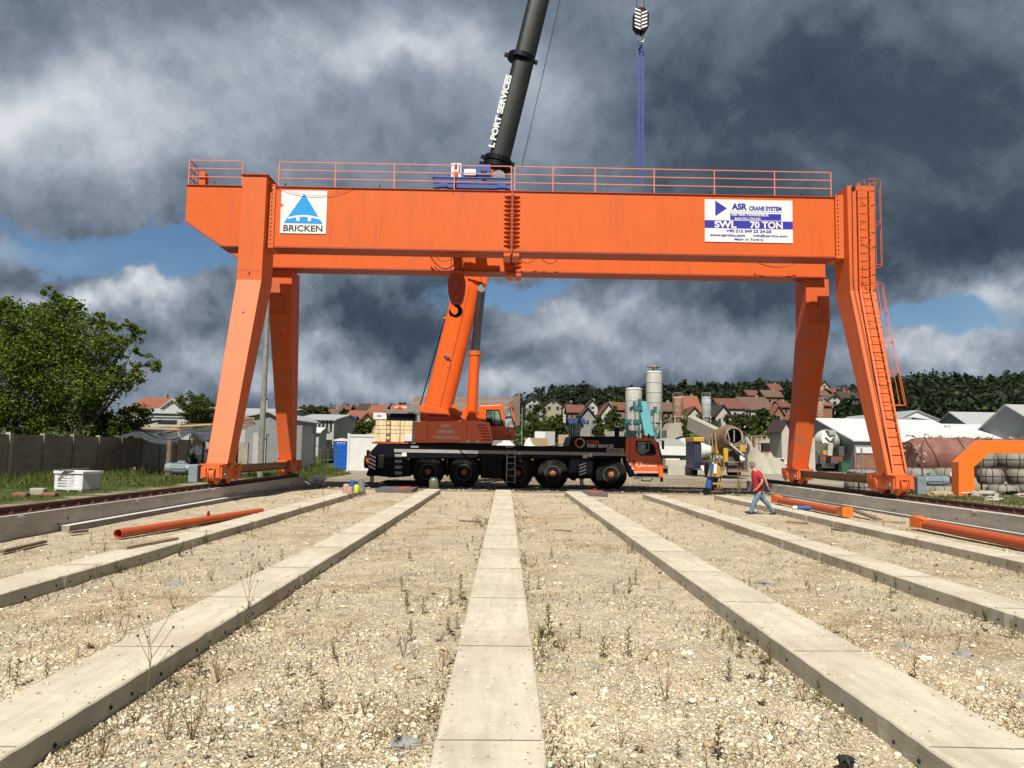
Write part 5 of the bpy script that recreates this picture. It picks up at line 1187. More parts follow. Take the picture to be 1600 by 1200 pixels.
simple_tree(903, 665, 645, 20, 120, 'small conical conifer behind the exhaust stack', 'conifer_tree', seed=10, shape='cone', mats=('leaf_mid', 'leaf_dark', 'leaf_dark'))
simple_tree(935, 690, 652, 24, 108, 'green hedge tree behind the truck engine housing', seed=11, shape='column')
simple_tree(960, 690, 634, 30, 125, 'tall broad tree left of the white silos', seed=12, mats=('leaf_olive', 'leaf_mid', 'leaf_dark'))
simple_tree(1040, 680, 650, 12, 128, 'narrow dark conifer directly right of the tallest silo', 'conifer_tree', seed=13, shape='column', mats=('leaf_dark', 'leaf_dark', 'leaf_mid'), n=1500)
simple_tree(1068, 680, 653, 13, 118, 'narrow columnar thuja between the rusty silo and the yellow mixer', 'conifer_tree', seed=14, shape='column', mats=('leaf_mid', 'leaf_dark', 'leaf_dark'), n=1500)
simple_tree(1160, 684, 646, 54, 125, 'wide bushy tree behind the yellow concrete mixer', seed=15, n=5000, mats=('leaf_olive', 'leaf_mid', 'leaf_dark'))
simple_tree(1190, 672, 638, 34, 170, 'dark tree in front of the long red roofed house', seed=16, mats=('leaf_dark', 'leaf_mid', 'leaf_dark'))
simple_tree(1213, 686, 650, 24, 120, 'clipped green tree left of the small white gable near the gantry leg', seed=17, shape='column')
simple_tree(1236, 686, 662, 20, 112, 'low dark tree in front of the small white gable', seed=18, mats=('leaf_dark', 'leaf_mid', 'leaf_dark'))
simple_tree(1090, 612, 596, 20, 430, 'round isolated tree standing on the skyline above the rusty silos', seed=19, n=2500, mats=('leaf_forest', 'leaf_dark', 'leaf_forest'))
simple_tree(1185, 612, 603, 16, 425, 'small round tree on the skyline right of the isolated one', seed=20, n=1500, mats=('leaf_forest', 'leaf_dark', 'leaf_forest'))
simple_tree(915, 620, 611, 12, 430, 'small round tree on the skyline above the houses behind the truck', seed=21, n=1500, mats=('leaf_forest', 'leaf_dark', 'leaf_forest'))
simple_tree(455, 640, 610, 0.1, 430, 'x', seed=2, n=10) if False else None
# dark wood on the hills
rng = np.random.default_rng(5); Cs = []
def wood(p0, p1, y0, y1, n, lo=.0):
    for _ in range(n):
        p = rng.uniform(p0, p1); Y = rng.uniform(y0, y1); X = (p-790)*Y/1200; z = TZ(X, Y); hh = rng.uniform(5, 12)*(1+.55*mathutils.noise.noise(Vector((X*.02, Y*.01, 4)))); w = rng.uniform(4, 8)
        k = 95; d = rng.normal(size=(k, 3)); d /= np.linalg.norm(d, axis=1)[:, None]
        Cs.append(np.array([X, Y, z+hh*.55])+d*np.array([w*.55, w*.55, hh*.5])*rng.uniform(.7, 1.05, (k, 1)))
wood(1320, 1900, 330, 520, 900); wood(870, 1320, 400, 520, 420); wood(780, 1000, 380, 500, 120); wood(-200, 780, 455, 530, 90); wood(1400, 1800, 230, 330, 160); wood(1290, 1400, 215, 300, 60)
wood(1090, 1180, 330, 420, 90); wood(880, 980, 330, 400, 60)
C = np.concatenate(Cs); q, f = leafcloud(C, 1.75, rng, .8)
o = mesh_np('woodland', q, f, rng.choice(3, len(C), p=[.80, .19, .01]), ('leaf_forest', 'leaf_dark', 'leaf_mid')); tag(o, 'dark wood covering the hills on the horizon', kind='stuff')
# scattered garden greenery between the hillside houses
Cs = []; wood(470, 1330, 150, 330, 230); C = np.concatenate(Cs); C[:, 2] -= 2.5; q, f = leafcloud(C, 1.5, rng, .8)
o = mesh_np('garden_greenery', q, f, rng.choice(3, len(C), p=[.4, .4, .2]), ('leaf_dark', 'leaf_mid', 'leaf_olive')); tag(o, 'scattered shrubs and small trees between the hillside houses', kind='stuff')
# grass blades
def blades(name, regs, mats, wts, label, seed):
    r = np.random.default_rng(seed); V = []; 
    for (x0, x1, y0, y1, n, h, lean) in regs:
        X = r.uniform(x0, x1, n); Y = r.uniform(y0, y1, n); keep = np.array([mathutils.noise.noise(Vector((x*.6, y*.5, seed))) for x, y in zip(X, Y)])+r.uniform(-.25, .45, n) > -.05; X, Y = X[keep], Y[keep]; n = len(X)
        Z = np.array([TZ(x, y) for x, y in zip(X, Y)]); H = h*r.uniform(.35, 1.2, n)*(.7+.6*np.array([mathutils.noise.noise(Vector((x*.35, y*.3, 9))) for x, y in zip(X, Y)])).clip(.3, 1.6)
        th = r.random(n)*6.28; w = (.006+.0005*Y)*r.uniform(.7, 1.3, n); dx, dy = np.cos(th)*w, np.sin(th)*w; lx, ly = r.normal(0, lean, n)*H, r.normal(0, lean, n)*H
        base = np.stack([X, Y, Z-.02], 1)
        V.append(np.stack([base+np.stack([dx, dy, 0*dx], 1), base-np.stack([dx, dy, 0*dx], 1), base+np.stack([lx-dx*.2, ly, H], 1)], 1).reshape(-1, 3))
    V = np.concatenate(V); n = len(V)//3
    o = mesh_np(name, V, np.arange(3*n).reshape(n, 3), r.choice(len(mats), n, p=wts), mats); tag(o, label, kind='stuff'); return o
blades('grass', [(-22, -13.6, 14, 44, 30000, .17, .6), (-21.2, -18.5, 20, 50, 9000, .5, .3), (-15.5, -13.4, 30, 42, 5000, .22, .4), (-19, -11.5, 44, 58, 14000, .40, .3), (-20, -13, 56, 63, 10000, .75, .25), (17, 27, 26, 36, 9000, .16, .5), (15.5, 19, 28, 36, 1500, .22, .4)],
       ('grass', 'leaf_mid', 'dry_grass'), (.6, .25, .15), 'rough green grass along both verges', 2)
blades('corn_crop', [(-33, -19, 76, 84, 12000, 1.6, .25)], ('corn', 'grass', 'dry_grass'), (.6, .25, .15), 'band of tall pale green maize beyond the wire fence', 3)
# ---- weeds growing through the crushed stone
def weed_mesh(kind, seed):
    r = random.Random(seed); b = MB()
    if kind == 'leafy':
        h = r.uniform(.28, .42); k = 24; b.cyl((0, 0, 0), (.01, .01, h), .006, .003, 5, 'stem_dry')
        for i in range(k):
            t = i/k; z = h*(.1+.88*t); a = i*2.4; ln = .11*(1-.55*t)*r.uniform(.7, 1.1); ez = ln*.45
            d = Vector((math.cos(a), math.sin(a), 0)); s_ = Vector((-math.sin(a), math.cos(a), 0))*.012
            p = Vector((.01*t, .01*t, z)); b.add([p, p+d*ln*.5+s_+Vector((0, 0, ez)), p+d*ln+Vector((0, 0, ez*.6)), p+d*ln*.5-s_+Vector((0, 0, ez))], [(0, 1, 2, 3)], 'weed_dark' if r.random() < (.75 if seed % 2 else .35) else 'weed_green')
    elif kind == 'rosette':
        for i in range(13):
            a = r.uniform(0, 6.28); ln = r.uniform(.045, .085); d = Vector((math.cos(a), math.sin(a), 0)); s_ = Vector((-math.sin(a), math.cos(a), 0))*.012; up = Vector((0, 0, ln*r.uniform(.15, .8)))
            b.add([(0, 0, 0), d*ln*.55+s_+up, d*ln+up*.8, d*ln*.55-s_+up], [(0, 1, 2, 3)], 'weed_dark')
    elif kind == 'dry':
        for i in range(8):
            a = r.uniform(0, 6.28); h = r.uniform(.10, .27); e = Vector((math.cos(a)*h*.35, math.sin(a)*h*.35, h)); b.cyl((0, 0, 0), e, .0032, .0018, 4, 'stem_dry')
            if r.random() < .6: m_ = e*.6; b.cyl(m_, m_+Vector((r.uniform(-.08, .08), r.uniform(-.05, .05), .09)), .0022, .0015, 4, 'stem_dry')
            b.add([e, e+Vector((.006, 0, .03)), e+Vector((0, .006, .05)), e+Vector((-.006, 0, .03))], [(0, 1, 2, 3)], 'dry_grass')
    elif kind == 'branch':
        h = .62; b.cyl((0, 0, 0), (.02, 0, h*.55), .005, .0035, 5, 'stem_dry')
        for i in range(7):
            a = i*2.1; z = h*(.35+.08*i); e = Vector((.02+.16*math.cos(a), .1*math.sin(a), z+.18)); b.cyl((.015, 0, z*.8), e, .003, .002, 4, 'stem_dry'); b.blob(e, .011, 'weed_dark', i, .2, 5, 4)
        for i in range(8): a = i*1.7; b.add([(0, 0, .03*i), (.07*math.cos(a)+.01, .07*math.sin(a), .03*i+.05), (.1*math.cos(a), .1*math.sin(a), .03*i+.03), (.07*math.cos(a), .07*math.sin(a)+.01, .03*i+.05)], [(0, 1, 2, 3)], 'weed_green')
    else:
        for i in range(30):
            a = r.uniform(0, 6.28); h = r.uniform(.12, .34); w = .008; d = Vector((math.cos(a), math.sin(a), 0)); s_ = Vector((-math.sin(a), math.cos(a), 0))*w
            b.add([-s_, s_, d*h*.35+Vector((0, 0, h))], [(0, 1, 2)], 'weed_green' if r.random() < .7 else 'dry_grass')
    return b
WL = {'leafy': ('leafy_weed', 'upright dark leafy weed growing through the pale gravel'), 'rosette': ('low_weed', 'low dark weed with a few broad leaves flat on the gravel'), 'dry': ('dry_weed', 'dry thin-stemmed weed standing in the pale gravel'), 'tuft': ('grass_tuft', 'small tuft of green grass in the pale gravel')}
proto = {}
def place_weed(kind, x, y, z=None, s=1.0, v=0, label=None, own=False):
    key = (kind, v)
    if key not in proto:
        b = weed_mesh(kind, v*3+1); o = b.build(WL[kind][0] if kind in WL else 'seeding_weed', origin=(0, 0, 0)); proto[key] = o
    else: o = proto[key].copy(); col.objects.link(o)
    o.location = (x, y, bedz(x, y)+.0 if z is None else z); o.rotation_euler = (0, 0, rnd.uniform(0, 6.28)); o.scale = (s, s, s*rnd.uniform(.85, 1.15))
    for kk in ('label', 'group'):
        if kk in o: del o[kk]
    tag(o, label or WL[kind][1], 'weed', None if label else WL[kind][0].replace('_', ' ')+'s in the gravel bed'); return o
def onstrip(x): return any(a-.03 < x < c+.03 for a, c in STR)
named = [('leafy', 503, 1112, 1.0), ('leafy', 636, 962, 1.0), ('leafy', 660, 962, 1.0), ('leafy', 720, 938, 1.3), ('leafy', 703, 946, 1.0), ('leafy', 943, 1030, 1.1), ('leafy', 981, 1030, 1.2), ('tuft', 846, 1000, 1.3), ('leafy', 858, 998, 1.5), ('leafy', 1139, 1068, 1.0), ('rosette', 1170, 1062, 1.1), ('rosette', 1190, 1105, 1.1), ('rosette', 1218, 1138, .9), ('dry', 1040, 1100, 1.4), ('leafy', 1122, 1190, 1.1), ('leafy', 1060, 1186, .6), ('rosette', 999, 1176, .9), ('rosette', 1010, 1034, .8), ('leafy', 485, 1058, .7), ('rosette', 140, 1012, 1.4), ('dry', 183, 990, 1.1), ('dry', 330, 910, 1.2), ('dry', 270, 950, 1.3), ('leafy', 455, 948, .9), ('dry', 495, 950, 1.2), ('leafy', 628, 925, 1.0), ('dry', 630, 1028, 1.4), ('leafy', 520, 1030, .7), ('dry', 525, 1032, 1.2), ('dry', 570, 1120, 1.2), ('leafy', 450, 1058, .8), ('dry', 300, 1160, 1.6), ('dry', 260, 1160, 1.3), ('dry', 340, 1070, 1.4), ('leafy', 620, 1170, .7), ('dry', 880, 1020, 1.2), ('leafy', 905, 1000, .7), ('dry', 960, 930, 1.0), ('rosette', 1070, 1030, .7), ('dry', 1255, 1100, 1.2), ('leafy', 1030, 920, .6), ('tuft', 1390, 912, 1.0), ('tuft', 1566, 974, 1.1), ('tuft', 1260, 915, .8), ('dry', 1430, 858, 1.5), ('rosette', 1462, 884, 1.4), ('tuft', 280, 870, 1.4), ('tuft', 322, 852, 1.3), ('dry', 300, 868, 1.3), ('tuft', 172, 896, 1.2), ('dry', 130, 908, 1.3), ('leafy', 505, 802, 1.5), ('dry', 512, 800, 1.5)]
for i, (k, px, py, s) in enumerate(named):
    x, y = G(px, py, .04)
    if onstrip(x): x = min([a-.07 for a, c in STR]+[c+.07 for a, c in STR], key=lambda q: abs(q-x))
    place_weed(k, x, y, s=s*.7, v=i % 4)
r = random.Random(77); cnt = 0
while cnt < 215:
    y = 1/(1/5.0+(1/33.-1/5.0)*r.random()**.75); x = r.uniform(-9, 12.5)
    if r.random() < .5: x = r.choice([c+.08+r.expovariate(6) for a, c in STR]+[a-.08-r.expovariate(6) for a, c in STR])
    if abs(x) > y*.72 or onstrip(x) or x < -9.2 or x > 12.6: continue
    if r.random() > .45+1.3*mathutils.noise.noise(Vector((x*.8, y*.45, 2))): continue
    place_weed(r.choice(['leafy', 'leafy', 'leafy', 'dry', 'rosette', 'rosette', 'rosette']), x, y, s=r.uniform(.3, .7)*(1+.016*y), v=r.randrange(4)); cnt += 1
x, y = G(243, 1092, .04); o = weed_mesh('branch', 1).build('seeding_weed', origin=(0, 0, 0)); o.location = (-2.80, y, .05); o.scale = (1.0, 1.0, 1.0); tag(o, 'thin branching seed weed against the near left concrete strip', 'weed')
x, y = G(380, 985, .04); o = weed_mesh('branch', 2).build('seeding_weed', origin=(0, 0, 0)); o.location = (-2.78, y, .05); o.scale = (.8, .8, 1.25); o.rotation_euler = (0, 0, 1.2); tag(o, 'tall branching weed reaching across the first strip left of centre', 'weed')
# larger lumps of hardened concrete on the bed
def lump(px, py, s, m, lab, k):
    x, y = G(px, py, .06); b = MB()
    for i in range(4): b.blob((x+rnd.uniform(-.5, .5)*s, y+rnd.uniform(-.4, .4)*s, .05), (s*rnd.uniform(.4, .8), s*rnd.uniform(.4, .7), s*.32), m, k*7+i, .3, 10, 6)
    o = b.build('stone', origin=(x, y, .05)); tag(o, lab, 'stone')
lump(1505, 1022, .13, 'stone_d', 'grey lump of hardened concrete on the gravel at the right', 1); lump(1445, 1027, .07, 'stone_b', 'pale lump of stone left of the grey concrete lump', 2); lump(1410, 1008, .08, 'stone_dark' if 'stone_dark' in MATS else 'stone_d', 'dark rounded stone on the gravel beside the first strip right of centre', 3)
lump(1075, 1020, .07, 'stone_b', 'whitish lump beside a weed right of the central strip', 4); lump(625, 1160, .12, 'stone_d', 'flat grey concrete lump just left of the central strip', 5); lump(1195, 910, .16, 'stone_d', 'flattened grey crust of concrete between two strips on the right', 6); lump(275, 912, .14, 'stone_d', 'flat grey slab fragment in the gravel at the left', 7)
b = MB(); x, y = G(1322, 1196, .1); 
for i in range(9): a = 2*math.pi*i/9; b.add([(x, y, .12), (x+.05*math.cos(a), y+.05*math.sin(a), .15), (x+.075*math.cos(a+.35), y+.075*math.sin(a+.35), .13), (x+.05*math.cos(a+.7), y+.05*math.sin(a+.7), .15)], [(0, 1, 2, 3)], 'letter_black')
b.cyl((x, y, .03), (x, y, .13), .03, .05, 9, 'letter_black'); tag(b.build('toothed_cap', origin=(x, y, .03)), 'small black toothed cap at the bottom edge of the photo', 'cap')

# litter of tiny sprouts and dead stalks over the stone bed
r = np.random.default_rng(21); V = []; n = 52000; u = r.random(n); Y = 1/(1/4.2+(1/34.-1/4.2)*u**.9); X = r.uniform(-1, 1, n)*(Y*.70+1)
near = r.random(n) < .35; si = r.integers(0, 6, n); sd = r.random(n) < .5
ed_ = np.array([[a, c] for a, c in STR]); X = np.where(near, np.where(sd, ed_[si, 0]-.02-r.exponential(.14, n), ed_[si, 1]+.02+r.exponential(.14, n)), X)
ok = (X > -9.7) & (X < 13.0)
for a, c in STR: ok &= ~((X > a-.01) & (X < c+.01))
ok &= np.array([mathutils.noise.noise(Vector((x*.9, y*.6, 13))) for x, y in zip(X, Y)])+r.uniform(-.3, .3, n) > .02
X, Y = X[ok], Y[ok]; n = len(X); Z = np.array([bedz(x, y) for x, y in zip(X, Y)])
h = r.uniform(.01, .06, n)*(1+.05*Y); th = r.random(n)*6.28; L_ = r.uniform(.01, .05, n)*(1+.045*Y); w = .0022+.0005*Y
B0 = np.stack([X, Y, Z+.004], 1); D_ = np.stack([np.cos(th)*L_, np.sin(th)*L_, h*r.random(n)], 1); W_2 = np.stack([-np.sin(th)*w, np.cos(th)*w, 0*w], 1)
V = np.stack([B0-W_2, B0+W_2, B0+D_], 1).reshape(-1, 3)
o = mesh_np('sprouts', V, np.arange(3*n).reshape(n, 3), r.choice(4, n, p=[.45, .2, .2, .15]), ('weed_dark', 'weed_green', 'stem_dry', 'dry_grass')); tag(o, 'tiny sprouts and dead stalks littered over the gravel', kind='stuff')
# ================================================================== BUILDINGS, PLANT AND YARD
def wallmat(n, c, **k): paint(n, c, .85, var=.10, **k)
wallmat('wall_white', (.46, .45, .43), dirt=(.35, .33, .29), damt=.2, streak=True); wallmat('wall_cream', (.38, .33, .24)); wallmat('wall_grey', (.27, .28, .28)); wallmat('wall_yellow', (.45, .37, .20)); wallmat('wall_brick', (.26, .115, .07), dirt=(.35, .25, .2), damt=.4)  # house walls toned down, hillside cloud shade put into their colour
wallmat('wall_pale', (.52, .50, .45)); paint('tile_worn', (.15, .085, .062), .85, var=.3, dirt=(.09, .07, .06), damt=.4, dscale=.6); wallmat('wall_dark', (.09, .085, .08)); paint('sheet_grey', (.25, .27, .28), .5, var=.08, dirt=(.18, .17, .15), damt=.3); paint('sheet_white', (.70, .72, .73), .4, var=.05, dirt=(.5, .5, .48), damt=.15); paint('sheet_mid', (.42, .44, .44), .5, var=.1, dirt=(.3, .27, .22), damt=.3)
paint('tile_red', (.17, .062, .042), .85, var=.25, dirt=(.15, .07, .05), damt=.4, dscale=.6); paint('tile_orange', (.27, .092, .048), .85, var=.2, dirt=(.2, .1, .06), damt=.3, dscale=.6); paint('tile_dark', (.06, .035, .03), .85, var=.3); paint('roof_brown', (.20, .13, .10), .8, dirt=(.3, .22, .17), damt=.5, dscale=.35, var=.2)  # roof tiles darkened too, cloud shade on the hillside held in the colour
paint('roof_blue', (.02, .045, .14), .5); paint('window_dark', (.03, .035, .04), .2); paint('trim', (.5, .48, .44), .7); paint('teal', (.03, .15, .16), .45, dirt=(.1, .3, .3), damt=.3); paint('teal_light', (.10, .31, .34), .45, dirt=(.5, .5, .45), damt=.2)
paint('silo_white', (.66, .65, .60), .6, dirt=(.36, .26, .18), damt=.42, streak=True, dscale=1.2, var=.12); paint('silo_rust', (.40, .20, .13), .75, dirt=(.45, .42, .38), damt=.5, var=.3, dscale=1.0); paint('silo_blue', (.40, .45, .47), .7, dirt=(.32, .18, .12), damt=.5, dscale=1.0)
paint('toilet_blue', (.0, .10, .50), .4); paint('container', (.72, .73, .70), .5, dirt=(.5, .5, .46), damt=.2); paint('yellow', (.60, .36, .03), .55, dirt=(.25, .17, .07), damt=.45); paint('mixer_brown', (.22, .115, .055), .65, dirt=(.40, .32, .22), damt=.55, var=.3, scale=2); paint('mixer_grey', (.42, .42, .40), .6, dirt=(.25, .22, .18), damt=.5, scale=2); paint('navy', (.02, .025, .09), .4); paint('tarp_red', (.22, .085, .062), .7, dirt=(.32, .22, .2), damt=.45, bumpy=.8, scale=1.5, var=.25); paint('ragged', (.55, .48, .36), .9, dirt=(.2, .15, .1), damt=.5, scale=3)
paint('sand', (.42, .385, .31), .95, var=.15, bumpy=.6, scale=2, dirt=(.30, .27, .21), damt=.4); paint('wrap', (.25, .232, .195), .6, dirt=(.26, .23, .19), damt=.5, bumpy=.6, scale=2, streak=True); paint('crate_white', (.78, .79, .80), .5, dirt=(.55, .55, .52), damt=.2)
HR = random.Random(12)
def house(px0, px1, pye, pyr, pyb, Y, label, wall='wall_white', roof='tile_red', gable='x', dep=9, wins=3, chim=True, name='house', rows=1):
    """px0..px1 width, pye eave line, pyr ridge line, pyb foot; gable 'x' ridge runs along the front, 'y' gable faces us"""
    if roof == 'tile_red' and HR.random() < .35: roof = 'tile_worn'
    if wall == 'wall_white' and HR.random() < .4: wall = 'wall_pale'
    x0, zr = P(px0, pyr, Y); x1, _ = P(px1, pyr, Y); _, ze = P((px0+px1)/2, pye, Y); _, zr = P((px0+px1)/2, pyr, Y); zb = min(TZ(x0, Y), TZ(x1, Y), P((px0+px1)/2, pyb, Y)[1])-.3
    if gable == 'x': _, zr = P((px0+px1)/2, pyr, Y+dep/2)
    o = thing(name, ((x0+x1)/2, Y, zb), label, name.replace('_', ' ')); b = MB(); w = x1-x0; xm = (x0+x1)/2
    if gable == 'y': b.xz([(x0, zb), (x1, zb), (x1, ze), (xm, zr), (x0, ze)], Y, Y+dep, wall)
    else: b.prism([(x0, Y, zb), (x0, Y+dep, zb), (x0, Y+dep, ze), (x0, Y+dep/2, zr), (x0, Y, ze)], (w, 0, 0), wall)
    wl = b.build('wall', o); b = MB(); t = max(.16, Y*.0012); ov = .5
    if gable == 'y':
        sl = (zr-ze)/(w/2)
        for s_ in (-1, 1):
            xe = xm+s_*(w/2+ov); b.prism([(xm, Y-ov, zr+.02), (xe, Y-ov, ze-ov*sl+.02), (xe, Y-ov, ze-ov*sl+t+.02), (xm, Y-ov, zr+t+.02)], (0, dep+2*ov, 0), roof)
    else:
        sl = (zr-ze)/(dep/2)
        for s_ in (-1, 1):
            ye = Y+dep/2+s_*(dep/2+ov); b.prism([(x0-ov, Y+dep/2, zr+.02), (x0-ov, ye, ze-ov*sl+.02), (x0-ov, ye, ze-ov*sl+t+.02), (x0-ov, Y+dep/2, zr+t+.02)], (w+2*ov, 0, 0), roof)
    rf = b.build('roof', o)
    if chim and (int(px0) % 3):
        b = MB(); cx = x0+w*.68; b.box(cx, cx+.6, Y+dep*.45, Y+dep*.45+.6, ze, zr+.7, 'concrete_old'); b.build('chimney', rf)
    _, zf = P((px0+px1)/2, pyb, Y); zf = max(zf, zb)
    hw = ze-zf
    for rw in range(rows):
        for i in range(wins):
            cx = x0+w*(i+.5)/wins; ww = min(1.3, w/wins*.42)/2; zc = zf+hw*(rw+.55)/rows; hh = min(.7, hw/rows*.30)
            b = MB(); b.box(cx-ww, cx+ww, Y-.05, Y-.01, zc-hh, zc+hh, 'trim'); q = b.build('window', o); b = MB(); b.box(cx-ww*.84, cx+ww*.84, Y-.07, Y-.051, zc-hh*.84, zc+hh*.84, 'window_dark'); b.build('pane', q)
    if gable == 'y' and w > 5:
        b = MB(); b.box(xm-.6, xm+.6, Y-.05, Y-.01, ze+.1, ze+1.2, 'trim'); q = b.build('window', o); b = MB(); b.box(xm-.5, xm+.5, Y-.07, Y-.051, ze+.2, ze+1.1, 'window_dark'); b.build('pane', q)
    return o
# left of the crane
house(206, 246, 638, 622, 650, 130, 'red roofed house with a cream gable rising behind the big tree', 'wall_cream', 'tile_orange', 'x', 12, 2)
house(592, 640, 652, 640, 668, 150, 'x') if False else None
house(540, 588, 657, 643, 682, 118, 'cream house with a broad orange tiled roof and gable left of the crane truck', 'wall_cream', 'tile_orange', 'x', 12, 2)
house(563, 587, 658, 646, 682, 112, 'yellow gabled wing in front of the broad orange tiled roof', 'wall_yellow', 'tile_orange', 'y', 6, 1, chim=False)
house(559, 582, 641, 632, 652, 185, 'house with a dark brown roof above the orange tiled house', 'wall_white', 'tile_dark', 'x', 10, 2)
house(578, 600, 643, 634, 652, 180, 'white walled house with a pale red roof right of the dark brown one', 'wall_white', 'tile_orange', 'x', 10, 2)
house(601, 622, 640, 631, 652, 190, 'small red gabled house just above the white locker of the truck', 'wall_cream', 'tile_red', 'y', 10, 1)
house(626, 656, 642, 633, 654, 185, 'dark roofed house left of the boom foot', 'wall_white', 'tile_dark', 'x', 10, 2)
house(499, 530, 648, 640, 656, 190, 'low long red roofed house right of the leaning gantry leg', 'wall_cream', 'tile_red', 'x', 10, 3)
house(512, 524, 645, 637, 655, 196, 'small white gable between the red roofs on the left', 'wall_white', 'tile_red', 'y', 8, 1)
house(466, 482, 642, 636, 650, 240, 'tiny red roofed house seen just right of the far left gantry leg', 'wall_cream', 'tile_red', 'x', 9, 1)
house(531, 545, 642, 635, 650, 240, 'small distant house with a brick red roof between two trees', 'wall_brick', 'tile_red', 'x', 9, 1)
house(545, 558, 640, 633, 648, 250, 'distant small gabled house left of the dark brown roof', 'wall_white', 'tile_red', 'y', 9, 1)
# between crane and silos
house(822, 848, 630, 621, 642, 235, 'dark gabled white house peering over the right end of the brown shed', 'wall_white', 'tile_dark', 'y', 9, 2)
house(852, 878, 632, 623, 645, 245, 'dark red gabled house right of the first white gable', 'wall_cream', 'tile_dark', 'y', 9, 2)
house(880, 898, 636, 628, 648, 235, 'small white gabled house with grey roof in the middle of the hillside', 'wall_white', 'tile_dark', 'y', 8, 1)
house(888, 912, 644, 634, 656, 210, 'brick red house with a steep roof above the engine housing', 'wall_brick', 'tile_red', 'x', 9, 2)
house(917, 934, 634, 625, 648, 220, 'tall white gabled house with a balcony window left of the silos', 'wall_white', 'tile_dark', 'y', 9, 1, rows=2)
house(905, 932, 653, 637, 668, 165, 'dark steep gabled house with brown timber gable in front of the tall white one', 'wall_grey', 'tile_dark', 'y', 9, 3)
house(940, 962, 645, 630, 668, 175, 'white house with a half hipped dark red roof beside the tall broad tree', 'wall_white', 'tile_red', 'y', 9, 2)
house(893, 912, 662, 655, 676, 140, 'low garage with a blue roof behind the exhaust stack', 'wall_grey', 'roof_blue', 'x', 8, 1, chim=False)
house(960, 978, 640, 630, 660, 215, 'half hidden red house immediately left of the short silo', 'wall_brick', 'tile_red', 'x', 9, 1)
# right of the silos
house(1037, 1052, 642, 630, 660, 180, 'narrow dark red house between the tall silo and the first rusty silo', 'wall_brick', 'tile_red', 'x', 9, 1)
house(1070, 1096, 644, 620, 664, 205, 'house with a large bright orange roof between the two rusty silos', 'wall_cream', 'tile_orange', 'x', 14, 2)
house(1074, 1096, 648, 636, 666, 170, 'small red gabled house low between the two rusty silos', 'wall_white', 'tile_red', 'y', 8, 1)
house(1118, 1142, 648, 633, 672, 150, 'grey white gabled house with two small windows right of the rusty silos', 'wall_white', 'tile_dark', 'y', 9, 2)
house(1128, 1168, 638, 624, 660, 190, 'long white house with a wide red roof behind the grey white gable', 'wall_white', 'tile_red', 'x', 14, 3)
house(1166, 1208, 640, 622, 658, 190, 'broad white house with a wide red roof and long balcony left of the gantry leg', 'wall_white', 'tile_red', 'x', 15, 4)
house(1170, 1186, 618, 611, 626, 270, 'small red roofed house higher up behind the broad ones', 'wall_brick', 'tile_red', 'x', 9, 1)
house(1196, 1222, 620, 611, 634, 260, 'brick red house stepping up the slope left of the far gantry leg', 'wall_brick', 'tile_red', 'x', 10, 2)
house(1205, 1221, 609, 601, 618, 300, 'highest house on the slope with a square red roof against the clouds', 'wall_brick', 'tile_red', 'x', 9, 1)
house(1208, 1224, 646, 634, 660, 185, 'orange roofed house tucked between the broad roof and the gantry leg', 'wall_brick', 'tile_orange', 'y', 9, 1)
house(1222, 1234, 636, 628, 650, 215, 'narrow red roofed house touching the far gantry leg', 'wall_brick', 'tile_red', 'x', 9, 1)
house(1221, 1234, 668, 657, 688, 108, 'small white gable seen low beside the far right gantry leg', 'wall_white', 'tile_dark', 'y', 5, 0, chim=False)
house(1279, 1297, 606, 596, 612, 330, 'yellow gabled house on the skyline right of the far gantry leg', 'wall_yellow', 'tile_dark', 'y', 9, 1)
house(1300, 1325, 616, 608, 628, 290, 'dark red roofed house below the yellow skyline house', 'wall_brick', 'tile_red', 'x', 10, 2)
house(1318, 1340, 612, 605, 624, 300, 'white gabled house among the trees on the slope', 'wall_white', 'tile_dark', 'y', 10, 1)
house(1292, 1316, 625, 617, 636, 250, 'white house with a steep dark red roof between the two right gantry legs', 'wall_white', 'tile_red', 'y', 10, 1)
house(1316, 1342, 622, 614, 634, 262, 'plum coloured wide roofed house left of the near right gantry leg', 'wall_brick', 'tile_dark', 'x', 10, 2)
house(1272, 1296, 618, 611, 630, 265, 'brown red roofed house just right of the far gantry leg', 'wall_brick', 'tile_red', 'x', 10, 1)
house(1286, 1300, 634, 629, 640, 200, 'low orange roof at the foot of the slope between the gantry legs', 'wall_brick', 'tile_orange', 'x', 8, 1)
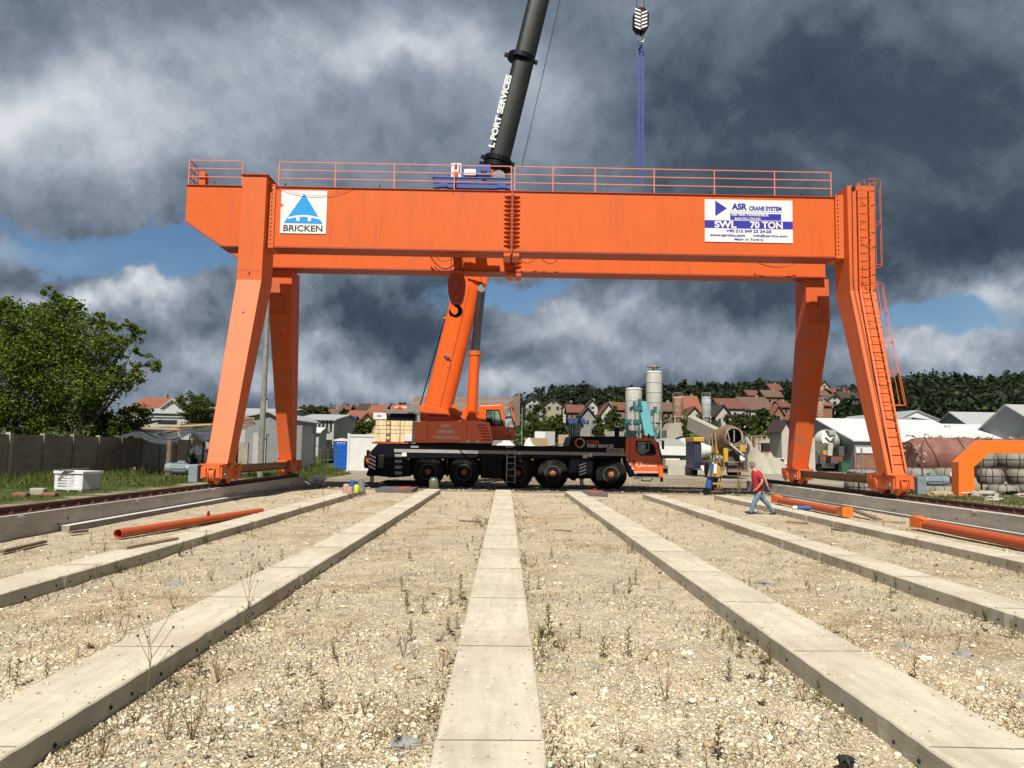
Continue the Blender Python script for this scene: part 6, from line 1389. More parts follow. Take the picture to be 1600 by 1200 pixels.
# halls ------------------------------------------------------------
def hall(name, label, x0, x1, y0, y1, zb, ze, zr, along='x', wall='sheet_grey', roof='sheet_white', cat='hall', ribs=True, trimc='sheet_white', ridge=.5):
    o = thing(name, ((x0+x1)/2, y0, zb), label, cat); b = MB()
    if along == 'x': ym = y0+(y1-y0)*ridge; b.prism([(x0, y0, zb), (x0, y1, zb), (x0, y1, ze), (x0, ym, zr), (x0, y0, ze)], (x1-x0, 0, 0), wall)
    else: xm = x0+(x1-x0)*ridge; b.xz([(x0, zb), (x1, zb), (x1, ze), (xm, zr), (x0, ze)], y0, y1, wall)
    b.build('wall', o); b = MB(); t = .14; ov = .35
    if along == 'x':
        for ya, s_ in ((y0, -1), (y1, 1)):
            sl = (zr-ze)/abs(ym-ya); b.prism([(x0-ov, ym, zr+.03), (x0-ov, ya+s_*ov, ze-ov*sl+.03), (x0-ov, ya+s_*ov, ze-ov*sl+t+.03), (x0-ov, ym, zr+t+.03)], (x1-x0+2*ov, 0, 0), roof)
    else:
        for xa, s_ in ((x0, -1), (x1, 1)):
            sl = (zr-ze)/abs(xm-xa); b.prism([(xm, y0-ov, zr+.03), (xa+s_*ov, y0-ov, ze-ov*sl+.03), (xa+s_*ov, y0-ov, ze-ov*sl+t+.03), (xm, y0-ov, zr+t+.03)], (0, y1-y0+2*ov, 0), roof)
    rf = b.build('roof', o)
    if ribs:
        b = MB(); n = max(4, int((x1-x0)/.8))
        for i in range(n+1):
            x = x0+(x1-x0)*i/n
            zt = ze if along == 'x' else ze+(zr-ze)*max(0, 1-abs(x-xm)/((xm-x0) if x < xm else (x1-xm)))
            b.box(x-.03, x+.03, y0-.035, y0-.002, zb, zt-.05, wall)
        b.build('cladding_ribs', o)
    return o
def XZ(px, py, Y): return P(px, py, Y)
# right side halls
x0, zr = XZ(1296, 657, 104); x1, _ = XZ(1443, 657, 104); _, ze = XZ(1380, 690, 92)
xl, _ = XZ(1330, 690, 92)
h = hall('warehouse', 'long low hall with a bright white roof behind the near right gantry leg', xl-.5, xl+14.5, 90, 112, .5, ze, zr, 'x')
b = MB(); b.box(xl-.4, xl+8, 89.88, 89.94, .5, 2.1, 'wall_brick'); b.box(xl-.4, xl+9, 89.86, 89.93, 2.3, 3.0, 'sheet_white'); b.build('brick_base', h)
x0, _ = XZ(1450, 690, 90); h = hall('warehouse', 'second white roofed hall with a small vent pipe, right of the first', xl+15.2, xl+23.5, 91, 110, .5, ze-.1, zr-.5, 'x'); b = MB(); x, z = XZ(1481, 674, 97); b.cyl((x, 97, z-.8), (x, 97, z+.5), .2, .2, 12, 'sheet_mid'); b.cyl((x-.3, 97, z+.5), (x+.25, 97, z+.6), .25, .25, 12, 'sheet_mid'); b.build('roof_vent', h)
def gab(pl, pa, pr, Y, dep, lab, wall, roof, name='warehouse', trim=None):
    (x0, z0), (xa, za), (x1, z1) = P(*pl, Y), P(*pa, Y), P(*pr, Y); ze = (z0+z1)/2; return hall(name, lab, x0, x1, Y, Y+dep, 0, ze, za, 'y', wall, roof, ridge=(xa-x0)/(x1-x0))
gab((1392, 660), (1432, 642), (1478, 661), 150, 30, 'pale hall with a wide low gable behind the white roofs', 'sheet_white', 'sheet_mid')
gab((1418, 662), (1424, 653), (1500, 663), 140, 22, 'low grey roofed hall tucked between the pale gable and the white roof', 'sheet_mid', 'sheet_mid')
def side(pf, pa, pn, Ym, ln, lab):     # gable end facing left, roof running off to the right
    X = (pa[0]-790)*Ym/1200; yf, yn = X*1200/(pf[0]-790), X*1200/(pn[0]-790)
    return hall('warehouse', lab, X, X+ln, yn, yf, 0, P(*pn, yn)[1], P(*pa, Ym)[1], 'x', 'sheet_grey', 'sheet_mid', ridge=(Ym-yn)/(yf-yn))
side((1452, 668), (1488, 645), (1532, 676), 118, 14, 'grey hall with a steep gable and pale roof, left of the biggest hall')
h = side((1530, 668), (1578, 634), (1640, 672), 92, 30, 'biggest grey hall with a high gable at the right edge of the photo')
X_ = 788*92/1200; b = MB(); b.box(X_-.08, X_-.004, 87.5, 91.5, .3, 3.6, 'hole'); b.box(X_-.12, X_-.05, 91.52, 91.7, .3, 3.75, 'letter_orange'); b.build('open_doorway', h)
# left side halls
def boxhall(lab, pxl, pxr, pyt, Y, dep, wall, roof, zb=0, name='warehouse', rise=.5):
    x0, z = P(pxl, pyt, Y); x1, _ = P(pxr, pyt, Y); return hall(name, lab, x0, x1, Y, Y+dep, zb, z-.2, z+rise, 'x', wall, roof)
h = boxhall('white flat hall with grey bands between the big tree and the round tree', 222, 300, 643, 92, 20, 'wall_white', 'sheet_mid', rise=1.2)
b = MB(); x0, z1 = P(232, 649, 91.9); x1, z0 = P(292, 652.5, 91.9); b.box(x0, x1, 91.86, 91.95, z0, z1, 'sheet_mid'); x0, z1 = P(246, 656, 91.9); x1, z0 = P(276, 661, 91.9); b.box(x0, x1, 91.85, 91.95, z0, z1, 'window_dark'); b.build('window_band', h)
x0, z0 = P(249, 645, 93); x1, z1 = P(280, 631, 93); h = hall('rooftop_box', 'white gabled box standing on top of the flat white hall', x0, x1, 94, 99, z0-1.2, z1-.4, z1+.5, 'y', 'wall_white', 'sheet_mid', 'rooftop box')
h = boxhall('long pale hall between the two left gantry legs', 330, 432, 645, 96, 22, 'wall_white', 'sheet_mid', rise=1.0)
b = MB(); x, z = P(406.5, 642, 96); b.cyl((x, 98, z-.5), (x, 98, z+1.5), .28, .28, 14, 'white'); b.cyl((x, 98, z+1.5), (x, 98, z+1.7), .3, .25, 14, 'window_dark'); b.build('chimney', h, smooth=True)
h = gab((385, 655), (421, 645), (436, 650), 70, 14, 'grey clad hall with an off centre gable behind the utility pole', 'sheet_grey', 'sheet_mid', name='warehouse')
b = MB(); x0, z1 = P(396, 676, 57); x1, z0 = P(414, 716, 57); b.box(x0, x1, 57.0, 60, 0, z1, 'wall_white'); b.box(x1+.002, x1+2.6, 57.2, 60, 0, z1+.6, 'sheet_grey'); o = b.build('outbuilding', origin=(x0, 57, 0)); tag(o, 'small white walled outbuilding with grey metal door beside the utility pole', 'outbuilding')
b = MB(); b.box(x1+.9, x1+1.7, 57.14, 57.19, 0, 2.2, 'sheet_mid'); b.build('door', o)
x0, z1 = P(436, 676, 60); x1, _ = P(471, 676, 60); b = MB(); b.box(x0, x1, 60, 64, 0, z1, 'sheet_mid'); o = b.build('cabin', origin=(x0, 60, 0)); tag(o, 'grey site cabin half hidden behind the far left gantry leg', 'cabin'); b = MB(); b.box(x0+.2, x0+.9, 59.9, 59.97, .1, 2.0, 'sheet_grey'); b.build('door', o)
h = hall('warehouse', 'white hall with grey roof and dark window row left of the portable toilet', P(465, 650, 95)[0], P(522, 650, 95)[0], 95, 112, .5, P(495, 656.5, 95)[1], P(495, 648, 101)[1], 'x', 'wall_white', 'sheet_mid')
for i in range(6):
    x, z = P(487+i*6, 664, 94.95); b = MB(); b.box(x-.15, x+.15, 94.92, 94.97, z-.8, z+.5, 'window_dark'); b.build('window', h)
boxhall('small building with a bright blue roof and grey walls left of the orange tiled house', 521, 545, 661, 112, 10, 'wall_grey', 'roof_blue', rise=1.1)
boxhall('low white lean-to with a pale roof in front of the dark windowed hall', 478, 498, 673, 90, 4, 'wall_white', 'sheet_white', .3, 'lean_to', .3)
# brown roofed shed behind the crane
x0, _ = P(640, 640, 118); x1, _ = P(803, 640, 118); _, ze = P(720, 643, 118); _, zr = P(720, 622, 128)
h = hall('storage_shed', 'long shed with a weathered brown roof behind the crane cab', x0, x1, 118, 138, .5, ze, zr, 'x', 'wall_grey', 'roof_brown')
x, z = P(806, 621, 117); b = MB(); b.prism([(x1-2.8, 116.5, ze-.6), (x1+.9, 116.5, zr+.2), (x1+.9, 116.5, ze-2.0), (x1-.3, 116.5, ze-2.2)], (0, 2, 0), 'roof_brown'); b.cyl((x1-.5, 116.4, ze+.4), (x1-.5, 116.6, ze+.4), .45, .45, 14, 'hole'); b.build('canopy', h)
o = thing('street_lamp', (P(816, 640, 100)[0], 100, .7), 'thin grey pole standing between the shed and the round tree', 'pole'); b = MB(); x = P(816, 640, 100)[0]; b.cyl((x, 100, .6), (x, 100, P(816, 638, 100)[1]), .09, .06, 8, 'steel'); b.build('pole', o); b = MB(); z_ = P(816, 638, 100)[1]; b.bar((x, 100, z_), (x+.7, 100, z_+.1), .07, .05, 'steel'); b.build('lamp_head', o)
# ---- batching plant
def silo(px0, px1, pyt, pyc, Y, lab, m, legs=True, cap=True, name='silo', rings=5):
    x0, zt = P(px0, pyt, Y); x1, zc = P(px1, pyc, Y); x = (x0+x1)/2; r = (x1-x0)/2; zb = TZ(x, Y); o = thing(name, (x, Y, zb), lab, 'silo')
    b = MB(); b.lathe((x, Y, 0), [(r*.25, zc-r*1.5), (r, zc), (r, zt-.25), (r*.8, zt)], 28, m); bd = b.build('shell', o, smooth=True)
    b = MB()
    for i in range(rings+1): z = zc+(zt-.3-zc)*i/rings; b.lathe((x, Y, z), [(r+.003, -.04), (r+.05, -.04), (r+.05, .04), (r+.003, .04)], 28, 'trim')
    b.build('ring_seam', bd)
    b = MB()
    for sx_, sy_ in ((-1, -1), (1, -1), (1, 1), (-1, 1)): b.bar((x+sx_*r*.72, Y+sy_*r*.72, zb), (x+sx_*r*.72, Y+sy_*r*.72, zc+.3), .16, .16, 'trim')
    for sx_ in (-1, 1): b.bar((x+sx_*r*.72, Y-r*.72, zb+.2), (x-sx_*r*.72, Y-r*.72, zc-.2), .08, .08, 'trim')
    b.build('support_frame', o)
    if cap:
        b = MB(); b.lathe((x, Y, zt), [(r*.28, 0), (r*.28, r*.5), (r*.16, r*.7)], 14, m)
        for i in range(12): a = 2*math.pi*i/12; b.bar((x+r*.95*math.cos(a), Y+r*.95*math.sin(a), zt-.2), (x+r*.95*math.cos(a), Y+r*.95*math.sin(a), zt+.75), .04, .04, 'trim')
        b.lathe((x, Y, zt+.72), [(r*.93, 0), (r*.97, 0), (r*.97, .05), (r*.93, .05)], 24, 'trim'); b.build('top_railing', o)
    return o
silo(1009.5, 1034.5, 580, 660, 130, 'tallest white silo with rust stains and a railed top', 'silo_white', rings=5)
silo(977, 1003, 606, 662, 133, 'shorter wide white silo left of the tallest one', 'silo_white', cap=False, rings=3)
silo(1051, 1067, 620, 652, 150, 'rust patched silo right of the tall white one', 'silo_rust', rings=3)
silo(1096, 1111, 620, 652, 150, 'pale blue grey silo with rusty sides above the yellow mixer', 'silo_blue', rings=3)
silo(1275, 1287, 628, 660, 140, 'brick red silo between the right gantry legs', 'silo_rust', rings=3)
silo(1266, 1274, 630, 660, 146, 'slim purple grey silo close behind the brick red one', 'silo_blue', cap=False, rings=3)
cv = thing('conveyor_tower', (P(1003, 690, 122)[0], 122, .7), 'turquoise mixing tower with a sloping covered conveyor in front of the silos', 'conveyor tower')
b = MB(); 
(xa, za), (xb, zb_) = P(1003, 630, 124), P(1015, 684, 117)
b.bar((xa, 124, za), (xb, 117, zb_), 1.5, 1.0, 'teal_light'); b.build('covered_conveyor', cv, bevel=.15)
b = MB()
for px, py0, py1 in ((978, 655, 662), (985, 672, 676), (990, 634, 641)): x, z1 = P(px, py0, 121); x2, z0 = P(px+(38 if py0 > 650 else 14), py1, 121); b.box(x, x2, 121, 125, z0, z1, 'teal')
b.build('platform', cv)
b = MB()
for px in (977, 988, 999, 1021, 1031):
    x, z = P(px, 640 if px > 985 else 655, 121); b.bar((x, 121, .5), (x, 121, z), .13, .13, 'teal' if px % 2 else 'trim'); b.bar((x, 125, .5), (x, 125, z), .13, .13, 'trim')
for a, c in (((975, 690), (988, 672)), ((988, 690), (975, 672)), ((1021, 684), (1033, 664)), ((1000, 690), (986, 660))): p, q = P(*a, 121), P(*c, 121); b.bar((p[0], 120.9, p[1]), (q[0], 120.9, q[1]), .1, .1, 'trim')
b.build('frame_legs', cv)
b = MB(); x, z = P(985, 686, 120); b.box(x-.6, x+1.0, 120.2, 121, .6, z+1.3, 'window_dark'); x, z = P(1018, 682, 118); b.cyl((x, 118, z-1), (x, 118, z+.6), .9, .8, 18, 'teal_light'); b.build('control_room', cv)
b = MB(); 
for px, py in ((992, 632), (1000, 628), (1020, 645), (1024, 640)): x, z = P(px, py, 122); b.box(x-.25, x+.25, 122, 122.5, z-.5, z+.5, 'teal'); b.bar((x-.8, 121.8, z-.5), (x-.8, 121.8, z+.5), .05, .05, 'trim')
b.build('platform_railing', cv)
# aggregate bins and belt conveyor
o = thing('aggregate_hopper', (P(1052, 690, 112)[0], 112, .7), 'beige sloping hopper walls left of the narrow thuja', 'hopper')
b = MB(); p = [P(*q, 112) for q in ((1042, 672), (1048, 661), (1064, 660), (1066, 680), (1042, 690))]; b.prism([(q[0], 112, q[1]) for q in p], (0, 4, 0), 'sand'); b.build('bin_wall', o)
o = thing('belt_conveyor', (P(1098, 690, 108)[0], 108, .7), 'long beige covered belt conveyor climbing left above the yellow mixer', 'conveyor')
p, q = P(1080, 661, 112), P(1122, 682, 104); b = MB(); b.bar((p[0], 112, p[1]), (q[0], 104, q[1]), 1.2, 1.9, 'sand'); b.build('belt_housing', o)
b = MB()
for i in range(6): t = i/5; x, y, z = p[0]+(q[0]-p[0])*t, 112-8*t, p[1]+(q[1]-p[1])*t; b.bar((x, y-.7, .6), (x, y-.7, z), .09, .09, 'trim')
p1, q1 = P(1076, 650, 112), P(1084, 676, 110); b.bar((p1[0], 112, p1[1]), (q1[0], 110, q1[1]), .15, .15, 'trim'); b.build('trestle', o)
# mounds
def mound(px0, px1, pyt, pyb, Y, lab, m='sand', seed=1, dep=None, name='sand_pile', lobes=((.5, 1.),)):
    x0, z0 = P(px0, pyb, Y); x1, _ = P(px1, pyb, Y); _, zt = P((px0+px1)/2, pyt, Y); w = x1-x0; dep = dep or w*.7; zb = TZ((x0+x1)/2, Y); n = 30; h = zt-zb; v = []
    for j in range(n+1):
        for i in range(n+1):
            u, w_ = i/n, j/n; e = 0
            for c, a in lobes: r_ = math.hypot((u-c)/.5*(1 if len(lobes) == 1 else 1.7), (w_-.5)/.5); e = max(e, a*max(0, 1-r_)**.85)
            x, y = x0+w*u, Y-dep/2+dep*w_; v.append((x, y, zb-.05+h*e*(1+.25*mathutils.noise.noise(Vector((x*1.1, y*1.1, seed))))+.1*mathutils.noise.noise(Vector((x*3, y*3, seed)))*min(1, e*5)))
    b = MB(); b.add(v, [(j*(n+1)+i, j*(n+1)+i+1, (j+1)*(n+1)+i+1, (j+1)*(n+1)+i) for j in range(n) for i in range(n)], m); o = b.build(name, origin=((x0+x1)/2, Y, zb), smooth=True); tag(o, lab, name.replace('_', ' ')); return o
mound(1150, 1240, 697, 735, 84, 'broad heap of grey gravel behind the walking man', 'sand', 2, 10, 'gravel_heap', ((.35, 1), (.6, .75)))
mound(1068, 1102, 700, 722, 92, 'white sand heap between the white tipper and the yellow mixer', 'lime', 3, 6)
mound(755, 900, 682, 700, 80, 'long pale heap of crushed concrete behind the crane deck', 'lime', 4, 5, 'rubble_heap', ((.25, 1), (.5, .9), (.75, .8)))
mound(1240, 1280, 722, 734, 80, 'small tan heap of sand beside the white wall panel', 'sand', 6, 3)
def slab(lab, p0, p1, Y, dep, m='concrete_wall', name='concrete_wall', cat='wall', zb=None):
    x0, z1 = P(*p0, Y); x1, z0 = P(*p1, Y); zb = TZ((x0+x1)/2, Y)-.1 if zb is None else zb
    b = MB(); b.box(x0, x1, Y, Y+dep, min(zb, z0), z1, m)
    n = max(1, int((x1-x0)/2.5))
    for i in range(1, n): x = x0+(x1-x0)*i/n; b.box(x-.04, x+.04, Y-.03, Y-.002, zb, z1-.02, m)
    o = b.build(name, origin=((x0+x1)/2, Y, zb)); tag(o, lab, cat); return o
slab('long pale retaining wall between the trees and the far right gantry leg', (1180, 685), (1262, 704), 118, .4)
slab('grey precast wall panel standing left of the white mixer truck', (1262, 684), (1274, 736), 78, .4)
slab('stack of pale concrete beams lying between the crane cab and the yellow mixer', (1040, 719), (1092, 727), 82, 3.0, 'concrete_wall', 'beam_stack', 'beam stack')
slab('second stack of pale beams on the ground behind the front hitch', (1044, 727.5), (1090, 731), 70, 1.5, 'concrete_wall', 'beam_stack', 'beam stack')
slab('low wall with a white coping behind the truck deck', (895, 673), (975, 700), 112, .5, 'concrete_old')
b_ = slab('white box container on the pale heap behind the truck deck', (836, 674), (852, 686), 90, 2.4, 'container', 'container', 'container', zb=.6); b_ = slab('grey box container right of the small white one', (852, 674), (867, 686), 90.2, 2.4, 'sheet_mid', 'container', 'container', zb=.6)
slab('orange timber pallet stack below the small white container', (820, 684), (856, 690), 84, 1.5, 'wood', 'pallet_stack', 'pallets', zb=.5); slab('wooden crate stack right of the grey container', (873, 679), (888, 697), 80, 1.5, 'wood', 'pallet_stack', 'pallets', zb=.5)
# machinery trestle right of the yellow mixer
o = thing('screening_frame', (P(1180, 720, 95)[0], 95, .7), 'rusty screening frame with a dark bin behind the gravel heap', 'screening frame'); b = MB()
for i in range(7): x, z = P(1150+i*8, 682, 95); b.bar((x, 95, .6), (x, 95, z), .12, .12, 'trim'); b.bar((x, 98, .6), (x, 98, z), .12, .12, 'brown_steel')
for py in (682, 688, 694): p, q = P(1146, py, 95), P(1196, py-1, 95); b.bar((p[0], 95, p[1]), (q[0], 95, q[1]), .14, .14, 'brown_steel')
b.build('frame_legs', o); b = MB(); p, q = P(1193, 692, 94), P(1203, 705, 94); b.box(p[0], q[0], 94, 95, q[1], p[1], 'hole'); b.box(p[0]-.12, q[0]+.12, 94.05, 95.2, q[1]-.2, q[1]+.0, 'brown_steel'); b.build('dark_bin', o)
b = MB(); p, q, s_ = P(1166, 684, 88), P(1174, 698, 88), P(1174, 728, 88); b.bar((p[0], 88, p[1]), (q[0], 88, q[1]), .35, .3, 'wall_white'); b.bar((q[0], 88, q[1]), (s_[0], 88, .5), .35, .3, 'wall_white'); tag(b.build('bent_post', origin=(q[0], 88, .5)), 'pale bent concrete post leaning behind the yellow mixer', 'post')
# ---- portable toilet and container
x0, z1 = P(522.5, 689, 68); x1, _ = P(543, 689, 68); zt = P(532, 685.5, 68)[1]; zz = 0
o = thing('portable_toilet', ((x0+x1)/2, 68, zz), 'blue portable toilet with a white roof beside the white container', 'portable toilet')
b = MB(); b.box(x0, x1, 68, 69.15, zz, z1, 'toilet_blue'); bd = b.build('cabin', o, bevel=.04); b = MB(); b.xz([(x0-.05, z1+.002), (x1+.05, z1+.002), (x1+.02, z1+.12), ((x0+x1)/2, z1+.26), (x0-.02, z1+.12)], 67.95, 69.2, 'white'); b.build('roof', o); b = MB(); b.box(x0+.12, x1-.12, 67.97, 67.995, .1, z1-.3, 'toilet_blue'); b.build('door', o, bevel=.01); b = MB()
for i in range(3): b.box(x0+.25+i*.27, x0+.42+i*.27, 67.985, 67.998, z1-.2, z1-.1, 'letter_grey')
b.build('vent', bd)
x0, z1 = P(544.5, 679, 66); x1, _ = P(600, 679, 66); o = thing('container', ((x0+x1)/2, 66, 0), 'white container wall behind the rear of the crane truck', 'container'); b = MB(); b.box(x0, x1, 66, 68.4, 0, z1, 'container'); b.build('body', o, bevel=.03); b = MB(); b.box(x0-.04, x1, 65.94, 65.995, z1-.16, z1+.03, 'container'); b.box(x0-.05, x0+.12, 65.93, 65.998, 0, z1+.12, 'container'); b.build('corner_frame', o)
# ---- utility pole
def pole(px, pyt, Y, r, lab, m='concrete_old', z=.0):
    x, zt = P(px, pyt, Y); o = thing('utility_pole', (x, Y, z), lab, 'utility pole'); b = MB(); b.cyl((x, Y, z-.1), (x, Y, zt), r, r*.72, 12, m); b.build('pole', o, smooth=True); b = MB(); b.box(x-.06, x+.28, Y-.1, Y+.1, zt-.75, zt-.3, 'steel'); b.cyl((x+.3, Y, zt-.5), (x+.45, Y, zt-.5), .06, .06, 8, 'black'); b.bar((x+.05, Y-.1, zt-.2), (x+.3, Y-.1, zt-.3), .05, .05, 'steel'); b.build('bracket', o); return o
pole(419, 463, 46, .19, 'tall grey green concrete utility pole between the two left gantry legs', z=.2)
b = MB(); p, q = P(619, 424, 60), P(610, 520, 60); b.cyl((p[0], 60, p[1]), (q[0], 60, q[1]-9), .012, .012, 5, 'steel'); tag(b.build('guy_wire', origin=(p[0], 60, 2)), 'thin slanting wire hanging in the sky left of the boom', 'wire') if False else None
# barbed wire fence posts
wf = thing('wire_fence', (-19, 64, 0), 'wire fence on thin forked posts in front of the maize', 'fence')
fx = [P(p, 700, 64)[0] for p in (471, 487, 501, 513, 526)]
for x in fx:
    b = MB(); b.cyl((x, 64, -.1), (x, 64, 1.75), .05, .05, 8, 'wall_dark'); b.bar((x, 64, 1.72), (x+.35, 64, 2.15), .05, .05, 'wall_dark'); b.bar((x, 64, 1.72), (x-.35, 64, 2.15), .05, .05, 'wall_dark'); b.build('post', wf)
b = MB()
for z in (.4, .9, 1.4, 1.7): b.bar((fx[0]-3, 64, z), (fx[-1]+1, 64, z), .012, .012, 'steel')
b.build('wire_strand', wf)
x = P(411, 700, 50)[0]; b = MB(); b.cyl((x, 50, 0), (x, 50, 2.3), .06, .06, 8, 'wall_dark'); b.bar((x, 50, 2.28), (x+.35, 50, 2.8), .06, .05, 'wall_dark'); b.bar((x, 50, 2.28), (x-.35, 50, 2.8), .06, .05, 'wall_dark'); tag(b.build('forked_post', origin=(x, 50, 0)), 'dark forked fence post beside the utility pole', 'post')
# ---- concrete panel fence along the left verge
cf = thing('panel_fence', (-21.8, 38, .35), 'weathered concrete panel fence along the left edge below the big tree', 'fence')
ys = [26+2.55*i for i in range(13)]; 
for i, y in enumerate(ys):
    x = -21.7-.02*(y-35); b = MB(); b.box(x-.02, x+.20, y-.11, y+.11, .25, 2.42, 'concrete_wall'if i == 3 else 'concrete_fence'); b.build('post', cf)
    if i < len(ys)-1:
        for k in range(4): b = MB(); b.box(x-.0+.04, x+.10, y+.112, ys[i+1]-.112, .3+k*.51, .3+k*.51+.509, 'concrete_fence'); b.build('panel', cf)
# ---- shed with tarpaulin roof
sh = thing('lean_to_shed', (-17.5, 44, .3), 'ramshackle open shed of poles and torn black sheeting beside the panel fence', 'shed')
posts = [(265, 745, 690, 41, 'old_wood', .16), (205, 735, 680, 47, 'old_wood', .10), (296, 735, 682, 47, 'steel', .05), (318, 738, 686, 44, 'brown_steel', .08), (350, 735, 684, 48, 'old_wood', .1), (371, 735, 688, 49, 'old_wood', .08)]
for px, pb, pt, Y, m_, r_ in posts:
    x, zt = P(px, pt, Y); b = MB(); b.cyl((x, Y, TZ(x, Y)-.1), (x+.03, Y, zt+.1), r_, r_*.8, 8, m_); b.build('post', sh)
b = MB()
for (pa, pb_, Ya, Yb, r_) in (((206, 669), (280, 672), 46, 41, .10), ((268, 668), (330, 664), 42, 43, .08), ((195, 668), (252, 657), 46, 46, .07), ((255, 676), (394, 655), 41, 46, .05), ((282, 664), (398, 662), 44, 48, .06), ((300, 671), (396, 659), 44, 47, .04)):
    p, q = P(*pa, Ya), P(*pb_, Yb); b.cyl((p[0], Ya, p[1]), (q[0], Yb, q[1]), r_, r_, 7, 'wood' if r_ > .06 else 'old_wood')
b.build('roof_pole', sh)
rng2 = random.Random(4)
def sheet(pts_top, pts_low, Y0, Y1, m, nm, sag=.12):
    n = len(pts_top); v = []
    for t in range(5):
        for i in range(n):
            f_ = t/4; a = P(*pts_top[i], Y1); c = P(*pts_low[i], Y0); v.append((c[0]+(a[0]-c[0])*f_, Y0+(Y1-Y0)*f_, c[1]+(a[1]-c[1])*f_-sag*math.sin(math.pi*f_)+rng2.uniform(-.05, .05)))
    b = MB(); b.add(v, [(j*n+i, j*n+i+1, (j+1)*n+i+1, (j+1)*n+i) for j in range(4) for i in range(n-1)], m); o = b.build(nm, sh); s_ = o.modifiers.new('t', 'SOLIDIFY'); s_.thickness = .03; return o
sheet([(196, 668), (215, 665), (235, 668), (255, 668), (275, 668)], [(186, 684), (212, 678), (235, 690), (262, 694), (284, 684)], 41, 47, 'tarp', 'tarpaulin')
sheet([(276, 668), (300, 664), (322, 665), (345, 662)], [(284, 682), (300, 676), (318, 690), (340, 682)], 42.5, 47, 'tarp', 'tarpaulin')
sheet([(345, 652), (370, 650), (398, 652)], [(340, 672), (368, 676), (396, 662)], 45, 49, 'old_wood', 'roof_sheet')
sheet([(130, 656), (170, 655), (225, 662)], [(60, 672), (130, 676), (200, 674)], 44, 50, 'wall_dark', 'roof_sheet')
b = MB(); p, q = P(200, 676, 51), P(256, 740, 51); b.box(p[0], q[0], 51, 51.1, 0, p[1], 'wall_dark'); p, q = P(322, 690, 53), P(372, 735, 53); b.box(p[0], q[0]+.6, 53, 53.2, 0, p[1], 'concrete_fence'); b.build('back_wall', sh)
b = MB(); p = P(315, 700, 50); b.blob((p[0], 50, 1.0), (.9, .6, .9), 'tarp', 4, .2, 12, 8); b.build('covered_heap', sh)
# benches beneath the shed
def bench(px0, px1, pyt, Y, lab, back=False):
    x0, z = P(px0, pyt, Y); x1, _ = P(px1, pyt, Y); zb = TZ(x0, Y); o = thing('wooden_bench', ((x0+x1)/2, Y, zb), lab, 'bench'); b = MB(); b.box(x0, x1, Y, Y+.4, z-.05, z, 'wood'); b.build('seat', o)
    for x in (x0+.1, x1-.1):
        b = MB(); b.bar((x, Y+.04, zb-.05), (x, Y+.04, z+(.5 if back else 0)-.051*(not back)), .07, .07, 'wood'); b.build('leg', o); b = MB(); b.bar((x, Y+.36, zb-.05), (x, Y+.36, z-.051), .07, .07, 'wood'); b.build('leg', o)
    if back: b = MB(); b.bar((x0, Y+.01, z+.5), (x1, Y+.01, z+.5), .08, .05, 'wood'); b.build('backrest', o)
bench(236, 266, 729, 43, 'weathered wooden bench with a rail back beneath the black sheeting', True); bench(208, 232, 730, 44.5, 'low wooden bench left of the one with a rail back'); bench(268, 292, 731, 45.5, 'plank table right of the slanting wooden post')
# white plastic crate
cx0, cy0 = G(128, 769, .36); s_ = cy0/1200*.99
cr = thing('plastic_crate', (cx0, cy0+.4, .36), 'white slotted plastic bulk crate standing in the grass at the left', 'crate', rz=R(-14))
W, Dp, Hh = 1.55, 1.15, .92
def cb(x0, x1, y0, y1, z0, z1, b, m='crate_white'): b.box(cx0+x0, cx0+x1, cy0+.4+y0, cy0+.4+y1, .36+z0, .36+z1, m)
b = MB(); y0 = -.6
for (a, c) in ((-1.35, -1.27), (.12, .2)): cb(a, c, y0, y0+Dp, .08, Hh-.12, b)
cb(-1.35, .2, y0+Dp-.06, y0+Dp, .08, Hh-.12, b); cb(-1.35, .2, y0, y0+Dp, .08, .14, b)
cb(-1.27, .12, y0, y0+.05, .141, .20, b)
for i in range(5):     # slotted front
    z = .20+i*.115; cb(-1.27, -1.16, y0, y0+.05, z+.0005, z+.1145, b); cb(-.62, -.53, y0, y0+.05, z+.0005, z+.1145, b); cb(.02, .1195, y0, y0+.05, z+.0005, z+.1145, b); cb(-1.16, .02, y0+.002, y0+.048, z+.06, z+.1142, b)
cb(-1.27, .12, y0, y0+.05, .776, .798, b); b.build('body', cr, bevel=.006)
b = MB(); cb(-1.40, .25, y0-.05, y0+.0, Hh-.14, Hh-.02, b); cb(-1.40, .25, y0+Dp, y0+Dp+.05, Hh-.14, Hh-.02, b); cb(-1.40, -1.351, y0+.001, y0+Dp-.001, Hh-.14, Hh-.02, b); cb(.201, .25, y0+.001, y0+Dp-.001, Hh-.14, Hh-.02, b); b.build('rim', cr, bevel=.01)
for x in (-1.3, -.6, .1): b = MB(); cb(x-.08, x+.08, y0+.02, y0+Dp-.02, .0, .079, b); b.build('skid', cr)
cr.scale = (.74, .74, .78); b = MB()
b.bar((cx0-.95, cy0-.1, 1.10), (cx0+.05, cy0+.3, 1.16), .06, .03, 'wall_dark'); b.bar((cx0-.8, cy0-.0, 1.08), (cx0-.3, cy0-.05, 1.12), .04, .04, 'old_wood'); tag(b.build('scrap_strip', origin=(cx0, cy0, 1.1)), 'dark strip of scrap lying across the top of the white crate', 'scrap')
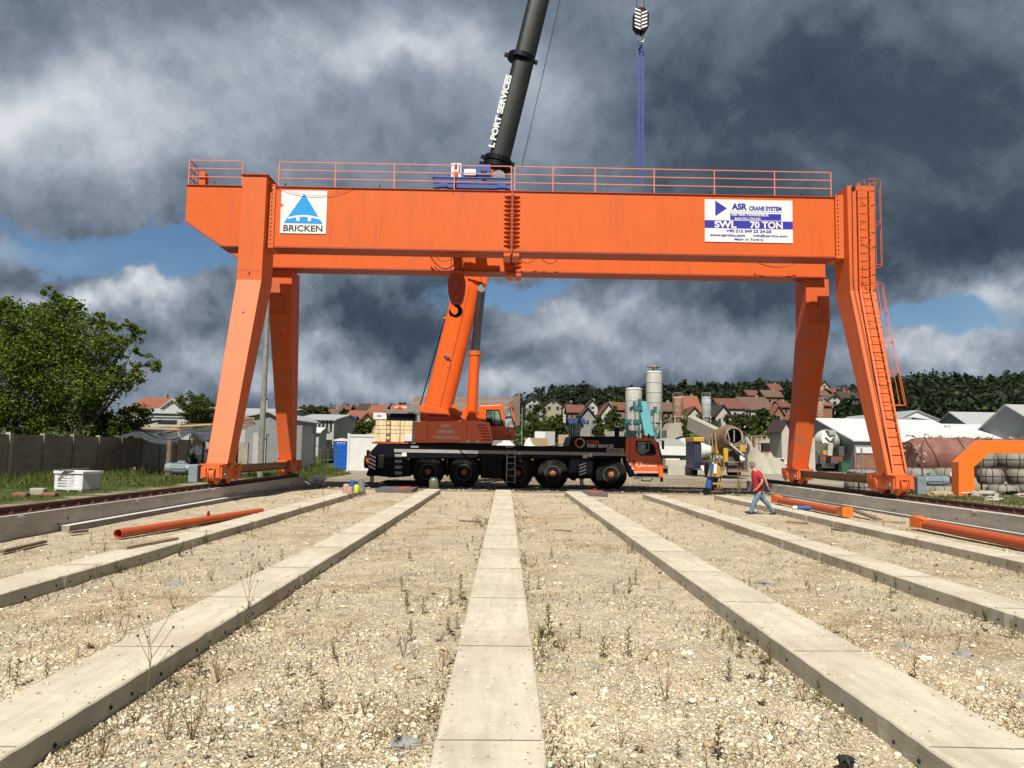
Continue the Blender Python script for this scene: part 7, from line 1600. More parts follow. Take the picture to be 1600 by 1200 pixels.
for k, (px, py) in enumerate(((30, 776), (57, 774), (75, 776))):
    x, y = G(px, py, .38); b = MB(); b.box(x-.25, x+.2, y, y+.25, .36, .36+.14+.1*(k == 1), 'wall_brick' if k != 1 else 'sand'); tag(b.build('rubble_block', origin=(x, y, .36), bevel=.04), ('broken red brick lump in the grass, farthest left of the crate', 'pale square rubble block in the grass left of the white crate', 'small flat brick lying closest to the white crate')[k], 'block')
# ================================================================== MAN WALKING
paint('shirt_red', (.42, .018, .040), .85, var=.12); paint('denim', (.13, .22, .34), .85, var=.22, scale=3, dirt=(.30, .38, .48), damt=.4); paint('skin', (.56, .30, .21), .55, var=.08); paint('hair_grey', (.16, .13, .11), .8, var=.3, scale=4); paint('shoe_dark', (.02, .025, .035), .6, var=.2)
YM = 25.55
mx, mz = P(1190, 807, YM); man = thing('person', (mx, YM, .06), 'man in a red polo shirt and blue jeans striding left across the gravel', 'person')
def J(px, py, dy=0.0): q = P(px, py, YM); return Vector((q[0], YM+dy, q[1]))
def skin_mesh(name, pts, edges, m, parent, sub=2):
    me = bpy.data.meshes.new(name); o0 = wloc(parent); me.from_pydata([tuple(p[0]-o0) for p in pts], edges, []); o = bpy.data.objects.new(name, me); col.objects.link(o)
    s = o.modifiers.new('skin', 'SKIN'); s.use_smooth_shade = True; sv = me.skin_vertices[0].data
    for i, p in enumerate(pts): sv[i].radius = p[1] if hasattr(p[1], '__len__') else (p[1], p[1])
    sv[0].use_root = True
    b = o.modifiers.new('sub', 'SUBSURF'); b.levels = sub; b.render_levels = sub
    dg = bpy.context.evaluated_depsgraph_get(); m2 = bpy.data.meshes.new_from_object(o.evaluated_get(dg)); bpy.data.objects.remove(o)
    m2.name = name; m2.materials.clear(); m2.materials.append(MATS[m]); m2.polygons.foreach_set('use_smooth', [True]*len(m2.polygons))
    ob = bpy.data.objects.new(name, m2); col.objects.link(ob); ob.parent = parent; LOC[ob.name] = o0; return ob
# skeleton: near (right-hand side of picture body) limbs have dy<0
pel = J(1186, 769); ch = J(1181, 742); nk = J(1178, 733, 0); hd = J(1175.5, 727.5)
shN, shF = J(1184, 741, -.17), J(1182, 740, .19)
elN, wrN = J(1187, 752, -.28), J(1179.5, 763, -.24)     # near arm bent, hand forward
elF, wrF = J(1199.5, 749, .26), J(1204, 762, .24)        # far arm swinging back
hpF, hpB = pel+Vector((-.03, -.09, -.02)), pel+Vector((.03, .09, -.02))
knF, anF = J(1177, 785, -.09), J(1171, 802, -.09)
knB, anB = J(1199, 786, .10), J(1211.5, 802, .10)
toF, toB = J(1162, 803.5, -.12)+Vector((0, 0, -.01)), J(1216, 806, .10)
body = [(pel, (.095, .12)), (pel.lerp(ch, .5), (.10, .13)), (ch, (.12, .165)), (nk, .062), (nk.lerp(hd, .45), .055),
        (shN, .06), (elN, .045), (wrN, .030), (shF, .06), (elF, .045), (wrF, .030), (hpF, .07), (knF, .058), (anF+Vector((0, 0, .07)), .042), (hpB, .07), (knB, .058), (anB+Vector((-.03, 0, .07)), .042)]
ed = [(0, 1), (1, 2), (2, 3), (3, 4), (2, 5), (5, 6), (6, 7), (2, 8), (8, 9), (9, 10), (0, 11), (11, 12), (12, 13), (0, 14), (14, 15), (15, 16)]
bd = skin_mesh('body', body, ed, 'skin', man)
# head: egg skull with jaw, nose, ear, eyes; facing left and slightly down
hc = J(1175, 727.3)
b = MB(); n, k = 18, 12; v = []
for j in range(k+1):
    ph = math.pi*j/k
    for i in range(n):
        t = 2*math.pi*i/n; x, y, z = math.sin(ph)*math.cos(t), math.sin(ph)*math.sin(t), math.cos(ph)
        X, Y_, Z_ = x*.100, y*.076, z*.122
        if z < 0: X = X*(1-.18*-z)-.018*(-z); Y_ *= (1+.25*z)
        if x < -.8 and abs(y) < .3 and -.25 < z < .1: X -= .022*(1-abs(y)/.3)      # nose
        if x < -.5 and .12 < z < .35: X += .006
        v.append(Vector((X, Y_, Z_)))
b.add(v, [(j*n+i, j*n+(i+1) % n, (j+1)*n+(i+1) % n, (j+1)*n+i) for j in range(k) for i in range(n)], 'skin')
rot = Matrix.Rotation(R(-14), 3, 'Y'); b.v = [tuple(rot @ Vector(q)+hc) for q in b.v]; head = b.build('head', bd, smooth=True)
def hp(x, y, z): return rot @ Vector((x, y, z))+hc
b = MB()
for s_ in (-1, 1): b.blob(hp(.012, s_*.080, -.012), (.018, .010, .030), 'skin', 1, .05, 8, 6)
b.build('ear', head, smooth=True); b = MB()
for s_ in (-1, 1): b.blob(hp(-.088, s_*.032, .012), (.009, .012, .008), 'hole', 1, .02, 8, 6)
b.build('eye', head, smooth=True); b = MB(); b.bar(hp(-.098, -.022, -.062), hp(-.098, .022, -.062), .006, .006, 'dark_orange'); b.build('mouth', head)
b = MB(); v = []; n, k = 18, 8
for j in range(k+1):
    ph = math.pi*.56*j/k
    for i in range(n):
        t = 2*math.pi*i/n; x, y, z = math.sin(ph)*math.cos(t), math.sin(ph)*math.sin(t), math.cos(ph); q = 1.07
        if x < -.55 and z < .62: q = .93
        v.append(hp(x*.104*q+.004, y*.080*q, z*.124*q+.004))
b.add(v, [(j*n+i, j*n+(i+1) % n, (j+1)*n+(i+1) % n, (j+1)*n+i) for j in range(k) for i in range(n)], 'hair_grey'); b.build('hair', man, smooth=True)
def hand(w, d, up, side):
    pts = [(w, .026), (w+d*.085, (.034, .020))]; e = [(0, 1)]; base = w+d*.08
    for i, (o_, l) in enumerate(((-.030, .062), (-.010, .074), (.010, .070), (.029, .055))):
        a0 = base+side*o_; a1 = a0+d*l*.55+up*-.010; a2 = a1+d*l*.45+up*-.026; q = len(pts); pts += [(a0, .0105), (a1, .0095), (a2, .008)]; e += [(1, q), (q, q+1), (q+1, q+2)]
    a0 = w+d*.03+side*-.034; a1 = a0+d*.03+side*-.025; q = len(pts); pts += [(a0, .013), (a1, .011), (a1+d*.032+side*-.004, .009)]; e += [(0, q), (q, q+1), (q+1, q+2)]
    skin_mesh('hand', pts, e, 'skin', bd, 1)
hand(wrN, (J(1173, 766, -.2)-wrN).normalized(), Vector((0, 0, 1)), Vector((0, 1, 0))); hand(wrF, (J(1209, 770, .22)-wrF).normalized(), Vector((-.6, 0, .4)), Vector((0, -1, 0)))
# clothing grown round the same joints
skin_mesh('shirt', [(pel+Vector((0, 0, -.055)), (.158, .188)), (pel.lerp(ch, .62), (.16, .175)), (ch+Vector((0, 0, -.02)), (.150, .215)), (nk+Vector((.012, 0, -.035)), (.088, .10)), (shN, .105), (shN.lerp(elN, .75), .082), (shF, .105), (shF.lerp(elF, .75), .082)],
          [(0, 1), (1, 2), (2, 3), (2, 4), (4, 5), (2, 6), (6, 7)], 'shirt_red', man)
skin_mesh('jeans', [(pel+Vector((0, 0, .05)), (.140, .165)), (hpF+Vector((-.03, 0, -.09)), .110), (knF, .082), (anF+Vector((0, 0, -.01)), .062), (hpB+Vector((.03, 0, -.09)), .110), (knB, .080), (anB+Vector((0, 0, 0)), .060)], [(0, 1), (1, 2), (2, 3), (0, 4), (4, 5), (5, 6)], 'denim', man)
for a, t in ((anF, toF), (anB, toB)):
    d = (t-a); d.z = 0; d.normalize(); hx_ = Vector((a.x, a.y, max(a.z-.03, .105))); s_ = -1 if a is anF else 1
    fwd = Vector((-1, -.1, 0)); tilt = -.10 if a is anB else .06
    heel = hx_+Vector((.07, 0, 0)); toe = hx_+fwd*.19+Vector((0, 0, tilt*.6 if a is anB else .02))
    skin_mesh('shoe', [(heel, (.048, .05)), (hx_, (.055, .058)), (hx_.lerp(toe, .6), (.05, .042)), (toe, (.045, .030))], [(0, 1), (1, 2), (2, 3)], 'shoe_dark', man, 2)
# ================================================================== WELDING CYLINDER CART
ax_, ay = P(1113, 772, 37.6)[0], 37.6
ct = thing('gas_cart', (ax_, ay, 0), 'two wheeled gas cylinder cart with blue cylinder and yellow cover by the strip end', 'gas cart')
paint('yellow_dirty', (.48, .30, .04), .7, dirt=(.2, .14, .06), damt=.5, scale=2)
def K(px, py, dy=0): q = P(px, py, ay+dy); return (q[0], ay+dy, q[1])
b = MB(); b.cyl(K(1105, 770), K(1113, 728), .15, .14, 16, 'blue_tub'); b.cyl(K(1113, 728), K(1114, 723), .14, .06, 14, 'steel'); b.build('gas_cylinder', ct, smooth=True)
b = MB(); b.cyl(K(1115, 771, .25), K(1120, 730, .25), .13, .12, 16, 'wall_dark'); b.build('gas_cylinder', ct, smooth=True)
b = MB(); v = [K(1104, 745), K(1109, 728), K(1117, 723), K(1124, 729), K(1127, 742), K(1122, 746), K(1113, 745)]; b.prism(v, (0, .18, 0), 'yellow'); b.v = [(x, y-.2, z) for x, y, z in b.v]; b.m = [b.mi('yellow_dirty')]*len(b.f); b.build('yellow_cover', ct, bevel=.05)
b = MB(); b.bar(K(1110.5, 745, -.25), K(1113, 724, -.25), .13, .05, 'blue_tub'); b.bar(K(1117, 740, -.25), K(1118, 725, -.25), .13, .05, 'white'); b.build('hose_bundle', ct)
for px, dy in ((1104.5, -.1), (1129, .1)):
    b = MB(); c = K(px, 768, dy); b.lathe(c, [(.08, -.05), (.19, -.06), (.20, 0), (.19, .06), (.08, .05)], 24, 'rubber', 'y'); w_ = b.build('wheel', ct, smooth=True)
b = MB()
for a, c in (((1117, 768), (1126, 732)), ((1122, 770), (1130, 728)), ((1112, 755), (1128, 755)), ((1116, 762), (1129, 764)), ((1126, 732), (1130, 728)), ((1105, 768), (1129, 768))): b.bar(K(*a, .05), K(*c, .05), .04, .04, 'brown_steel')
b.box(K(1113, 755)[0], K(1129, 755)[0], ay-.1, ay+.4, K(1113, 757)[2], K(1113, 754)[2], 'yellow_dirty'); b.build('cart_frame', ct)
# thin scrub sapling beside it
b = MB(); x, y = P(1154, 770, 37)[0], 37.
for i in range(14): a = rnd.uniform(0, 6.28); h = rnd.uniform(.6, 1.5); b.cyl((x, y, 0), (x+.4*math.cos(a)*h*.5, y+.3*math.sin(a), h), .012, .005, 4, 'stem_dry')
tag(b.build('bare_sapling', origin=(x, y, 0)), 'bare dark sapling standing between the gas cart and the walking man', 'sapling')
# ================================================================== CONCRETE MIXERS AND LORRIES
def truckwheel(b_parent, c, r, w=.3, ax='y', m='rubber'):
    b = MB(); b.lathe(c, [(r*.45, -w/2), (r*.95, -w/2), (r, -w/2+.05), (r, w/2-.05), (r*.95, w/2), (r*.45, w/2)], 22, m, ax); o = b.build('wheel', b_parent, smooth=True); return o
# yellow mixer, seen from behind, at the right distance for its wheels on the ground
YY = 63.
def M_(px, py, dy=0): q = P(px, py, YY+dy); return Vector((q[0], YY+dy, q[1]))
ym_ = thing('mixer_truck', (M_(1130, 745).x, YY, .15), 'dirty yellow and brown concrete mixer truck seen from behind, its drum mouth open', 'mixer truck')
b = MB(); b.box(M_(1098, 705).x, M_(1110, 705).x, YY+3, YY+6, .7, M_(1100, 689).z, 'navy'); b.build('cab', ym_, bevel=.08); b = MB(); b.box(M_(1097, 705).x, M_(1115, 705).x, YY+2.8, YY+6, M_(1100, 690).z+.02, M_(1100, 682).z, 'yellow'); b.box(M_(1099, 705).x, M_(1112, 705).x, YY+2.9, YY+5.8, .55, .69, 'wall_dark'); b.build('roof_panel', ym_, bevel=.1); b = MB(); [b.bar((M_(1101+i*3, 700).x, YY+2.97, 1.2), (M_(1101+i*3, 700).x, YY+2.97, M_(1100, 693).z), .05, .03, 'wall_dark') for i in range(4)]; b.build('rear_grille', ym_)
b = MB(); b.box(M_(1112, 705).x, M_(1158, 705).x, YY-.3, YY+6.2, .95, 1.35, 'mixer_brown'); b.box(M_(1130, 735).x, M_(1163, 735).x, YY-1.3, YY-1.1, M_(1140, 737).z, M_(1140, 733.5).z, 'mixer_brown'); b.box(M_(1128, 735).x, M_(1164, 735).x, YY-1.25, YY-.4, M_(1140, 746).z+.12, M_(1140, 742).z, 'wall_dark'); b.box(M_(1133, 735).x, M_(1163, 735).x, YY-.9, YY-.3, .7, 2.5, 'wall_dark'); b.build('chassis', ym_)
dm = M_(1147, 681, -.6); dd_ = (M_(1126, 694, 4.6)-dm).normalized()
b = MB(); n = 26
def ringpts(c, r, d):
    u = Vector((0, 0, 1)); a = d.cross(u).normalized(); q = a.cross(d).normalized(); return [c+a*math.cos(2*math.pi*i/n)*r+q*math.sin(2*math.pi*i/n)*r for i in range(n)]
prof = [(.0, .60), (.0, .74), (.5, .86), (2.0, 1.22), (3.4, 1.25), (4.8, .85), (5.2, .3)]; vs = []
for t, r_ in prof: vs += ringpts(dm+dd_*t, r_, dd_)
b.add(vs, [(j*n+i, (j+1)*n+i, (j+1)*n+(i+1) % n, j*n+(i+1) % n) for j in range(len(prof)-1) for i in range(n)], 'mixer_brown')
vs = ringpts(dm+dd_*.0, .60, dd_)+ringpts(dm+dd_*1.4, .9, dd_); b.add(vs, [(i, (i+1) % n, n+(i+1) % n, n+i) for i in range(n)]+[tuple(range(n, 2*n))], 'wall_dark')
b.build('drum', ym_, smooth=True)
b = MB()
vs = ringpts(dm-dd_*.25, .92, dd_)+ringpts(dm+dd_*.05, .78, dd_); b.add(vs, [(i, (i+1) % n, n+(i+1) % n, n+i) for i in range(n//2-2, n-1)]+[(n+i, n+(i+1) % n, (i+1) % n, i) for i in range(n//2-2, n-1)], 'mixer_grey')
for a, c in (((1136, 672), (1140, 688)), ((1158, 674), (1160, 690)), ((1147, 672), (1147, 690))): b.bar(M_(*a, -1), M_(*c, -1), .07, .07, 'mixer_grey')
b.build('hopper', ym_)
b = MB(); b.bar(M_(1141, 694, -1.2), M_(1163, 712, -1.6), .42, .16, 'mixer_grey'); b.build('chute', ym_, bevel=.05)
b = MB()
for a, c, w_, m_ in (((1133, 700), (1134, 722), .32, 'yellow'), ((1151, 703), (1163, 730), .12, 'mixer_brown'), ((1131, 700), (1131, 735), .12, 'mixer_brown'), ((1158, 715), (1158, 735), .1, 'mixer_brown'), ((1131, 703), (1150, 703), .14, 'mixer_brown'), ((1138, 722), (1160, 722), .10, 'mixer_brown'), ((1117, 676), (1120, 705), .08, 'wood'), ((1112, 678), (1114, 705), .06, 'wood')): b.bar(M_(*a, -1.2), M_(*c, -1.2), w_, w_, m_)
q = M_(1160, 700, -1.3); b.box(q.x-.2, q.x+.25, q.y, q.y+.3, q.z-.3, q.z+.25, 'yellow'); q = M_(1160, 716, -1.6); b.blob(q, (.2, .1, .28), 'container', 3, .3, 8, 6)
b.build('rear_frame', ym_)
b = MB(); q0, q1 = M_(1117, 684, 1.5), M_(1140, 706, 1.5); b.box(q0.x, q1.x, YY+1.2, YY+2.8, q1.z-.3, q0.z+.3, 'yellow'); b.build('drum_shield', ym_, bevel=.2)
for px, dy in ((1096, 4.5), (1103, 1.2), (1110, -.2)): truckwheel(ym_, tuple(Vector((M_(px, 735).x+.5, YY+dy, .68))), .56, .42, 'x')
for px, dy in ((1158, 1.0), (1158, 2.6), (1152, -.2)): truckwheel(ym_, tuple(Vector((M_(px, 735).x-.1, YY+dy, .68))), .56, .42, 'x')
# white mixers parked side on
def mixer(px, Y, lab, drum_m='container', flip=1, w=1.0):
    x, zt = P(px, 677, Y); zb = TZ(x, Y); o = thing('mixer_truck', (x, Y, zb), lab, 'mixer truck'); b = MB(); n_ = 22
    b.lathe((x, Y+1, zb+2.3), [(.45, -2.0*flip), (.7, -1.5*flip), (1.15, -.2*flip), (1.15, 1.0*flip), (.7, 2.1*flip)] if flip > 0 else [(.7, -2.1), (1.15, -1.0), (1.15, .2), (.7, 1.5), (.45, 2.0)], n_, drum_m, 'x'); b.build('drum', o, smooth=True)
    b = MB(); b.box(x-3.2, x+3.2, Y+.2, Y+2, zb+.8, zb+1.05, 'wall_dark'); b.build('chassis', o)
    b = MB(); xx = x+flip*3.3; b.box(xx-.9, xx+.9, Y, Y+2.2, zb+.8, zb+2.9, 'container'); cb = b.build('cab', o, bevel=.12); b = MB(); b.box(xx-.6, xx+.6, Y-.03, Y-.005, zb+1.9, zb+2.6, 'window_dark'); b.build('window', cb)
    b = MB(); xr_ = x-flip*2.3; b.prism([(xr_-.5, Y+.4, zb+3.5), (xr_+.5, Y+.4, zb+3.5), (xr_+.25, Y+.4, zb+2.6), (xr_-.25, Y+.4, zb+2.6)], (0, 1.2, 0), 'mixer_grey'); b.bar((xr_, Y+1, zb+2.6), (xr_-flip*.8, Y+1, zb+1.3), .4, .12, 'mixer_grey'); b.build('hopper', o)
    for xx in (-2.5, -1.4, 2.8): truckwheel(o, (x+flip*xx, Y+.2, zb+.5), .5, .35, 'y')
    return o
mixer(1058, 100, 'white concrete mixer truck parked behind the white tipper', flip=1); mixer(1092, 98, 'second white mixer truck closest to the yellow one', flip=-1)
Yt = 92.; x0, z1 = P(1020, 697, Yt); x1, z0 = P(1073, 712, Yt); zb = TZ(x1, Yt)
tp = thing('tipper_truck', ((x0+x1)/2, Yt, zb), 'white tipper lorry with a rounded load behind the crane cab', 'tipper truck')
b = MB(); b.box(x0, x1, Yt, Yt+2.4, z0, z1, 'container'); b.build('tipper_body', tp, bevel=.05)
b = MB(); pts = []; N = 12
for i in range(N+1): t = i/N; pts.append((x0+(x1-x0)*t, z1+.05+.95*math.sin(math.pi*min(1, t*.9+.08))**.6))
b.xz([(x0, z1+.01)]+pts+[(x1, z1+.01)], Yt+.1, Yt+2.3, 'sheet_mid'); b.build('load_cover', tp)
b = MB(); b.box(x0, x1-.2, Yt+.3, Yt+2.1, z0-.35, z0-.01, 'wall_dark'); b.build('chassis', tp)
b = MB(); p = [P(*q, Yt) for q in ((1062, 690), (1071, 684), (1076, 692), (1078, 715), (1073, 722), (1073, 696))]; b.xz([tuple(q) for q in p], Yt+.2, Yt+2.2, 'container'); b.build('tailgate', tp)
for px in (1038, 1046, 1066): truckwheel(tp, (P(px, 718, Yt)[0], Yt+.2, zb+.5), .5, .35, 'y')
# mixer seen from behind beside the white hall
Yq = 92.; 
def N_(px, py, dy=0): q = P(px, py, Yq+dy); return Vector((q[0], Yq+dy, q[1]))
o = thing('mixer_truck', (N_(1292, 725).x, Yq, TZ(N_(1292, 725).x, Yq)), 'grey concrete mixer truck backed beside the white hall, seen through the gantry', 'mixer truck'); zb = TZ(N_(1292, 725).x, Yq)
b = MB(); dm = N_(1294, 686, -.3); dd_ = (N_(1288, 696, 4.5)-dm).normalized(); vs = []
for t, r_ in ((0, .6), (.5, .8), (2, 1.2), (3.2, 1.2), (4.6, .7)): vs += ringpts(dm+dd_*t, r_*1.25, dd_)
b.add(vs, [(j*n+i, (j+1)*n+i, (j+1)*n+(i+1) % n, j*n+(i+1) % n) for j in range(4) for i in range(n)]+[tuple(range(n))], 'container'); b.build('drum', o, smooth=True)
b = MB(); p, q = N_(1290, 672), N_(1305, 680); b.prism([(p.x, Yq-.6, p.z), (q.x, Yq-.6, p.z), (q.x-.3, Yq-.6, q.z), (p.x+.3, Yq-.6, q.z)], (0, .8, 0), 'mixer_grey'); b.bar(N_(1290, 684, -.8), N_(1303, 698, -.8), .2, .2, 'wall_dark'); b.bar(N_(1304, 684, -.8), N_(1292, 698, -.8), .2, .2, 'wall_dark'); b.bar(N_(1298, 692, -1), N_(1296, 712, -1.3), .55, .2, 'mixer_grey'); b.build('hopper', o)
b = MB(); p, q = N_(1279, 706), N_(1314, 724); b.box(p.x, q.x, Yq-.5, Yq+.2, q.z, p.z-.5, 'wall_dark'); b.box(p.x, q.x, Yq-.52, Yq-.502, (p.z+q.z)/2-.25, (p.z+q.z)/2-.05, 'dark_orange'); b.box(p.x+.3, p.x+.8, Yq-.56, Yq-.3, p.z-.3, p.z+.2, 'yellow'); b.box(N_(1308, 706).x, N_(1316, 700).x, Yq-.5, Yq+1, N_(1308, 712).z, N_(1308, 697).z, 'wall_dark'); b.build('rear_frame', o)
for px in (1281, 1311): truckwheel(o, (N_(px, 720).x, Yq+.4, zb+.5), .5, .4, 'x')
# parked car
def car(pxl, pxr, Y, lab, m='white'):
    x0, _ = P(pxl, 715, Y); x1, _ = P(pxr, 715, Y); zb = TZ(x0, Y); L_ = x1-x0; o = thing('parked_car', ((x0+x1)/2, Y, zb), lab, 'car')
    b = MB(); b.xz([(x0, zb+.35), (x0+.05, zb+.8), (x0+L_*.18, zb+.95), (x0+L_*.30, zb+1.42), (x0+L_*.68, zb+1.45), (x0+L_*.86, zb+.98), (x1, zb+.85), (x1, zb+.35)], Y, Y+1.7, m); bd = b.build('body', o, bevel=.1); b = MB(); b.xz([(x0+L_*.24, zb+.98), (x0+L_*.33, zb+1.35), (x0+L_*.66, zb+1.37), (x0+L_*.78, zb+.98)], Y-.02, Y-.004, 'window_dark'); b.build('window', bd)
    for f_ in (.2, .8): truckwheel(o, (x0+L_*f_, Y+.1, zb+.33), .33, .22, 'y')
    b = MB(); b.box(x0+.3, x0+L_*.45, Y-.03, Y-.021, zb+.4, zb+.85, 'navy'); b.build('side_marking', bd)
car(1207, 1232, 105, 'white and dark blue car parked behind the gravel heap')
paint('green_bin', (.03, .10, .06), .6)
x, z = P(1321, 714, 88); zb = TZ(x, 88); o = thing('waste_bin', (x, 88, zb), 'dark green wheeled bin standing against the white hall', 'bin')
b = MB(); b.prism([(x-.4, 88, zb+.12), (x+.4, 88, zb+.12), (x+.5, 88, zb+1.2), (x-.5, 88, zb+1.2)], (0, .8, 0), 'green_bin'); b.build('body', o, bevel=.03)
b = MB(); b.box(x-.53, x+.53, 87.95, 88.85, zb+1.205, zb+1.3, 'green_bin'); b.build('lid', o)
for dx in (-.35, .35): truckwheel(o, (x+dx, 88.1, zb+.1), .1, .08, 'x')
# ================================================================== RIGHT SIDE YARD
Yf = 33.5
def W_(px, py, dy=0): q = P(px, py, Yf+dy); return (q[0], Yf+dy, q[1])
fr = thing('steel_portal', (W_(1550, 770)[0], Yf, .36), 'bright orange boxed steel portal frame standing at the right edge of the photo', 'steel frame')
out = [(1498, 776), (1498, 722), (1535, 688), (1760, 690), (1790, 716), (1790, 780)]; inn = [(1524, 776), (1522, 730), (1546, 708.5), (1745, 709), (1765, 728), (1765, 780)]
b = MB(); P_o = [W_(*p) for p in out]; P_i = [W_(*p) for p in inn]; 
P_o[0] = (P_o[0][0], Yf, .2); P_i[0] = (P_i[0][0], Yf, .2)
k_ = len(P_o)
vs = P_o+P_i+[(x, y+.55, z) for x, y, z in P_o]+[(x, y+.55, z) for x, y, z in P_i]; fs = []
for i in range(k_-1): fs += [(i, k_+i, k_+i+1, i+1), (2*k_+i, 2*k_+i+1, 3*k_+i+1, 3*k_+i), (i, i+1, 2*k_+i+1, 2*k_+i), (k_+i, 3*k_+i, 3*k_+i+1, k_+i+1)]
b.add(vs, fs, 'orange_bright'); b.build('box_section', fr, bevel=.01)
b = MB(); x = P_o[0][0]
b.bar((x+.1, Yf-.012, .5), (x+.55, Yf-.012, .5), .02, .05, 'lime'); b.build('scuff_marks', fr)
# wrapped rolls
def roll(px, pyb, pyt, wpx, Y, lab, k):
    x, z0 = P(px, pyb, Y); _, z1 = P(px, pyt, Y); r = wpx*Y/1200/2; o = thing('wrapped_roll', (x, Y, z0), lab, 'wrapped roll'); h = z1-z0; rr = random.Random(k)
    b = MB(); n_ = 30; pr = [(r*.55, 0), (r*.80, .01), (r*.93, h*.15), (r*1.0, h*.42), (r*.99, h*.66), (r*.90, h*.86), (r*.74, h*.98), (r*.4, h)]; b.lathe((x, Y, z0), pr, n_, 'wrap')
    b.v = [(vx+rr.uniform(-.012, .012), vy+rr.uniform(-.012, .012), vz) for vx, vy, vz in b.v]; b.build('roll_body', o, smooth=True)
    b = MB()
    for i in range(10):
        a = 2*math.pi*(i+rr.uniform(-.2, .2))/10; c, s_ = math.cos(a), math.sin(a); pts = [(x+c*q*1.012, Y+s_*q*1.012, z0+w) for q, w in ((r*.81, .01), (r*.97, h*.22), (r*1.005, h*.45), (r*.985, h*.7), (r*.76, h+.0), (r*.3, h+.012))]; b.tube(pts, .018, 4, 'letter_black')
    pts = [(x+math.cos(2*math.pi*i/24)*r*1.01, Y+math.sin(2*math.pi*i/24)*r*1.01, z0+h*.52) for i in range(25)]; b.tube(pts, .014, 4, 'letter_black'); b.build('strap', o)
    return o
RL = [(1350, 776, 746, 56, 37.5, 'left end of the lowest row, behind the near right gantry leg'), (1437, 780, 757, 44, 36.5, 'lowest row, partly behind the grey motor'), (1473, 782, 758, 50, 36.8, 'lowest row, left of the orange frame post'),
      (1568, 779, 757, 46, 36.5, 'lowest row, just inside the orange frame'), (1618, 780, 757, 48, 36.5, 'lowest row at the right edge of the photo'),
      (1435, 756, 731, 52, 38, 'middle row, standing left under the red tarpaulin'), (1486, 756, 731, 58, 38.2, 'middle row with a small white label'), (1548, 757, 732, 38, 38, 'middle row, narrow one inside the orange frame corner'), (1598, 757, 733, 46, 38, 'middle row right of the narrow one inside the frame'), (1386, 756, 733, 34, 38.5, 'middle row, half hidden by the ladder leg'),
      (1530, 731, 706, 50, 39, 'top row behind the frame post'), (1582, 731, 706, 56, 39, 'top row under the cross bar of the orange frame'), (1350, 745, 733, 50, 39.5, 'flat one behind the gantry leg')]
for k, (px, pb, pt_, w_, Y, lab) in enumerate(RL): roll(px, pb, pt_, w_, Y, 'grey wrapped roll, '+lab, k)
b = MB(); x, z = P(1490, 741, 37.1); b.box(x-.1, x+.1, 37.2, 37.215, z-.1, z+.1, 'letter_white'); tag(b.build('paper_label', origin=(x, 37.2, z)), 'small white paper label on a wrapped roll left of the orange frame', 'label')
# red tarpaulin roll on top
Yr = 44.; p, q = P(1418, 714, Yr), P(1720, 712, Yr); o = thing('tarpaulin_bundle', ((p[0]+q[0])/2, Yr, p[1]-1.1), 'huge rust red tarpaulin covered cylinder with ragged ends lying above the wrapped rolls', 'bundle')
b = MB(); n_, k_ = 30, 26; vs = []; rr = random.Random(3)
for j in range(k_+1):
    t = j/k_; R_ = 1.17*(.78+.22*min(1, j/1.5))*(1+.03*math.sin(j*1.9)); 
    for i in range(n_): a = 2*math.pi*i/n_; q_ = R_*(1+rr.uniform(-.018, .018)); vs.append((p[0]+(q[0]-p[0])*t, Yr+q_*math.cos(a), p[1]+q_*math.sin(a)*(.98)))
b.add(vs, [(j*n_+i, j*n_+(i+1) % n_, (j+1)*n_+(i+1) % n_, (j+1)*n_+i) for j in range(k_) for i in range(n_)]+[tuple(range(n_-1, -1, -1))], 'tarp_red'); b.build('tarpaulin', o, smooth=True)
b = MB()
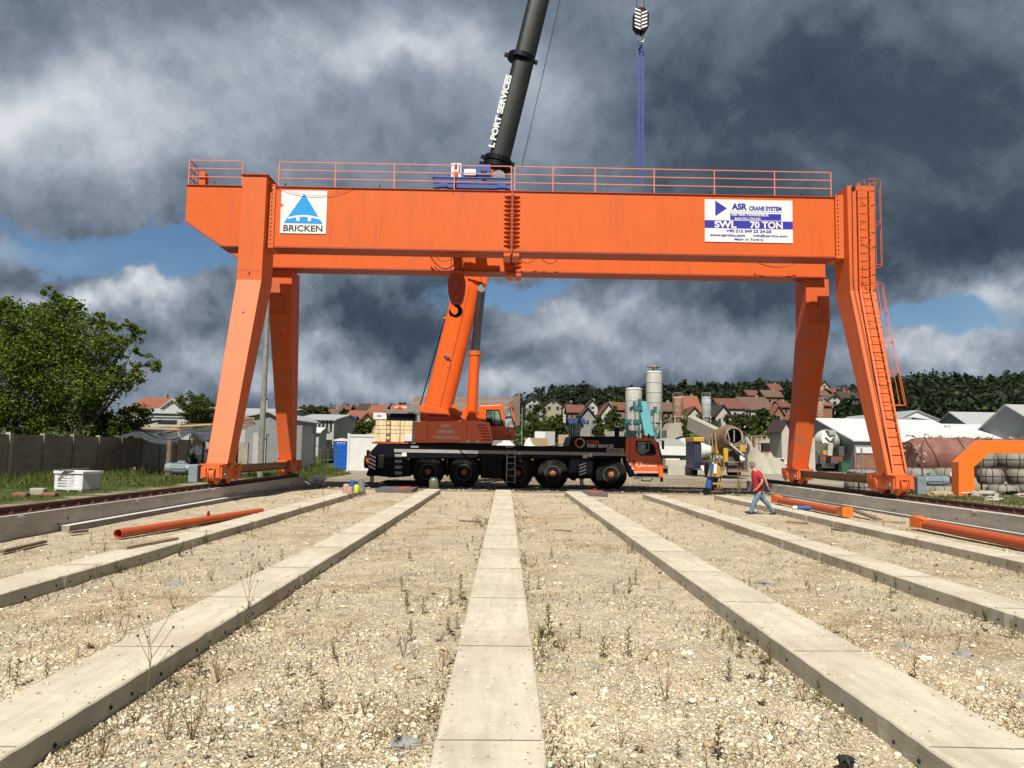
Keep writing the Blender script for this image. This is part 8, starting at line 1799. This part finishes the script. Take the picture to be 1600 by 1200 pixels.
for i in range(6): x = p[0]+1.0+i*1.9; pts = [(x+.3*math.sin(a*2), Yr+1.2*math.cos(a), p[1]+1.2*math.sin(a)) for a in [2*math.pi*k/20 for k in range(21)]]; b.tube(pts, .02, 4, 'wall_dark')
b.build('tie_rope', o)
b = MB(); rr = random.Random(8)
for i in range(150):   # ragged scraps along the top and at the open end
    t = rr.random()**1.0; a = rr.uniform(1.1, 2.0) if i > 60 else rr.uniform(0, 6.28); x = p[0]+(q[0]-p[0])*t if i > 60 else p[0]+rr.uniform(-.15, .25); rd = 1.2 if i > 60 else rr.uniform(.5, 1.15)
    c = Vector((x, Yr-rd*math.cos(a) if i > 60 else Yr-.5+rd*math.cos(a), p[1]+rd*math.sin(a)*(1 if i > 60 else .9))); s_ = rr.uniform(.06, .22)
    v = [c+Vector((rr.uniform(-s_, s_), rr.uniform(-.1, .1), rr.uniform(-s_, s_)*.7)) for _ in range(4)]; b.add(v, [(0, 1, 2, 3)], 'ragged' if rr.random() < .7 else 'tarp_red')
b.build('ragged_scraps', o)
# wire mesh posts on the right verge
for px, pyt, pb, Y, lab in ((1346, 700, 770, 36.3, 'thin grey steel post left of the near right gantry leg'), (1440, 697, 790, 34, 'dark forked post in front of the wrapped rolls, behind the grey motor'), (1532, 716, 772, 35.5, 'dark post inside the orange frame')):
    x, z = P(px, pyt, Y); b = MB(); b.cyl((x, Y, .2), (x, Y, z), .04, .04, 8, 'steel' if px == 1346 else 'wall_dark'); b.bar((x, Y, z-.02), (x+.1, Y, z+.25), .03, .03, 'wall_dark') if px != 1346 else None; tag(b.build('fence_post', origin=(x, Y, .3)), lab, 'post')
for k, (px, py, s_) in enumerate(((1470, 776, .55), (1538, 776, .6), (1552, 783, .4), (1597, 776, .3))):
    x, y = G(px, py, .36); b = MB(); b.blob((x, y, .40), (s_, s_*.6, s_*.38), 'sand' if k else 'wood', 30+k, .25, 12, 8); tag(b.build('boulder', origin=(x, y, .4)), ('tan rock lying beside the grey motor', 'pale rock at the foot of the orange frame', 'smaller pale rock right of the frame foot', 'reddish rock at the right edge below the rolls')[k], 'rock')
